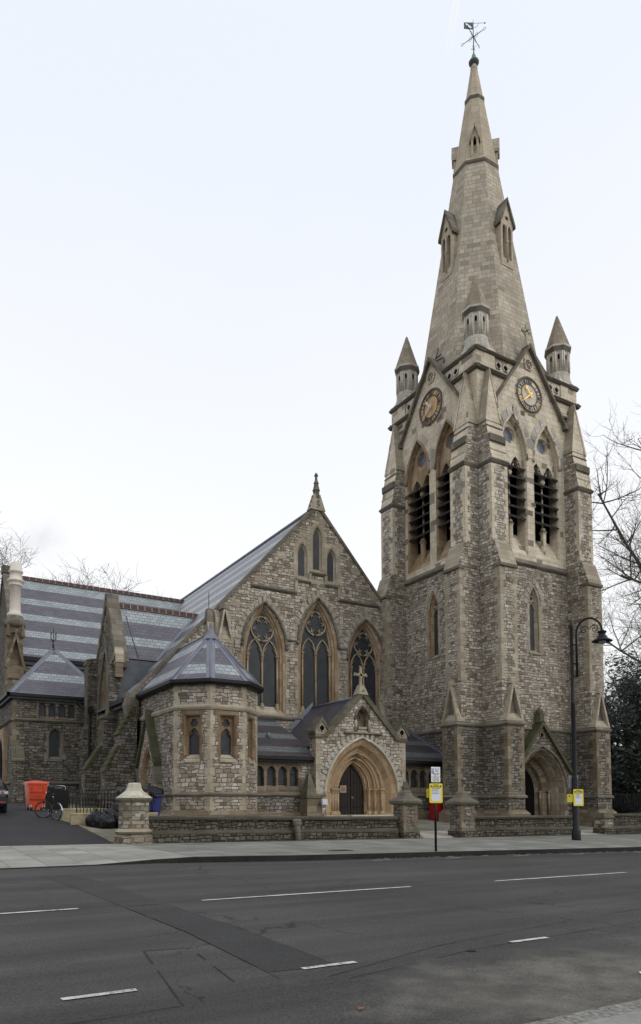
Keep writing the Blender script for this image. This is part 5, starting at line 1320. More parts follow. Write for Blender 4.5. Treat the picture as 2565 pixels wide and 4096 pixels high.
for i in range(4):
    strip(vr, cs[i], va_, cs[(i+1) % 4]-cs[i], nrm[i], .22, 'lead', .015); strip(vr, cs[i], va_, cs[i-1]-cs[i], nrm[i-1], .22, 'lead', .015)
    vr.tube([cs[i], va_], .045, 5, 'lead')
vr.build('roof', ve)
vg = MB()
vg.box(WORLD, VX0-.38, VX1, VY0-.4, VY0-.22, 7.68, 7.86, 'gutter_black'); vg.box(WORLD, VX0-.4, VX0-.22, VY0-.4, VY1, 7.68, 7.86, 'gutter_black')
vg.box(WORLD, VX0-.15, VX1, VY0-.22, VY0+.1, 7.55, 7.72, 'lead_dark'); vg.box(WORLD, VX0-.22, VX0+.1, VY0-.2, VY1, 7.55, 7.72, 'lead_dark')
pipe(vg, [(9.75, 44.2, 7.7), (9.8, 44.1, 7.3), (10.1, 43.2, 6.95), (10.1, 42.95, 6.9), (10.1, 42.9, 1.2)], .075)
vg.box(WORLD, 9.98, 10.24, 42.8, 43.0, 6.8, 7.15, 'gutter_black')
vg.build('gutter', ve)
vf = MB()
vf.lathe((va_.x, va_.y, 0), [(.12, 11.15), (.06, 11.4), (.05, 11.5), (.025, 11.6), (.02, 12.5), (.0, 12.6)], 6, 'black_metal')
for q in range(4):
    a = math.pi/4+q*math.pi/2; P = [(.02, 11.65), (.16, 11.8), (.2, 11.95), (.2, 12.2)]
    vf.tube([(va_.x+math.cos(a)*r, va_.y+math.sin(a)*r, z) for r, z in P], .018, 4, 'black_metal'); vf.ball((va_.x+math.cos(a)*.2, va_.y+math.sin(a)*.2, 12.22), .035, 'black_metal', 6, 4)
vf.build('iron_finial', ve)
# ================================================================== GROUND
def ip(x, P):
    if x <= P[0][0]: return P[0][1]
    for (a, va), (b, vb) in zip(P[:-1], P[1:]):
        if x <= b: return va+(vb-va)*(x-a)/(b-a)
    return P[-1][1]
EDGE = [(-60, .4), (2.3, .05), (5.6, .03), (9.5, -.08), (13.9, -.16), (24, -.34), (60, -.72), (160, -1.6)]
def zroad(x, y):
    c = -.009*x
    return c if y < 10.5 else c+(ip(x, EDGE)-c)*min(1, (y-10.5)/6.5)
def kerb_h(x): return ip(x, [(4.2, .015), (6.8, .145)])
def gz(x, y):
    zf = .17-.0115*(x-7)
    zb = ip(x, [(-20, 1.3), (5, 1.1), (13, .95), (21, .75), (27, .5), (36, .3), (60, .1), (160, -.5)])
    t = max(0, min(1, (y-23.4)/7.6)); z = zf+(zb-zf)*t
    if y > 31: z += min(.5, .04*(y-31))*max(0, min(1, (14-x)/4))
    return z
def zpave(x, y):
    a = ip(x, EDGE)+kerb_h(x); t = (y-17.0)/6.4
    return a+(gz(x, 23.4)-a)*t
def sheet(name, xs, ys, zf, mat, inside=None):
    mb = MB()
    for a, b in zip(xs[:-1], xs[1:]):
        for c, d in zip(ys[:-1], ys[1:]):
            if inside and not inside((a+b)/2, (c+d)/2): continue
            mb.face([(a, c, zf(a, c)), (b, c, zf(b, c)), (b, d, zf(b, d)), (a, d, zf(a, d))], mat)
    return struct(mb.build(name))
XS = [-60, -30, -10, 0, 2.3, 4.2, 5.0, 5.6, 6.2, 6.6, 8, 9.5, 11, 12.5, 13.9, 16, 18, 20, 22, 24, 27, 30, 36, 45, 60, 100, 160]
g = MB(); g.face([(-900, -900, -2.2), (900, -900, -2.2), (900, 900, -2.2), (-900, 900, -2.2)], 'asphalt'); struct(g.build('ground'))
sheet('road', XS, [3.3, 5, 7, 9, 10.5, 12, 13.5, 15, 16, 17.0], zroad, 'asphalt')
sheet('pavement', [x for x in XS if x <= 6.6], [17.13, 18, 19.5, 21, 22.4, 23.4], zpave, 'pavement_new'); sheet('pavement', [x for x in XS if x >= 6.6], [17.13, 18, 19.5, 21, 22.4, 23.4], zpave, 'pavement_slabs')
kb = MB()
for a, b in zip(XS[:-1], XS[1:]):
    n = max(1, int((b-a)/.9)); 
    for i in range(n):
        x0, x1 = a+(b-a)*i/n+.004, a+(b-a)*(i+1)/n-.004
        P = []
        for z_ in (lambda x: ip(x, EDGE)-.2, lambda x: ip(x, EDGE)+kerb_h(x)+.002):
            P += [(x0, 17.0, z_(x0)), (x1, 17.0, z_(x1)), (x1, 17.15, z_(x1)), (x0, 17.15, z_(x0))]
        kb.hexa(P, 'kerb_stone')
struct(kb.build('kerb'))
# near pavement (viewer's side)
nk = lambda x, y: -.009*x+.10
sheet('pavement', [-60, 0, 4, 8, 20, 160], [-14, 0, 3.16], nk, 'pavement_slabs')
kb = MB()
for i in range(-20, 40):
    x0, x1 = i*.9+.004, i*.9+.896
    kb.hexa([(x0, 3.3, -.3), (x1, 3.3, -.3), (x1, 3.14, -.3), (x0, 3.14, -.3), (x0, 3.3, nk(x0, 0)+.002), (x1, 3.3, nk(x1, 0)+.002), (x1, 3.14, nk(x1, 0)+.002), (x0, 3.14, nk(x0, 0)+.002)], 'kerb_pale')
ground_mat('kerb_pale', (.15, .145, .13), (.22, .21, .19), 25, .9, .006)
struct(kb.build('kerb'))
def edge_x(y): return ip(y, [(23.4, 6.47), (27.7, 6.25), (29, 5.9), (29.3, 5.75), (31, 7.2), (60, 7.2)])
ys = [23.4, 24.2, 25, 26, 27, 27.7, 28.4, 29, 29.3, 30, 31, 33, 35, 38, 42, 48, 60]
dm, ym, em = MB(), MB(), MB()
for c, d in zip(ys[:-1], ys[1:]):
    XX = [-40, -20, -5, 0, 3]
    L = [(x, x) for x in XX]+[(edge_x(c)-.12, edge_x(d)-.12)]
    for (a0, a1), (b0, b1) in zip(L[:-1], L[1:]): dm.face([(a0, c, gz(a0, c)), (b0, c, gz(b0, c)), (b1, d, gz(b1, d)), (a1, d, gz(a1, d))], 'asphalt_drive')
    Rr = [(edge_x(c), edge_x(d))]+[(x, x) for x in (8, 10, 12, 14, 17, 21, 24, 27, 31, 36, 45, 60, 100, 160)]
    for (a0, a1), (b0, b1) in zip(Rr[:-1], Rr[1:]): ym.face([(a0, c, gz(a0, c)), (b0, c, gz(b0, c)), (b1, d, gz(b1, d)), (a1, d, gz(a1, d))], 'yard_slabs')
    a0, a1, b0, b1 = edge_x(c)-.12, edge_x(d)-.12, edge_x(c), edge_x(d)
    em.face([(a0, c, gz(a0, c)+.006), (b0, c, gz(b0, c)+.006), (b1, d, gz(b1, d)+.006), (a1, d, gz(a1, d)+.006)], 'ashlar_low')
struct(dm.build('driveway')); struct(ym.build('churchyard')); struct(em.build('edging'))
pth = MB()
for P in ([(18.75, 23.0), (20.3, 23.0), (22.0, 25.4), (20.3, 25.4)], [(28.4, 23.2), (30.3, 23.2), (32.4, 25.4), (30.0, 25.4)]):
    def zz(x, y): return (gz(x, y) if y >= 23.4 else zpave(x, y))+.008
    A, B, C_, D = P
    for i in range(5):
        t, u = i/5, (i+1)/5
        l = lambda p, q, s_: (p[0]+(q[0]-p[0])*s_, p[1]+(q[1]-p[1])*s_)
        q = [l(A, D, t), l(B, C_, t), l(B, C_, u), l(A, D, u)]
        pth.face([(x, y, zz(x, y)) for x, y in q], 'path_slabs')
struct(pth.build('path'))
# tarmac repairs and seams
def patch(name, P, mat, lift):
    mb = MB(); mb.face([(x, y, zroad(x, y)+lift) for x, y in P], mat); return struct(mb.build(name))
ground_mat('asphalt_patch_old', (.034, .033, .0325), (.050, .0485, .046), 55, .5, .006, .85)
patch('road_patch', [(2.92, 5.75), (3.22, 5.72), (3.58, 5.7), (3.66, 8.0), (3.64, 9.3), (2.99, 9.3), (3.02, 8.2)], 'asphalt_patch', .004)
patch('road_patch', [(2.99, 9.3), (3.64, 9.3), (3.62, 10.4), (2.98, 10.4)], 'asphalt_patch_old', .004)
patch('road_patch', [(2.98, 10.5), (3.62, 10.5), (3.5, 13.5), (3.3, 15.2), (2.7, 15.2), (2.85, 13)], 'asphalt_patch_old', .004)
sm = MB()
def seam(P, w=.010):
    for (x0, y0), (x1, y1) in zip(P[:-1], P[1:]):
        d = Vector((x1-x0, y1-y0)).normalized(); n = Vector((-d.y, d.x))*w
        K = max(2, int(math.hypot(x1-x0, y1-y0)/.3))
        for i in range(K):
            if random.random() < .12: continue
            a, b = i/K, (i+1)/K; w0 = random.uniform(.3, 1)
            q = [(x0+(x1-x0)*a, y0+(y1-y0)*a), (x0+(x1-x0)*b, y0+(y1-y0)*b)]
            sm.face([(q[0][0]-n.x*w0, q[0][1]-n.y*w0, zroad(*q[0])+.007), (q[1][0]-n.x*w0, q[1][1]-n.y*w0, zroad(*q[1])+.007), (q[1][0]+n.x*w0, q[1][1]+n.y*w0, zroad(*q[1])+.007), (q[0][0]+n.x*w0, q[0][1]+n.y*w0, zroad(*q[0])+.007)], 'tar_seam')
seam([(2.52, 5.6), (2.72, 7.12), (2.26, 7.2), (1.9, 5.1), (-2, 4.9)], .009); seam([(3.6, 5.6), (3.68, 8.1), (3.6, 10.4)], .006); seam([(2.9, 5.5), (3.02, 8), (2.98, 10.4)], .006)
seam([(3.3, 5.35), (5.0, 5.95), (8, 6.5), (14, 7.2), (24, 8)], .007); seam([(3.4, 5.2), (5.2, 5.62), (9, 6.0), (16, 6.4)], .006)
seam([(-3, 15.6), (2, 15.7), (5.6, 15.9), (9, 16.2)], .008)
struct(sm.build('road_seams'))
ground_mat('wall_foot_dirt', (.035, .036, .02), (.07, .066, .045), 30, 2, .01)
gd = MB()
x = 1.5
while x < 14:
    w0 = .05+.22*abs(math.sin(x*1.3))*random.uniform(.5, 1.2); w1 = .05+.22*abs(math.sin((x+.3)*1.3))*random.uniform(.5, 1.2)
    gd.face([(x, 3.3, zroad(x, 4)+.008), (x+.3, 3.3, zroad(x+.3, 4)+.008), (x+.3, 3.3+w1, zroad(x+.3, 4)+.008), (x, 3.3+w0, zroad(x, 4)+.008)], 'gutter_dirt'); x += .3
struct(gd.build('gutter_dirt'))
wd = MB(); x = 7.6
while x < 60:
    if not (18.7 < x < 20.2 or 28.4 < x < 30.2):
        w0, w1 = random.uniform(.02, .14), random.uniform(.02, .14)
        wd.face([(x, 23.2-w0, zpave(x, 23.2-w0)+.005), (x+.3, 23.2-w1, zpave(x+.3, 23.2-w1)+.005), (x+.3, 23.42, gz(x+.3, 23.4)+.012), (x, 23.42, gz(x, 23.4)+.012)], 'wall_foot_dirt')
    x += .3
struct(wd.build('wall_foot_dirt'))
ln = MB()
def mark(x0, x1, y, w):
    K = max(1, int((x1-x0)/.25))
    for i in range(K):
        a, b = x0+(x1-x0)*i/K, x0+(x1-x0)*(i+1)/K; j = lambda: random.uniform(-.004, .004)
        ln.face([(a, y-w/2+j(), zroad(a, y)+.009), (b, y-w/2+j(), zroad(b, y)+.009), (b, y+w/2+j(), zroad(b, y)+.009), (a, y+w/2+j(), zroad(a, y)+.009)], 'paint_line')
for x0 in (-14.2, -8, -1.78, 4.22, 10.38, 16.5, 22.6, 28.8, 35, 41, 47, 53): mark(x0, x0+4.05 if x0 > 4 else x0+4.15, 10.56, .085)
for x0 in (-6.8, -4.3, -1.5, 1.17, 3.24, 5.82, 8.4, 11, 13.6, 16.2, 18.8): mark(x0, x0+.57, 5.71, .075)
for x0 in (11.5, 14.1, 16.9, 19.6, 22.9): mark(x0, x0+.6, 16.35, .06)
struct(ln.build('road_markings'))
rs = MB(); x = 12.0
while x < 40:
    L = random.uniform(.06, .3); w = random.uniform(.01, .07); y = 16.9-random.uniform(0, .07)
    rs.face([(x, y, zroad(x, y)+.010), (x+L, y-random.uniform(-.03, .03), zroad(x, y)+.010), (x+L*.9, y+w, zroad(x, y)+.010), (x+L*.2, y+w*.8, zroad(x, y)+.010)], 'residue'); x += L*random.uniform(.7, 2.6)
struct(rs.build('gutter_residue'))

# ================================================================== BOUNDARY WALLS AND GATE PIERS
def low_wall(x0, x1, zt0, zt1, label):
    t = thing('boundary_wall', label, 'low wall', ((x0+x1)/2, 23.65, 0), 'low stone walls along the pavement')
    zt = lambda x: zt0+(zt1-zt0)*(x-x0)/(x1-x0)
    K = max(2, int((x1-x0)/1.0)); wm, bm_, cm = MB(), MB(), MB()
    for i in range(K):
        a, b = x0+(x1-x0)*i/K, x0+(x1-x0)*(i+1)/K
        def bx(mb, y0, y1, za, zb, m, e=0): mb.hexa([(a+e, y0, za(a)), (b-e, y0, za(b)), (b-e, y1, za(b)), (a+e, y1, za(a)), (a+e, y0, zb(a)), (b-e, y0, zb(b)), (b-e, y1, zb(b)), (a+e, y1, zb(a))], m)
        g_ = lambda x: gz(x, 23.4)-.3; bd = lambda x: gz(x, 23.4)+.27
        bx(wm, 23.40, 23.9, g_, lambda x: bd(x)+.01, 'rubble_wall'); bx(wm, 23.50, 23.86, bd, lambda x: zt(x)-.12, 'rubble_wall')
        for q in range(5):
            xx = a+(b-a)*random.random(); h_ = random.uniform(.10, .2); l_ = random.uniform(.16, .34); hi = random.random() < .6
            z_ = (bd(xx)+.16+random.uniform(0, .25)) if hi else bd(xx)-.26+random.uniform(0, .1); yf = (23.50 if hi else 23.40)-random.uniform(0, .012)
            if xx+l_ < b: wm.box(WORLD, xx, xx+l_, yf-.014, yf+.1, z_, z_+min(h_, .16)+random.uniform(-.01, .01), 'rubble_wall')
        P = []
        for xx in (a, b): P.append([(xx, 23.385, bd(xx)), (xx, 23.385, bd(xx)+.05), (xx, 23.51, bd(xx)+.15), (xx, 23.6, bd(xx)+.15), (xx, 23.6, bd(xx))])
        for k in range(5): bm_.face([P[0][k], P[0][(k+1) % 5], P[1][(k+1) % 5], P[1][k]], 'coping_dark')
        P = []
        for xx, e in ((a, .004), (b, -.004)):
            z = zt(xx)+random.uniform(-.006, .006); P.append([(xx+e, 23.40, z-.13), (xx+e, 23.38, z-.05), (xx+e, 23.44, z), (xx+e, 23.9, z), (xx+e, 23.96, z-.05), (xx+e, 23.94, z-.13)])
        for k in range(6): cm.face([P[0][k], P[0][(k+1) % 6], P[1][(k+1) % 6], P[1][k]], 'coping_dark')
        cm.face(P[0], 'coping_dark'); cm.face(P[1], 'coping_dark')
    wm.build('masonry', t); bm_.build('offset_course', t); cm.build('coping', t)
low_wall(7.45, 17.75, 1.06, .93, 'long mossy stone wall in front of the apse and porch')
low_wall(21.75, 28.3, .90, .86, 'mossy stone wall in front of the tower left of the lamp post')
low_wall(31.0, 60, .92, .7, 'mossy stone wall running off to the right past the tower')

def octpier(x, y):
    z0 = gz(x, y); t = thing('gate_pier', 'broad octagonal gate pier with a pale bell-shaped cap beside the driveway', 'gate pier', (x, y, z0), 'stone gate piers along the pavement')
    m = MB(); k = 1/math.cos(math.pi/8); r8_ = math.pi/8
    m.lathe((x, y, z0), [(.57*k, -.3), (.57*k, .2), (.50*k, .28), (.56*k, .3), (.56*k, .36), (.455*k, .46), (.455*k, 1.34)], 8, ['rubble_pier', 'ashlar_low', 'ashlar_low', 'ashlar_moss', 'ashlar_quoin', 'rubble_pier'], False, r8_)
    for i in range(7):
        for q in range(8):
            a = q*math.pi/4; fr = Fr((x+.455*math.cos(a), y+.455*math.sin(a), z0), (-math.sin(a), math.cos(a), 0), (math.cos(a), math.sin(a), 0))
            if random.random() < .55:
                w = random.uniform(.05, .13); u = random.uniform(-.06, .06); zz_ = .48+i*.122
                m.box(fr, u-w, u+w, -.05, .012, zz_, zz_+.105, random.choice(('rubble_pier', 'ashlar_quoin', 'voussoir_grey')))
    m.build('shaft', t)
    c = MB()
    c.lathe((x, y, z0), [(.46*k, 1.30), (.50*k, 1.34), (.55*k, 1.41), (.545*k, 1.46), (.40*k, 1.58), (.28*k, 1.68), (.22*k, 1.78), (.19*k, 1.93), (.16*k, 1.955), (0, 1.96)], 8, ['ashlar_moss', 'ashlar_moss', 'ashlar_moss']+['ashlar_pale']*6, False, r8_)
    c.build('cap', t)
octpier(7.03, 23.62)
def sqpier(x0, x1, y0, y1, label, left=True):
    x, y = (x0+x1)/2, (y0+y1)/2; z0 = gz(x, 23.4); w, d = (x1-x0)/2, (y1-y0)/2
    t = thing('gate_pier', label, 'gate pier', (x, y, z0), 'stone gate piers along the pavement'); m = MB()
    def fr_(e, z, e2, z2, mat): m.frus(WORLD, (x-w-e, x+w+e, y-d-e, y+d+e), z, (x-w-e2, x+w+e2, y-d-e2, y+d+e2), z2, mat)
    fr_(.07, z0-.3, .07, z0+.26, 'rubble_wall'); fr_(.07, z0+.26, 0, z0+.38, 'ashlar_moss'); fr_(0, z0+.36, 0, z0+1.38, 'rubble_dark')
    f = Fr((x, y-d, z0), (1, 0, 0), (0, -1, 0))
    for e, s_ in ((-w, 1), (w, -1)): quoins(m, f, e, s_, 0, .4, 1.36, 'ashlar_low', .24, (.26, .14), (.14, .26), 0 if s_ > 0 else 1)
    m.build('shaft', t); m = MB()
    fr_(.06, z0+1.36, .14, z0+1.44, 'ashlar_grime'); fr_(.14, z0+1.44, .14, z0+1.52, 'ashlar_moss')
    m.frus(WORLD, (x-w-.14, x+w+.14, y-d-.14, y+d+.14), z0+1.52, (x-.24, x+.24, y-.24, y+.24), z0+1.70, 'ashlar_grime')
    m.frus(WORLD, (x-.24, x+.24, y-.24, y+.24), z0+1.70, (x-.15, x+.15, y-.15, y+.15), z0+1.95, 'ashlar_grime')
    m.build('cap', t)
sqpier(17.9, 18.6, 23.25, 23.95, 'dark square gate pier at the right end of the long wall, left of the gateway')
sqpier(20.97, 21.7, 23.25, 23.98, 'dark square gate pier right of the gateway, behind the parking sign')
def stub():
    t = thing('gate_pier', 'short stone end pier without a tall cap, right of the lamp post', 'gate pier', (30.7, 23.65, gz(30.7, 23.4)), 'stone gate piers along the pavement'); m = MB(); z0 = gz(30.7, 23.4)
    m.frus(WORLD, (30.3, 31.1, 23.3, 24.0), z0-.3, (30.3, 31.1, 23.3, 24.0), z0+.3, 'rubble_wall'); m.frus(WORLD, (30.36, 31.05, 23.36, 23.96), z0+.3, (30.36, 31.05, 23.36, 23.96), z0+.82, 'rubble_pier'); m.build('shaft', t)
    m = MB(); m.frus(WORLD, (30.28, 31.12, 23.28, 24.04), z0+.82, (30.45, 30.95, 23.45, 23.9), z0+1.06, 'ashlar_moss'); m.build('cap', t)
stub()
# leaning stone post against the wall
z0 = gz(13.05, 23.3); m = MB()
m.lathe((13.05, 23.27, z0), [(.12, -.1), (.115, .5), (.12, .55), (.16, .6), (.165, .74), (.13, .78), (0, .79)], 9, 'ashlar_grime', True)
for i, (p, a, b, c_) in enumerate(m.faces): m.faces[i] = ([q+Vector((-.09*(q.z-z0), 0, 0)) for q in p], a, b, c_)
tag(m.build('stone_post'), 'weathered round stone post leaning on the long boundary wall', 'stone post')
# ================================================================== STREET FURNITURE
def text_mesh(mb, fr, s_, u, z, size, mat, d, align='CENTER', bold=False):
    cu = bpy.data.curves.new('t', 'FONT'); cu.body = s_; cu.size = size; cu.align_x = align; cu.resolution_u = 2
    if bold: cu.offset = size*.02
    o = bpy.data.objects.new('t', cu); COL.objects.link(o)
    dg = bpy.context.evaluated_depsgraph_get(); me = bpy.data.meshes.new_from_object(o.evaluated_get(dg))
    for p in me.polygons: mb.face([fr.p(u+me.vertices[i].co.x, d, z+me.vertices[i].co.y) for i in p.vertices], mat)
    bpy.data.objects.remove(o); bpy.data.curves.remove(cu); bpy.data.meshes.remove(me)
def rrect(u0, u1, z0, z1, r):
    P = []
    for cx, cz, a0 in ((u1-r, z1-r, 0), (u0+r, z1-r, 90), (u0+r, z0+r, 180), (u1-r, z0+r, 270)):
        for i in range(4): P.append((cx+r*math.cos(R(a0+30*i)), cz+r*math.sin(R(a0+30*i))))
    return P
# --- parking sign post
sx, sy = 14.5, 17.25; z0 = zpave(sx, sy)
t = thing('parking_sign', 'black post with white parking plates above a yellow suspension notice', 'parking sign', (sx, sy, z0))
m = MB(); m.tube([(sx, sy, z0-.1), (sx, sy, z0+2.5)], .038, 10, 'black_metal'); m.build('post', t)
fs = Fr((sx, sy, 0), Vector((math.cos(R(12)), -math.sin(R(12)), 0)), Vector((-math.sin(R(12)), -math.cos(R(12)), 0)))
m = MB(); m.slab(fs, rrect(-.155, .155, 2.10, 2.57, .015), .045, .052, 'sign_white')
m.slab(fs, [(-.155, 2.27), (.155, 2.27), (.155, 2.276), (-.155, 2.276)], .0518, .0535, 'ink')
for z in (2.49, 2.405): m.slab(fs, [(-.14, z-.035), (-.065, z-.035), (-.065, z+.035), (-.14, z+.035)], .0519, .0537, 'sign_blue')
po = m.build('plate', t); m = MB()
text_mesh(m, fs, 'P', -.102, 2.462, .085, 'sign_white', .055, bold=True)
fr = fs
m.slab(fs, circ(-.108, 2.432, .008, 8), .0545, .0555, 'sign_white')
m.tube([fs.p(-.108+.02*math.cos(a*math.pi/5), .055, 2.392+.02*math.sin(a*math.pi/5)) for a in range(10)], .003, 4, 'sign_white', True)
m.tube([fs.p(-.11, .055, 2.425), fs.p(-.105, .055, 2.40), fs.p(-.09, .055, 2.398), fs.p(-.082, .055, 2.378)], .003, 4, 'sign_white')
for s_, u, z, sz in (('Mon - Fri', .045, 2.495, .037), ('8.30am -', .045, 2.455, .037), ('5.30pm', .045, 2.415, .037), ('Disabled badge', 0, 2.355, .039), ('holders only', 0, 2.32, .039), ('4 hours', 0, 2.284, .034), ('At other times', 0, 2.23, .038), ('and Sat & Sun', 0, 2.196, .038), ('Disabled badge', 0, 2.158, .038), ('holders only', 0, 2.123, .038)):
    text_mesh(m, fs, s_, u, z, sz, 'ink', .0545, bold=True)
m.build('lettering', po)
def yellow(fr, z0, z1, hw, parent, d, bend=False, nm='suspension_notice'):
    m = MB(); H = z1-z0
    m.slab(fr, rrect(-hw, hw, z0, z1, .04), d, d+.006, 'sign_yellow')
    m.slab(fr, [(-hw*.68, z0+H*.1), (hw*.68, z0+H*.1), (hw*.68, z0+H*.72), (-hw*.68, z0+H*.72)], d+.006, d+.009, 'paper')
    for s_ in (-1, 1): m.slab(fr, circ(s_*hw*.72, z0+H*.85, .034, 12), d+.006, d+.0085, 'sign_purple')
    o = m.build(nm, parent); m = MB()
    k = H/.6
    for s_, z, sz in (('Parking', .925, .055), ('Suspension', .86, .05), ('No Loading', .775, .055)): text_mesh(m, fr, s_, 0, z0+H*z-.02, sz*k, 'ink', d+.0095, bold=True)
    for i, (z, w) in enumerate(((.68, .5), (.65, .44), (.61, .56), (.55, .5), (.49, .58), (.47, .4))): m.slab(fr, [(-hw*.6, z0+H*z), (-hw*.6+w*hw*2, z0+H*z), (-hw*.6+w*hw*2, z0+H*(z+.012)), (-hw*.6, z0+H*(z+.012))], d+.009, d+.0105, 'ink')
    m.build('lettering', o); return o
yellow(fs, 1.46, 2.06, .225, t, .05)
m = MB(); m.slab(Fr((sx, sy+.05, 0), Vector((.92, -.39, 0)), Vector((-.39, -.92, 0))), rrect(-.24, .1, 1.62, 1.90, .03), -.02, -.014, 'sign_yellow'); m.build('side_notice', t)
# --- lamp post
lx, ly = 24.95, 20.6; z0 = zpave(lx, ly)
t = thing('street_lamp', 'tall black swan neck street lamp post with scrolled bracket', 'street lamp', (lx, ly, z0))
m = MB(); m.lathe((lx, ly, z0), [(.19, -.1), (.19, .06), (.185, .40), (.155, .45), (.135, .48), (.13, 2.55), (.10, 2.65), (.09, 2.7), (.088, 5.7), (.10, 5.74), (.10, 5.82), (.075, 5.86), (.07, 9.0), (.085, 9.05), (.085, 9.16), (.04, 9.22), (.045, 9.3), (0, 9.38)], 14, 'black_metal', True); m.build('column', t)
ad = Vector((math.cos(R(-62)), math.sin(R(-62)), 0)); fl = Fr((lx, ly, z0), ad, Vector((ad.y, -ad.x, 0)))
m = MB(); L = 1.24
m.tube([fl.p(.2, 0, 6.9), fl.p(.2, 0, 8.75)] + [fl.p(.2+(L-.2)/2*(1-math.cos(a)), 0, 8.75+.62*math.sin(a)) for a in [math.pi*i/12 for i in range(1, 13)]], .045, 8, 'black_metal')
for z in (6.95, 7.5, 8.3): m.tube([fl.p(0, 0, z), fl.p(.2, 0, z)], .028, 6, 'black_metal')
for c, rr, s_ in ((.52, .19, 1), (.93, .19, -1)):
    m.tube([fl.p(c+s_*(rr*(1-i/22))*math.cos(R(i*26)), 0, 8.88+(rr*(1-i/22))*math.sin(R(i*26))) for i in range(20)], .018, 5, 'black_metal')
m.build('bracket', t)
lc = fl.p(L, 0, 8.32); m = MB()
m.lathe(lc, [(.05, .5), (.08, .46), (.17, .43), (.19, .38), (.15, .35), (.14, .25), (.19, .22), (.21, .16), (.25, .11), (.41, .02), (.42, -.005), (.38, .0), (.22, .07), (0, .08)], 18, 'black_metal', True); m.build('shade', t)
m = MB(); m.lathe(lc, [(.16, .05), (.15, -.06), (.09, -.12), (0, -.13)], 12, 'sign_back', True); m.build('lens', t)
yn = Fr((lx, ly-.14, 0), Vector((math.cos(R(25)), -math.sin(R(25)), 0)), Vector((-math.sin(R(25)), -math.cos(R(25)), .12)).normalized())
yellow(yn, 1.32, 2.02, .22, t, .03)
m = MB(); m.slab(Fr((lx, ly, 0), Vector((.66, -.75, 0)).normalized(), Vector((-.75, -.66, 0)).normalized()), rrect(-.33, -.10, 1.48, 1.82, .03), .145, .151, 'sign_yellow'); m.slab(Fr((lx, ly, 0), Vector((.66, -.75, 0)).normalized(), Vector((-.75, -.66, 0)).normalized()), circ(-.25, 1.74, .03, 10), .15, .154, 'ink'); m.build('side_notice', t)
m = MB(); fb = Fr((lx, ly+.12, 0), Vector((math.cos(R(25)), -math.sin(R(25)), 0)), Vector((-math.sin(R(25)), -math.cos(R(25)), 0))); m.slab(fb, rrect(-.17, .25, 2.08, 2.62, .02), -.01, 0, 'sign_back'); m.build('sign_back', t)

# --- floodlight boxes
def flood(x, y, z, label, run):
    t = thing('floodlight', label, 'floodlight', (x, y, z), 'small grey floodlights on the church base')
    m = MB(); m.hexa([(x-.15, y-.16, z-.13), (x+.15, y-.16, z-.13), (x+.15, y, z-.13), (x-.15, y, z-.13), (x-.15, y-.12, z+.15), (x+.15, y-.12, z+.15), (x+.15, y, z+.15), (x-.15, y, z+.15)], 'box_grey'); m.build('housing', t)
    m = MB(); m.tube([(x-.17, y+.02, z-.05), (x-.2, y+.1, z-.05), (x+.2, y+.1, z-.05), (x+.17, y+.02, z-.05)], .012, 5, 'black_metal'); m.build('bracket', t)
    m = MB(); m.tube(run, .022, 6, 'chrome'); m.build('conduit', t)
flood(18.5, 30.45, 1.53, 'grey floodlight on the porch base beside the long wall', [(18.55, 30.5, 1.4), (18.55, 30.55, 1.0), (18.62, 30.5, .8), (18.68, 30.45, .55)])
flood(35.2, 28.35, 1.47, 'grey floodlight on the tower base right of the lamp post', [(35.15, 28.5, 1.05), (34.9, 28.5, .85), (34.9, 28.5, .3)])

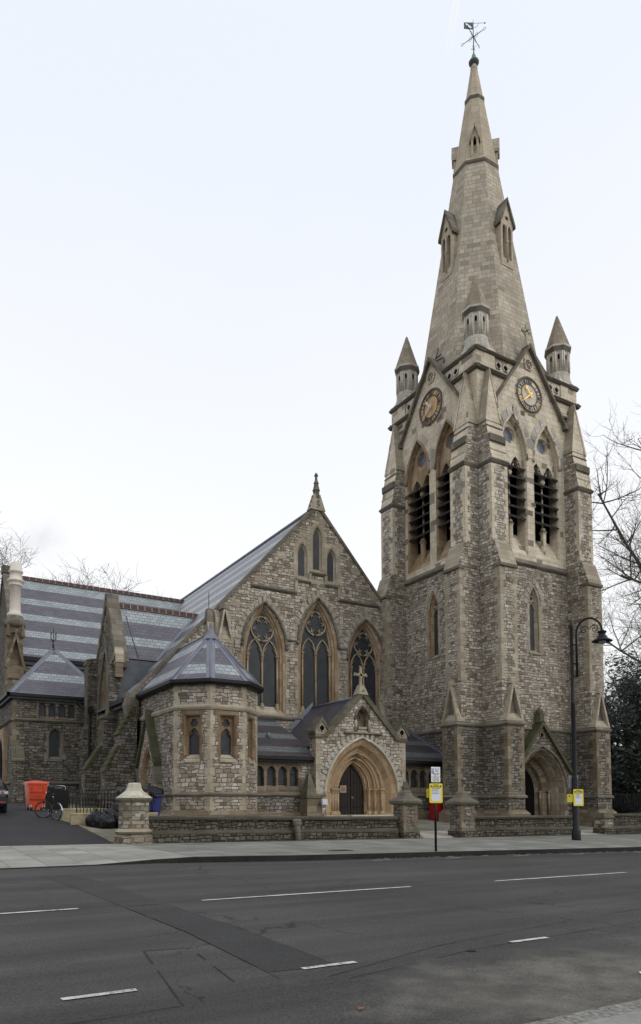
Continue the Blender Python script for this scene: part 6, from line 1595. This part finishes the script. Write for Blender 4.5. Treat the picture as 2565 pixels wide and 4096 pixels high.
# ================================================================== BINS, BAGS, RAILINGS
def wheelie(x0, x1, y0, y1, z0, H, mat, label, lid=True, big=True, cat='wheelie bin'):
    t = thing('wheelie_bin', label, cat, ((x0+x1)/2, (y0+y1)/2, z0), 'wheelie bins around the church'); m = MB(); b = .14 if big else .06
    e = .08 if big else .05; zt = z0+H
    m.frus(WORLD, (x0+e, x1-e, y0+e, y1-e), z0+b, (x0, x1, y0, y1), zt-.14, mat)
    m.frus(WORLD, (x0-.03, x1+.03, y0-.03, y1+.03), zt-.16, (x0-.03, x1+.03, y0-.03, y1+.03), zt-.10, mat)
    if big:
        fr = Fr(((x0+x1)/2, y0, z0), (1, 0, 0), (0, -1, 0)); hw = (x1-x0)/2
        for z in (.48, .52, .78, .82): m.box(fr, -hw*.72, hw*.72, -.08, .005-.0*z, z, z+.015, mat)
        for s_ in (-1, 1): m.hexa([fr.p(s_*hw*.62-.012, -.08, .8), fr.p(s_*hw*.62+.012, -.08, .8), fr.p(s_*hw*.62+.012, .02, .8), fr.p(s_*hw*.62-.012, .02, .8), fr.p(s_*hw*.55-.012, -.08, H-.22), fr.p(s_*hw*.55+.012, -.08, H-.22), fr.p(s_*hw*.55+.012, .035, H-.22), fr.p(s_*hw*.55-.012, .035, H-.22)], mat)
        m.tube([fr.p(-hw*.3, .02, .62), fr.p(-hw*.28, .06, .66), fr.p(hw*.28, .06, .66), fr.p(hw*.3, .02, .62)], .015, 6, mat)
        m.box(fr, -hw*.4, hw*.3, -.5, -.06, .02, b+.02, mat)
    m.build('body', t)
    if lid:
        m = MB(); n = 6; P = []
        for i in range(n+1):
            a = i/n; xx = x0-.04+(x1-x0+.08)*a; hh = zt-.10+.12*math.sin(math.pi*min(1, .15+a*.8))**.7
            P.append([(xx, y0-.05, zt-.11), (xx, y0-.03, zt-.04), (xx, y0+.12, hh), (xx, y1-.1, hh), (xx, y1+.04, zt-.06), (xx, y1+.04, zt-.11)])
        for i in range(n):
            for k in range(5): m.face([P[i][k], P[i+1][k], P[i+1][k+1], P[i][k+1]], mat)
        m.face(P[0], mat); m.face(P[-1], mat); m.build('lid', t)
    for xx in (x0+.14, x1-.14):
        for yy in ((y0+.12, y1-.12) if big else (y1-.1,)):
            m = MB(); r = .1; m.tube([(xx-.03, yy, z0+r), (xx+.03, yy, z0+r)], r, 12, 'rubber')
            m.tube([(xx-.034, yy, z0+r), (xx+.034, yy, z0+r)], r*.55, 10, 'chrome'); m.box(WORLD, xx-.05, xx+.05, yy-.06, yy+.06, z0+r+.02, z0+b+.1, 'chrome')
            m.build('wheel', t)
    return t
wheelie(5.27, 6.08, 33.3, 34.3, gz(5.8, 33.5), 1.29, 'orange_bin', 'big orange wheelie bin with a closed lid beside the bicycle')
zb = gz(8.6, 28.2); wheelie(7.95, 9.42, 27.9, 28.8, zb, 1.22, 'blue_bin', 'big blue open bin piled with black bags behind the pale pier', lid=False)
wheelie(25.55, 26.35, 30.25, 30.95, gz(26, 30.6), 1.13, 'red_bin', 'red wheelie bin against the narthex wall behind the parking sign', big=False)
rg = random.Random(3)
def bag(x, y, z, r, sq, label, name='bin_bag', mat='bin_bag', group='black bin bags'):
    r *= 1.25
    m = MB(); n, k = 26, 16; P = []
    ph = [rg.uniform(0, 6.28) for _ in range(8)]
    for i in range(k+1):
        th = math.pi*i/k; row = []
        for j in range(n):
            a = 2*math.pi*j/n
            crease = 1+.07*math.sin(7*a+ph[0]+2*math.sin(3*th))+.06*math.sin(4*a+ph[1]+th*3)+.05*math.sin(11*a+ph[2])*math.sin(th*4+ph[3])+rg.uniform(-.05, .05)
            rad = math.sin(th)**.75*crease; zz_ = math.cos(th)
            if zz_ > .55: rad *= 1-(zz_-.55)*.9
            row.append((x+r*sq[0]*rad*math.cos(a), y+r*sq[1]*rad*math.sin(a), z+r*sq[2]*max(-.55, zz_)+r*sq[2]*.55))
        P.append(row)
    for i in range(k):
        for j in range(n): m.face([P[i][j], P[i][(j+1) % n], P[i+1][(j+1) % n], P[i+1][j]], mat, None, True)
    top = r*sq[2]*1.5
    for j in range(5): 
        a = rg.uniform(0, 6.28); m.face([(x-.03, y, z+top), (x+.03, y, z+top), (x+.09*math.cos(a), y+.09*math.sin(a), z+top+.12)], mat)
    return tag(m.build(name), label, 'bin bag', group)
for x, y, dz, r, sq, lab in ((6.72, 27.3, 0, .33, (.85, .9, .95), 'slumped black bin bag at the left end of the pile by the low wall'),
                          (7.0, 26.95, 0, .34, (1.0, .9, .85), 'black bin bag at the front of the pile, second from the left'),
                          (7.38, 27.35, 0, .38, (1.0, .9, 1.0), 'black bin bag in the middle of the pile on the slabs'),
                          (7.72, 26.9, 0, .36, (1.0, .9, .8), 'black bin bag at the right of the pile behind the pale pier'),
                          (7.72, 27.3, .48, .30, (1.1, .9, .85), 'black bin bag heaped on top of the pile against the railings')):
    bag(x, y, gz(x, y)+dz-.02, r, sq, lab)
for x, dz, r, lab in ((8.3, 0, .42, 'black bin bag bulging from the left of the blue bin'), (9.05, 0, .42, 'black bin bag bulging from the right of the blue bin')):
    bag(x, 28.3, zb+.98, r, (1.05, .9, .62), lab, group='black bin bags in the blue bin')
m = MB(); m.ball((8.78, 27.9, zb+1.14), .13, 'orange_bin', 8, 6, (1.2, .6, .5)); tag(m.build('orange_bag'), 'scrap of orange plastic poking out of the blue bin', 'bag')

# low buff walls and railings round the crypt steps
def buff(x0, x1, y0, y1, h, label):
    t = thing('low_wall', label, 'low wall', ((x0+x1)/2, (y0+y1)/2, gz(x0, y0)), 'low buff walls under the railings'); m = MB(); z = gz(x0, y0)
    n = max(2, int((x1-x0)/.8))
    for i in range(n): m.box(WORLD, x0+(x1-x0)*i/n+.003, x0+(x1-x0)*(i+1)/n-.003, y0, y1, z-.2, z+h*.48, 'buff_block'); m.box(WORLD, x0+(x1-x0)*i/n+.003, x0+(x1-x0)*(i+1)/n-.003, y0+.004, y1, z+h*.49, z+h-.05, 'buff_block')
    m.build('blocks', t); m = MB(); m.frus(WORLD, (x0-.02, x1+.02, y0-.02, y1+.02), z+h-.05, (x0+.01, x1, y0+.02, y1-.02), z+h, 'buff_block'); m.build('coping', t)
    return z+h
zA = buff(5.9, 9.2, 27.72, 28.0 if False else 27.9, .43, 'front buff stone wall under the railings beside the bin bags')
zB = buff(5.85, 9.6, 29.12, 29.4, .43, 'rear buff stone wall behind the bicycle')
def railing(x0, x1, y, zb_, h, label, step=.125):
    t = thing('railing', label, 'railing', ((x0+x1)/2, y, zb_), 'black iron railings'); n = int((x1-x0)/step)
    r = MB(); r.box(WORLD, x0, x1, y-.018, y+.018, zb_+h-.03, zb_+h-.012, 'black_metal'); r.build('rail', t)
    for i in range(n+1):
        x = x0+i*step; b = MB(); rr = .02 if i in (0, n) or i % 12 == 0 else .015
        b.tube([(x, y, zb_-.03), (x, y, zb_+h+(.02 if rr > .01 else 0))], rr, 6, 'black_metal'); b.build('bar', t)
railing(6.12, 9.1, 27.8, zA, .74, 'front run of black iron railings on the buff wall')
railing(6.15, 9.5, 29.26, zB, .74, 'rear run of black iron railings on the buff wall')
# board and barrier leaning behind the bicycle
m = MB(); P0 = [(6.3, 34.95, 1.2), (7.3, 35.0, 1.2), (7.32, 34.8, 2.08), (6.28, 34.75, 2.24)]
m.hexa([Vector(p) for p in P0]+[Vector(p)+Vector((.01, .04, 0)) for p in P0], 'black_board')
tag(m.build('black_board'), 'plain black board standing behind the bicycle by the orange bin', 'board')
m = MB(); m.tube([(6.4, 35.4, 1.2), (6.4, 35.4, 2.3), (6.46, 35.4, 2.35), (7.2, 35.4, 2.32), (7.26, 35.4, 2.26), (7.26, 35.4, 1.2)], .022, 7, 'chrome'); m.tube([(6.4, 35.4, 1.6), (7.26, 35.4, 1.58)], .018, 6, 'chrome')
tag(m.build('metal_frame'), 'silver tubular metal frame standing behind the black board', 'frame')
# --- bicycle
bx_, by_ = 5.5, 29.75; bz = gz(bx_, by_)
t = thing('bicycle', 'dark bicycle with turned front wheel and silver rear mudguard by the orange bin', 'bicycle', (bx_, by_, bz))
def wheel(c, ax, R_, nm):
    c = Vector(c); ax = Vector(ax).normalized(); a = ax.cross(Vector((0, 0, 1))).normalized(); u = Vector((0, 0, 1))
    m = MB(); m.tube([c+a*R_*math.cos(i*math.pi/14)+u*R_*math.sin(i*math.pi/14) for i in range(28)], .026, 7, 'rubber', True)
    w = m.build(nm, t); m = MB()
    m.tube([c+a*(R_-.03)*math.cos(i*math.pi/14)+u*(R_-.03)*math.sin(i*math.pi/14) for i in range(28)], .009, 5, 'iron_grey', True)
    for i in range(14): m.tube([c+ax*.03*(1 if i % 2 else -1), c+a*(R_-.03)*math.cos(i*math.pi/7)+u*(R_-.03)*math.sin(i*math.pi/7)], .0015, 3, 'iron_grey', caps=False)
    m.tube([c-ax*.05, c+ax*.05], .022, 7, 'chrome'); m.build('rim', w)
hd = Vector((-.42, .9, 0)).normalized(); sd_ = Vector((hd.y, -hd.x, 0))
rw = Vector((5.62, 28.95, gz(5.62, 28.95)+.31)); fwc = rw+hd*.80; fwc.z = gz(fwc.x, fwc.y)+.31
fdir = Vector((-.95, .2, 0)).normalized(); fax = Vector((fdir.y, -fdir.x, 0))
wheel(rw, sd_, .31, 'wheel'); wheel(fwc, fax, .31, 'wheel')
head = fwc-hd*.10+Vector((0, 0, .42)); headt = fwc-hd*.15+Vector((0, 0, .58)); bb = rw+hd*.44+Vector((0, 0, -.03)); seat = rw+hd*.22+Vector((0, 0, .50))
m = MB()
for a, b, r in ((bb, head, .017), (seat, headt, .015), (bb, seat, .015), (seat, rw, .010), (bb, rw, .011), (head, headt, .02)): m.tube([a, b], r, 7, 'black_metal')
for s_ in (-1, 1): m.tube([head+Vector((0, 0, -.02)), fwc+fax*.05*s_+Vector((0, 0, .34)), fwc+fax*.05*s_], .012, 6, 'black_metal')
m.build('frame', t)
m = MB(); st_ = headt+Vector((0, 0, .12)); m.tube([headt, st_], .013, 6, 'chrome'); m.tube([st_-fax*.28-fdir*.1, st_-fax*.2, st_, st_+fax*.2, st_+fax*.28-fdir*.1], .012, 6, 'chrome'); m.tube([st_-fax*.28-fdir*.1, st_-fax*.24-fdir*.03], .018, 6, 'rubber'); m.build('handlebar', t)
m = MB(); sp_ = seat+Vector((0, 0, .14)); m.tube([seat, sp_], .013, 6, 'chrome'); m.ball(sp_+Vector((0, 0, .03)), .12, 'rubber', 10, 6, (.7, 1.05, .35)); m.build('saddle', t)
m = MB(); A_ = [rw+hd*.37*math.cos(R(a))+Vector((0, 0, .37*math.sin(R(a)))) for a in range(20, 215, 15)]
for i in range(len(A_)-1): m.face([A_[i]-sd_*.028, A_[i]+sd_*.028, A_[i+1]+sd_*.028, A_[i+1]-sd_*.028], 'chrome')
m.build('mudguard', t)
m = MB(); rk = rw+Vector((0, 0, .42))
for s_ in (-1, 1): m.tube([rk+sd_*.06*s_+hd*.2, rk+sd_*.06*s_-hd*.22], .007, 5, 'black_metal'); m.tube([rw+sd_*.06*s_, rk+sd_*.06*s_-hd*.1], .006, 5, 'black_metal')
for i in range(4): m.tube([rk-sd_*.06+hd*(.2-i*.13), rk+sd_*.06+hd*(.2-i*.13)], .006, 5, 'black_metal')
m.build('rack', t)
m = MB(); m.tube([bb-sd_*.08, bb+sd_*.08], .02, 6, 'chrome'); m.tube([bb+sd_*.07, bb+sd_*.09+hd*.1-Vector((0, 0, .14))], .011, 5, 'chrome'); m.tube([bb-sd_*.07, bb-sd_*.09-hd*.1+Vector((0, 0, .14))], .011, 5, 'chrome')
for s_ in (-1, 1): m.box(WORLD, (bb+sd_*.1*s_+hd*.1*s_).x-.045, (bb+sd_*.1*s_+hd*.1*s_).x+.045, (bb+sd_*.1*s_+hd*.1*s_).y-.03, (bb+sd_*.1*s_+hd*.1*s_).y+.03, bb.z-.15*s_-.012, bb.z-.15*s_+.012, 'rubber')
m.build('crank', t)
# --- car, mostly out of frame
cx_, cy_ = 3.28, 30.55; cz_ = gz(cx_, 31)
t = thing('parked_car', 'black hatchback car cut off by the left edge of the view, tail lights showing', 'car', (cx_, cy_, cz_))
fcar = Fr((cx_, cy_, cz_), (1, 0, 0), (0, 1, 0))
secs = [(0.0, .38, .62, .62, .70, .70), (.05, .28, .88, .90, .80, .70), (.16, .24, .98, 1.05, .855, .62), (.42, .22, 1.0, 1.34, .87, .60), (.95, .22, .99, 1.46, .88, .61), (1.9, .22, .97, 1.48, .885, .62), (2.6, .22, .95, 1.36, .88, .60), (3.15, .22, .95, .98, .87, .72), (3.9, .24, .84, .86, .84, .6), (4.2, .3, .62, .64, .72, .5)]
body, gl = MB(), MB(); rings = []
for d, zb2, zs_, zr2, wb, wr in secs:
    rings.append([fcar.p(-wb*.92, d, zb2), fcar.p(-wb, d, (zb2+zs_)/2), fcar.p(-wb*.97, d, zs_), fcar.p(-wr, d, zr2), fcar.p(0, d, zr2+.03), fcar.p(wr, d, zr2), fcar.p(wb*.97, d, zs_), fcar.p(wb, d, (zb2+zs_)/2), fcar.p(wb*.92, d, zb2)])
for i in range(len(rings)-1):
    for k in range(8):
        glass = (k in (2, 5) and 3 <= i <= 5) or (k in (3, 4) and i in (2, 6))
        (gl if glass else body).face([rings[i][k], rings[i][k+1], rings[i+1][k+1], rings[i+1][k]], 'car_glass' if glass else 'car_paint', None, not glass)
    body.face([rings[i][8], rings[i][0], rings[i+1][0], rings[i+1][8]], 'rubber')
body.face(rings[0], 'car_paint'); body.face(rings[-1], 'car_paint')
body.build('body', t); gl.build('window', t)
m = MB(); m.hexa([fcar.p(-.86, -.06, .36), fcar.p(.86, -.06, .36), fcar.p(.9, .3, .36), fcar.p(-.9, .3, .36), fcar.p(-.84, -.05, .60), fcar.p(.84, -.05, .60), fcar.p(.885, .3, .60), fcar.p(-.885, .3, .60)], 'car_paint'); m.box(fcar, .5, .72, -.075, -.05, .40, .45, 'tail_red'); m.build('bumper', t)
for s_ in (-1, 1):
    m = MB()
    for u, mt in ((.50, 'tail_red'), (.63, 'tail_red'), (.76, 'tail_clear')):
        p0 = fcar.p(s_*u, .02+.12*(u-.5), .80); m.ball(p0, .058, mt, 10, 6, (1, .7, 1)); m.tube([p0+Vector((.062*math.cos(a*math.pi/6), -.03, .062*math.sin(a*math.pi/6))) for a in range(12)], .011, 5, 'chrome', True)
    m.hexa([fcar.p(s_*.42, -.0, .74), fcar.p(s_*.84, .05, .74), fcar.p(s_*.86, .3, .74), fcar.p(s_*.42, .2, .74), fcar.p(s_*.42, .01, .865), fcar.p(s_*.83, .08, .865), fcar.p(s_*.85, .3, .865), fcar.p(s_*.42, .2, .865)], 'car_glass'); m.build('tail_light', t)
m = MB(); m.slab(Fr((cx_, cy_, cz_), (1, 0, 0), (0, -1, 0)), [(-.26, .46), (.26, .46), (.26, .57), (-.26, .57)], .06, .075, 'sign_yellow'); m.build('number_plate', t)
for s_ in (-1, 1):
    for d in (.85, 3.4):
        m = MB(); m.tube([fcar.p(s_*.66, d, .32), fcar.p(s_*.88, d, .32)], .32, 18, 'rubber'); w = m.build('wheel', t)
        m = MB(); m.tube([fcar.p(s_*.68, d, .32), fcar.p(s_*.892, d, .32)], .2, 12, 'sign_back'); m.build('rim', w)

# small things on the road
m = MB(); lz = zroad(2.96, 4.37)+.012
m.face([(2.93, 4.355, lz), (2.955, 4.34, lz+.006), (2.98, 4.365, lz+.003), (3.0, 4.37, lz+.01), (2.975, 4.39, lz+.004), (2.955, 4.405, lz+.009), (2.945, 4.38, lz)], 'dead_leaf')
tag(m.build('fallen_leaf'), 'brown fallen leaf lying on the near side of the road', 'leaf')
m = MB(); m.lathe((5.13, 5.57, zroad(5.1, 5.5)+.004), [(.045, 0), (.045, .006), (0, .007)], 12, 'tar_seam'); tag(m.build('drain_plug'), 'small round dark metal plug set in the road', 'drain plug')
m = MB(); x, y = 5.7, 4.05; z = zroad(x, y)+.012; m.face([(x, y, z), (x+.08, y+.01, z+.01), (x+.07, y+.04, z), (x+.01, y+.03, z+.012)], 'paper'); tag(m.build('litter'), 'white scrap of paper on the road near the kerb', 'litter')
m = MB(); x, y = 11.35, 18.2; m.box(WORLD, x, x+.75, y, y+.45, zpave(x, y)-.05, zpave(x+.4, y+.2)+.008, 'kerb_stone'); tag(m.build('inspection_cover'), 'dark rectangular inspection cover in the far pavement', 'cover')

# ================================================================== TREES
def bare_tree(loc, H, seed, label, mat, spread=1.0, lean=(0, 0), levels=5, r0=.35, trunk=.3, tw=.008, group=None, limbs=(), dense=False):
    rg = random.Random(seed); t = thing('bare_tree', label, 'tree', loc, group); tm, cm = MB(), MB(); L0 = Vector(loc)
    def grow(p, d, L, r, lv, mb):
        n = 5 if lv > 1 else 4; P = [p]; RR = [r]; q = p.copy(); dd = d.copy()
        for i in range(n):
            j = .16 if lv > 1 else .26
            dd = (dd+Vector((rg.uniform(-j, j), rg.uniform(-j, j), rg.uniform(-j*.7, j)+.03))).normalized()
            q = q+dd*(L/n); P.append(q.copy()); RR.append(max(tw*.6, r*(1-.62*(i+1)/n)))
        mb.tube(P, RR, 6 if lv >= 4 else (4 if lv >= 2 else 3), mat, False, True, False)
        if lv <= 0: return
        k = ({5: 7, 4: 7, 3: 7, 2: 7, 1: 5} if dense else {5: 5, 4: 5, 3: 6, 2: 6, 1: 5}).get(lv, 4)
        for i in range(k):
            f = rg.uniform(.3, 1.0); ii = min(n-1, int(f*n)); pp = P[ii].lerp(P[ii+1], f*n-ii); rr = RR[ii]
            ax = Vector((rg.uniform(-1, 1), rg.uniform(-1, 1), rg.uniform(-.45, .75)))
            nd = (dd*.55+ax.normalized()*spread*.85).normalized()
            grow(pp, nd, L*rg.uniform(.42, .70), max(tw, rr*rg.uniform(.45, .68)), lv-1, cm)
    th = H*trunk; top = L0+Vector((lean[0]*th, lean[1]*th, th)); P = [L0+(top-L0)*(i/4)+Vector((rg.uniform(-.1, .1), rg.uniform(-.1, .1), 0))*i for i in range(5)]
    tm.tube(P, [r0*(1-.1*i) for i in range(5)], 10, 'bark'); tm.build('trunk', t)
    for i in range(6):
        a = 2*math.pi*(i+rg.uniform(-.3, .3))/6; el = rg.uniform(.35, 1.3)
        grow(P[-1]+Vector((0, 0, rg.uniform(-th*.2, 0))), Vector((math.cos(a)*math.cos(el)+lean[0], math.sin(a)*math.cos(el)+lean[1], math.sin(el))).normalized(), H*rg.uniform(.3, .42), r0*.5, levels-1, cm)
    for lp in limbs:
        V = [Vector(q) for q in lp]; rr = [.16*(1-.7*i/(len(V)-1)) for i in range(len(V))]
        cm.tube(V, rr, 8, mat)
        for i in range(len(V)*5):
            f = rg.uniform(.25, 1)*(len(V)-1); ii = min(len(V)-2, int(f)); q = V[ii].lerp(V[ii+1], f-ii)
            grow(q, Vector((rg.uniform(-1, .6), rg.uniform(-.8, .8), rg.uniform(-.3, 1))).normalized(), rg.uniform(1.6, 3.4), .05, 2, cm)
        cm.ball(V[-1], rr[-1]*1.7, mat, 8, 6)
    cm.build('crown', t, weld=False)
TG = 'bare trees behind the church'
bare_tree((8.2, 82, 1), 32, 11, 'bare winter tree rising behind the chimney', 'bark_far', tw=.016, levels=5, r0=.5, group=TG, dense=True)
bare_tree((9.9, 84, 1), 29.5, 12, 'bare winter tree showing above the transept roof ridge', 'bark_far', tw=.016, levels=5, r0=.45, group=TG, dense=True)
bare_tree((48.0, 28.5, 0), 31, 21, 'tall bare winter tree whose twigs reach in from the right edge', 'bark', 1.0, (-.02, 0), 5, .5, .28, .008, None, [[(47.8, 28.4, 10), (45, 28, 13.6), (41.6, 27.8, 15.2), (38.4, 27.8, 15.4)], [(47.8, 28.4, 11), (43, 28, 14.5), (39, 27.9, 17.6), (36.7, 28, 20.2)], [(47.8, 28.4, 12), (44.5, 28, 19), (41, 27.8, 24)]])
bare_tree((50.5, 36, 0), 19, 25, 'smaller bare winter tree behind the dark evergreen', 'bark', .9, (0, 0), 5, .3, .3, .010)
def evergreen(loc, H, rad, seed, label, N=15000, z0=.3):
    rg = random.Random(seed); t = thing('evergreen_tree', label, 'tree', loc, 'dark evergreens right of the tower'); L0 = Vector(loc); m = MB()
    m.tube([L0, L0+Vector((.1, 0, H*.45)), L0+Vector((.2, .1, H*.85))], [.2, .13, .04], 8, 'bark')
    lobes = [(Vector((rg.uniform(-.62, .62)*rad, rg.uniform(-.62, .62)*rad, H*rg.uniform(.12, .88))), rad*rg.uniform(.28, .5)) for _ in range(30)]
    for c, r in lobes: m.tube([L0+Vector((.1, 0, c.z*.7)), L0+c], [.05, .015], 4, 'bark')
    m.build('trunk', t); m = MB()
    for i in range(N):
        c, r = lobes[rg.randrange(len(lobes))]; v = Vector((rg.gauss(0, 1), rg.gauss(0, 1), rg.gauss(0, 1))).normalized()*r*rg.uniform(.35, 1.08)
        p = L0+c+v
        if p.z < L0.z+z0: continue
        a = Vector((rg.uniform(-1, 1), rg.uniform(-1, 1), rg.uniform(-1, .4))).normalized(); b = a.orthogonal().normalized()
        s_ = rg.uniform(.06, .13); m.face([p-a*s_*1.7, p+b*s_*.75, p+a*s_*1.7, p-b*s_*.75], 'holly_leaf')
    m.build('crown', t, weld=False)
evergreen((42.6, 31.0, 0), 11.5, 3.3, 5, 'dark evergreen tree close against the right side of the tower', 17000)
evergreen((46.5, 30.2, 0), 10.5, 3.4, 6, 'dark evergreen tree at the far right edge behind the wall', 15000)
evergreen((49, 37, 0), 9, 5.0, 8, 'broad dark evergreen further back behind the other two', 14000)
# far railings behind the right wall
railing(37.5, 47.0, 28.6, gz(42, 28.6), 1.9, 'tall dark iron railings under the evergreens right of the tower', .16)

# ---- steam from the chimney
k = MATS['steam']; nt = k.node_tree; nt.nodes.clear()
out = nt.nodes.new('ShaderNodeOutputMaterial'); pv = nt.nodes.new('ShaderNodeVolumePrincipled'); pv.inputs['Color'].default_value = (.86, .87, .92, 1)
tc = nt.nodes.new('ShaderNodeTexCoord'); ln_ = nt.nodes.new('ShaderNodeVectorMath'); ln_.operation = 'LENGTH'
nz_ = nt.nodes.new('ShaderNodeTexNoise'); nz_.inputs['Scale'].default_value = 1.6; nz_.inputs['Detail'].default_value = 3
mr = nt.nodes.new('ShaderNodeMapRange'); mr.inputs[1].default_value = 1.0; mr.inputs[2].default_value = .2; mr.inputs[3].default_value = 0; mr.inputs[4].default_value = 1
nr_ = nt.nodes.new('ShaderNodeMapRange'); nr_.inputs[1].default_value = .42; nr_.inputs[2].default_value = .62; nr_.inputs[3].default_value = 0; nr_.inputs[4].default_value = .28
mu = nt.nodes.new('ShaderNodeMath'); mu.operation = 'MULTIPLY'
nt.links.new(tc.outputs['Object'], ln_.inputs[0]); nt.links.new(ln_.outputs['Value'], mr.inputs[0]); nt.links.new(tc.outputs['Object'], nz_.inputs['Vector'])
nt.links.new(nz_.outputs[0], nr_.inputs[0]); nt.links.new(mr.outputs[0], mu.inputs[0]); nt.links.new(nr_.outputs[0], mu.inputs[1]); nt.links.new(mu.outputs[0], pv.inputs['Density']); nt.links.new(pv.outputs[0], out.inputs['Volume'])
m = MB(); m.ball((0, 0, 0), 1.0, 'steam', 16, 10); o = m.build('smoke'); o.location = (8.4, 51.2, 19.3); o.scale = (2.6, 1.4, 2.3); o['kind'] = 'stuff'
o['label'] = 'faint pale steam drifting from the chimney top'; o['category'] = 'smoke'
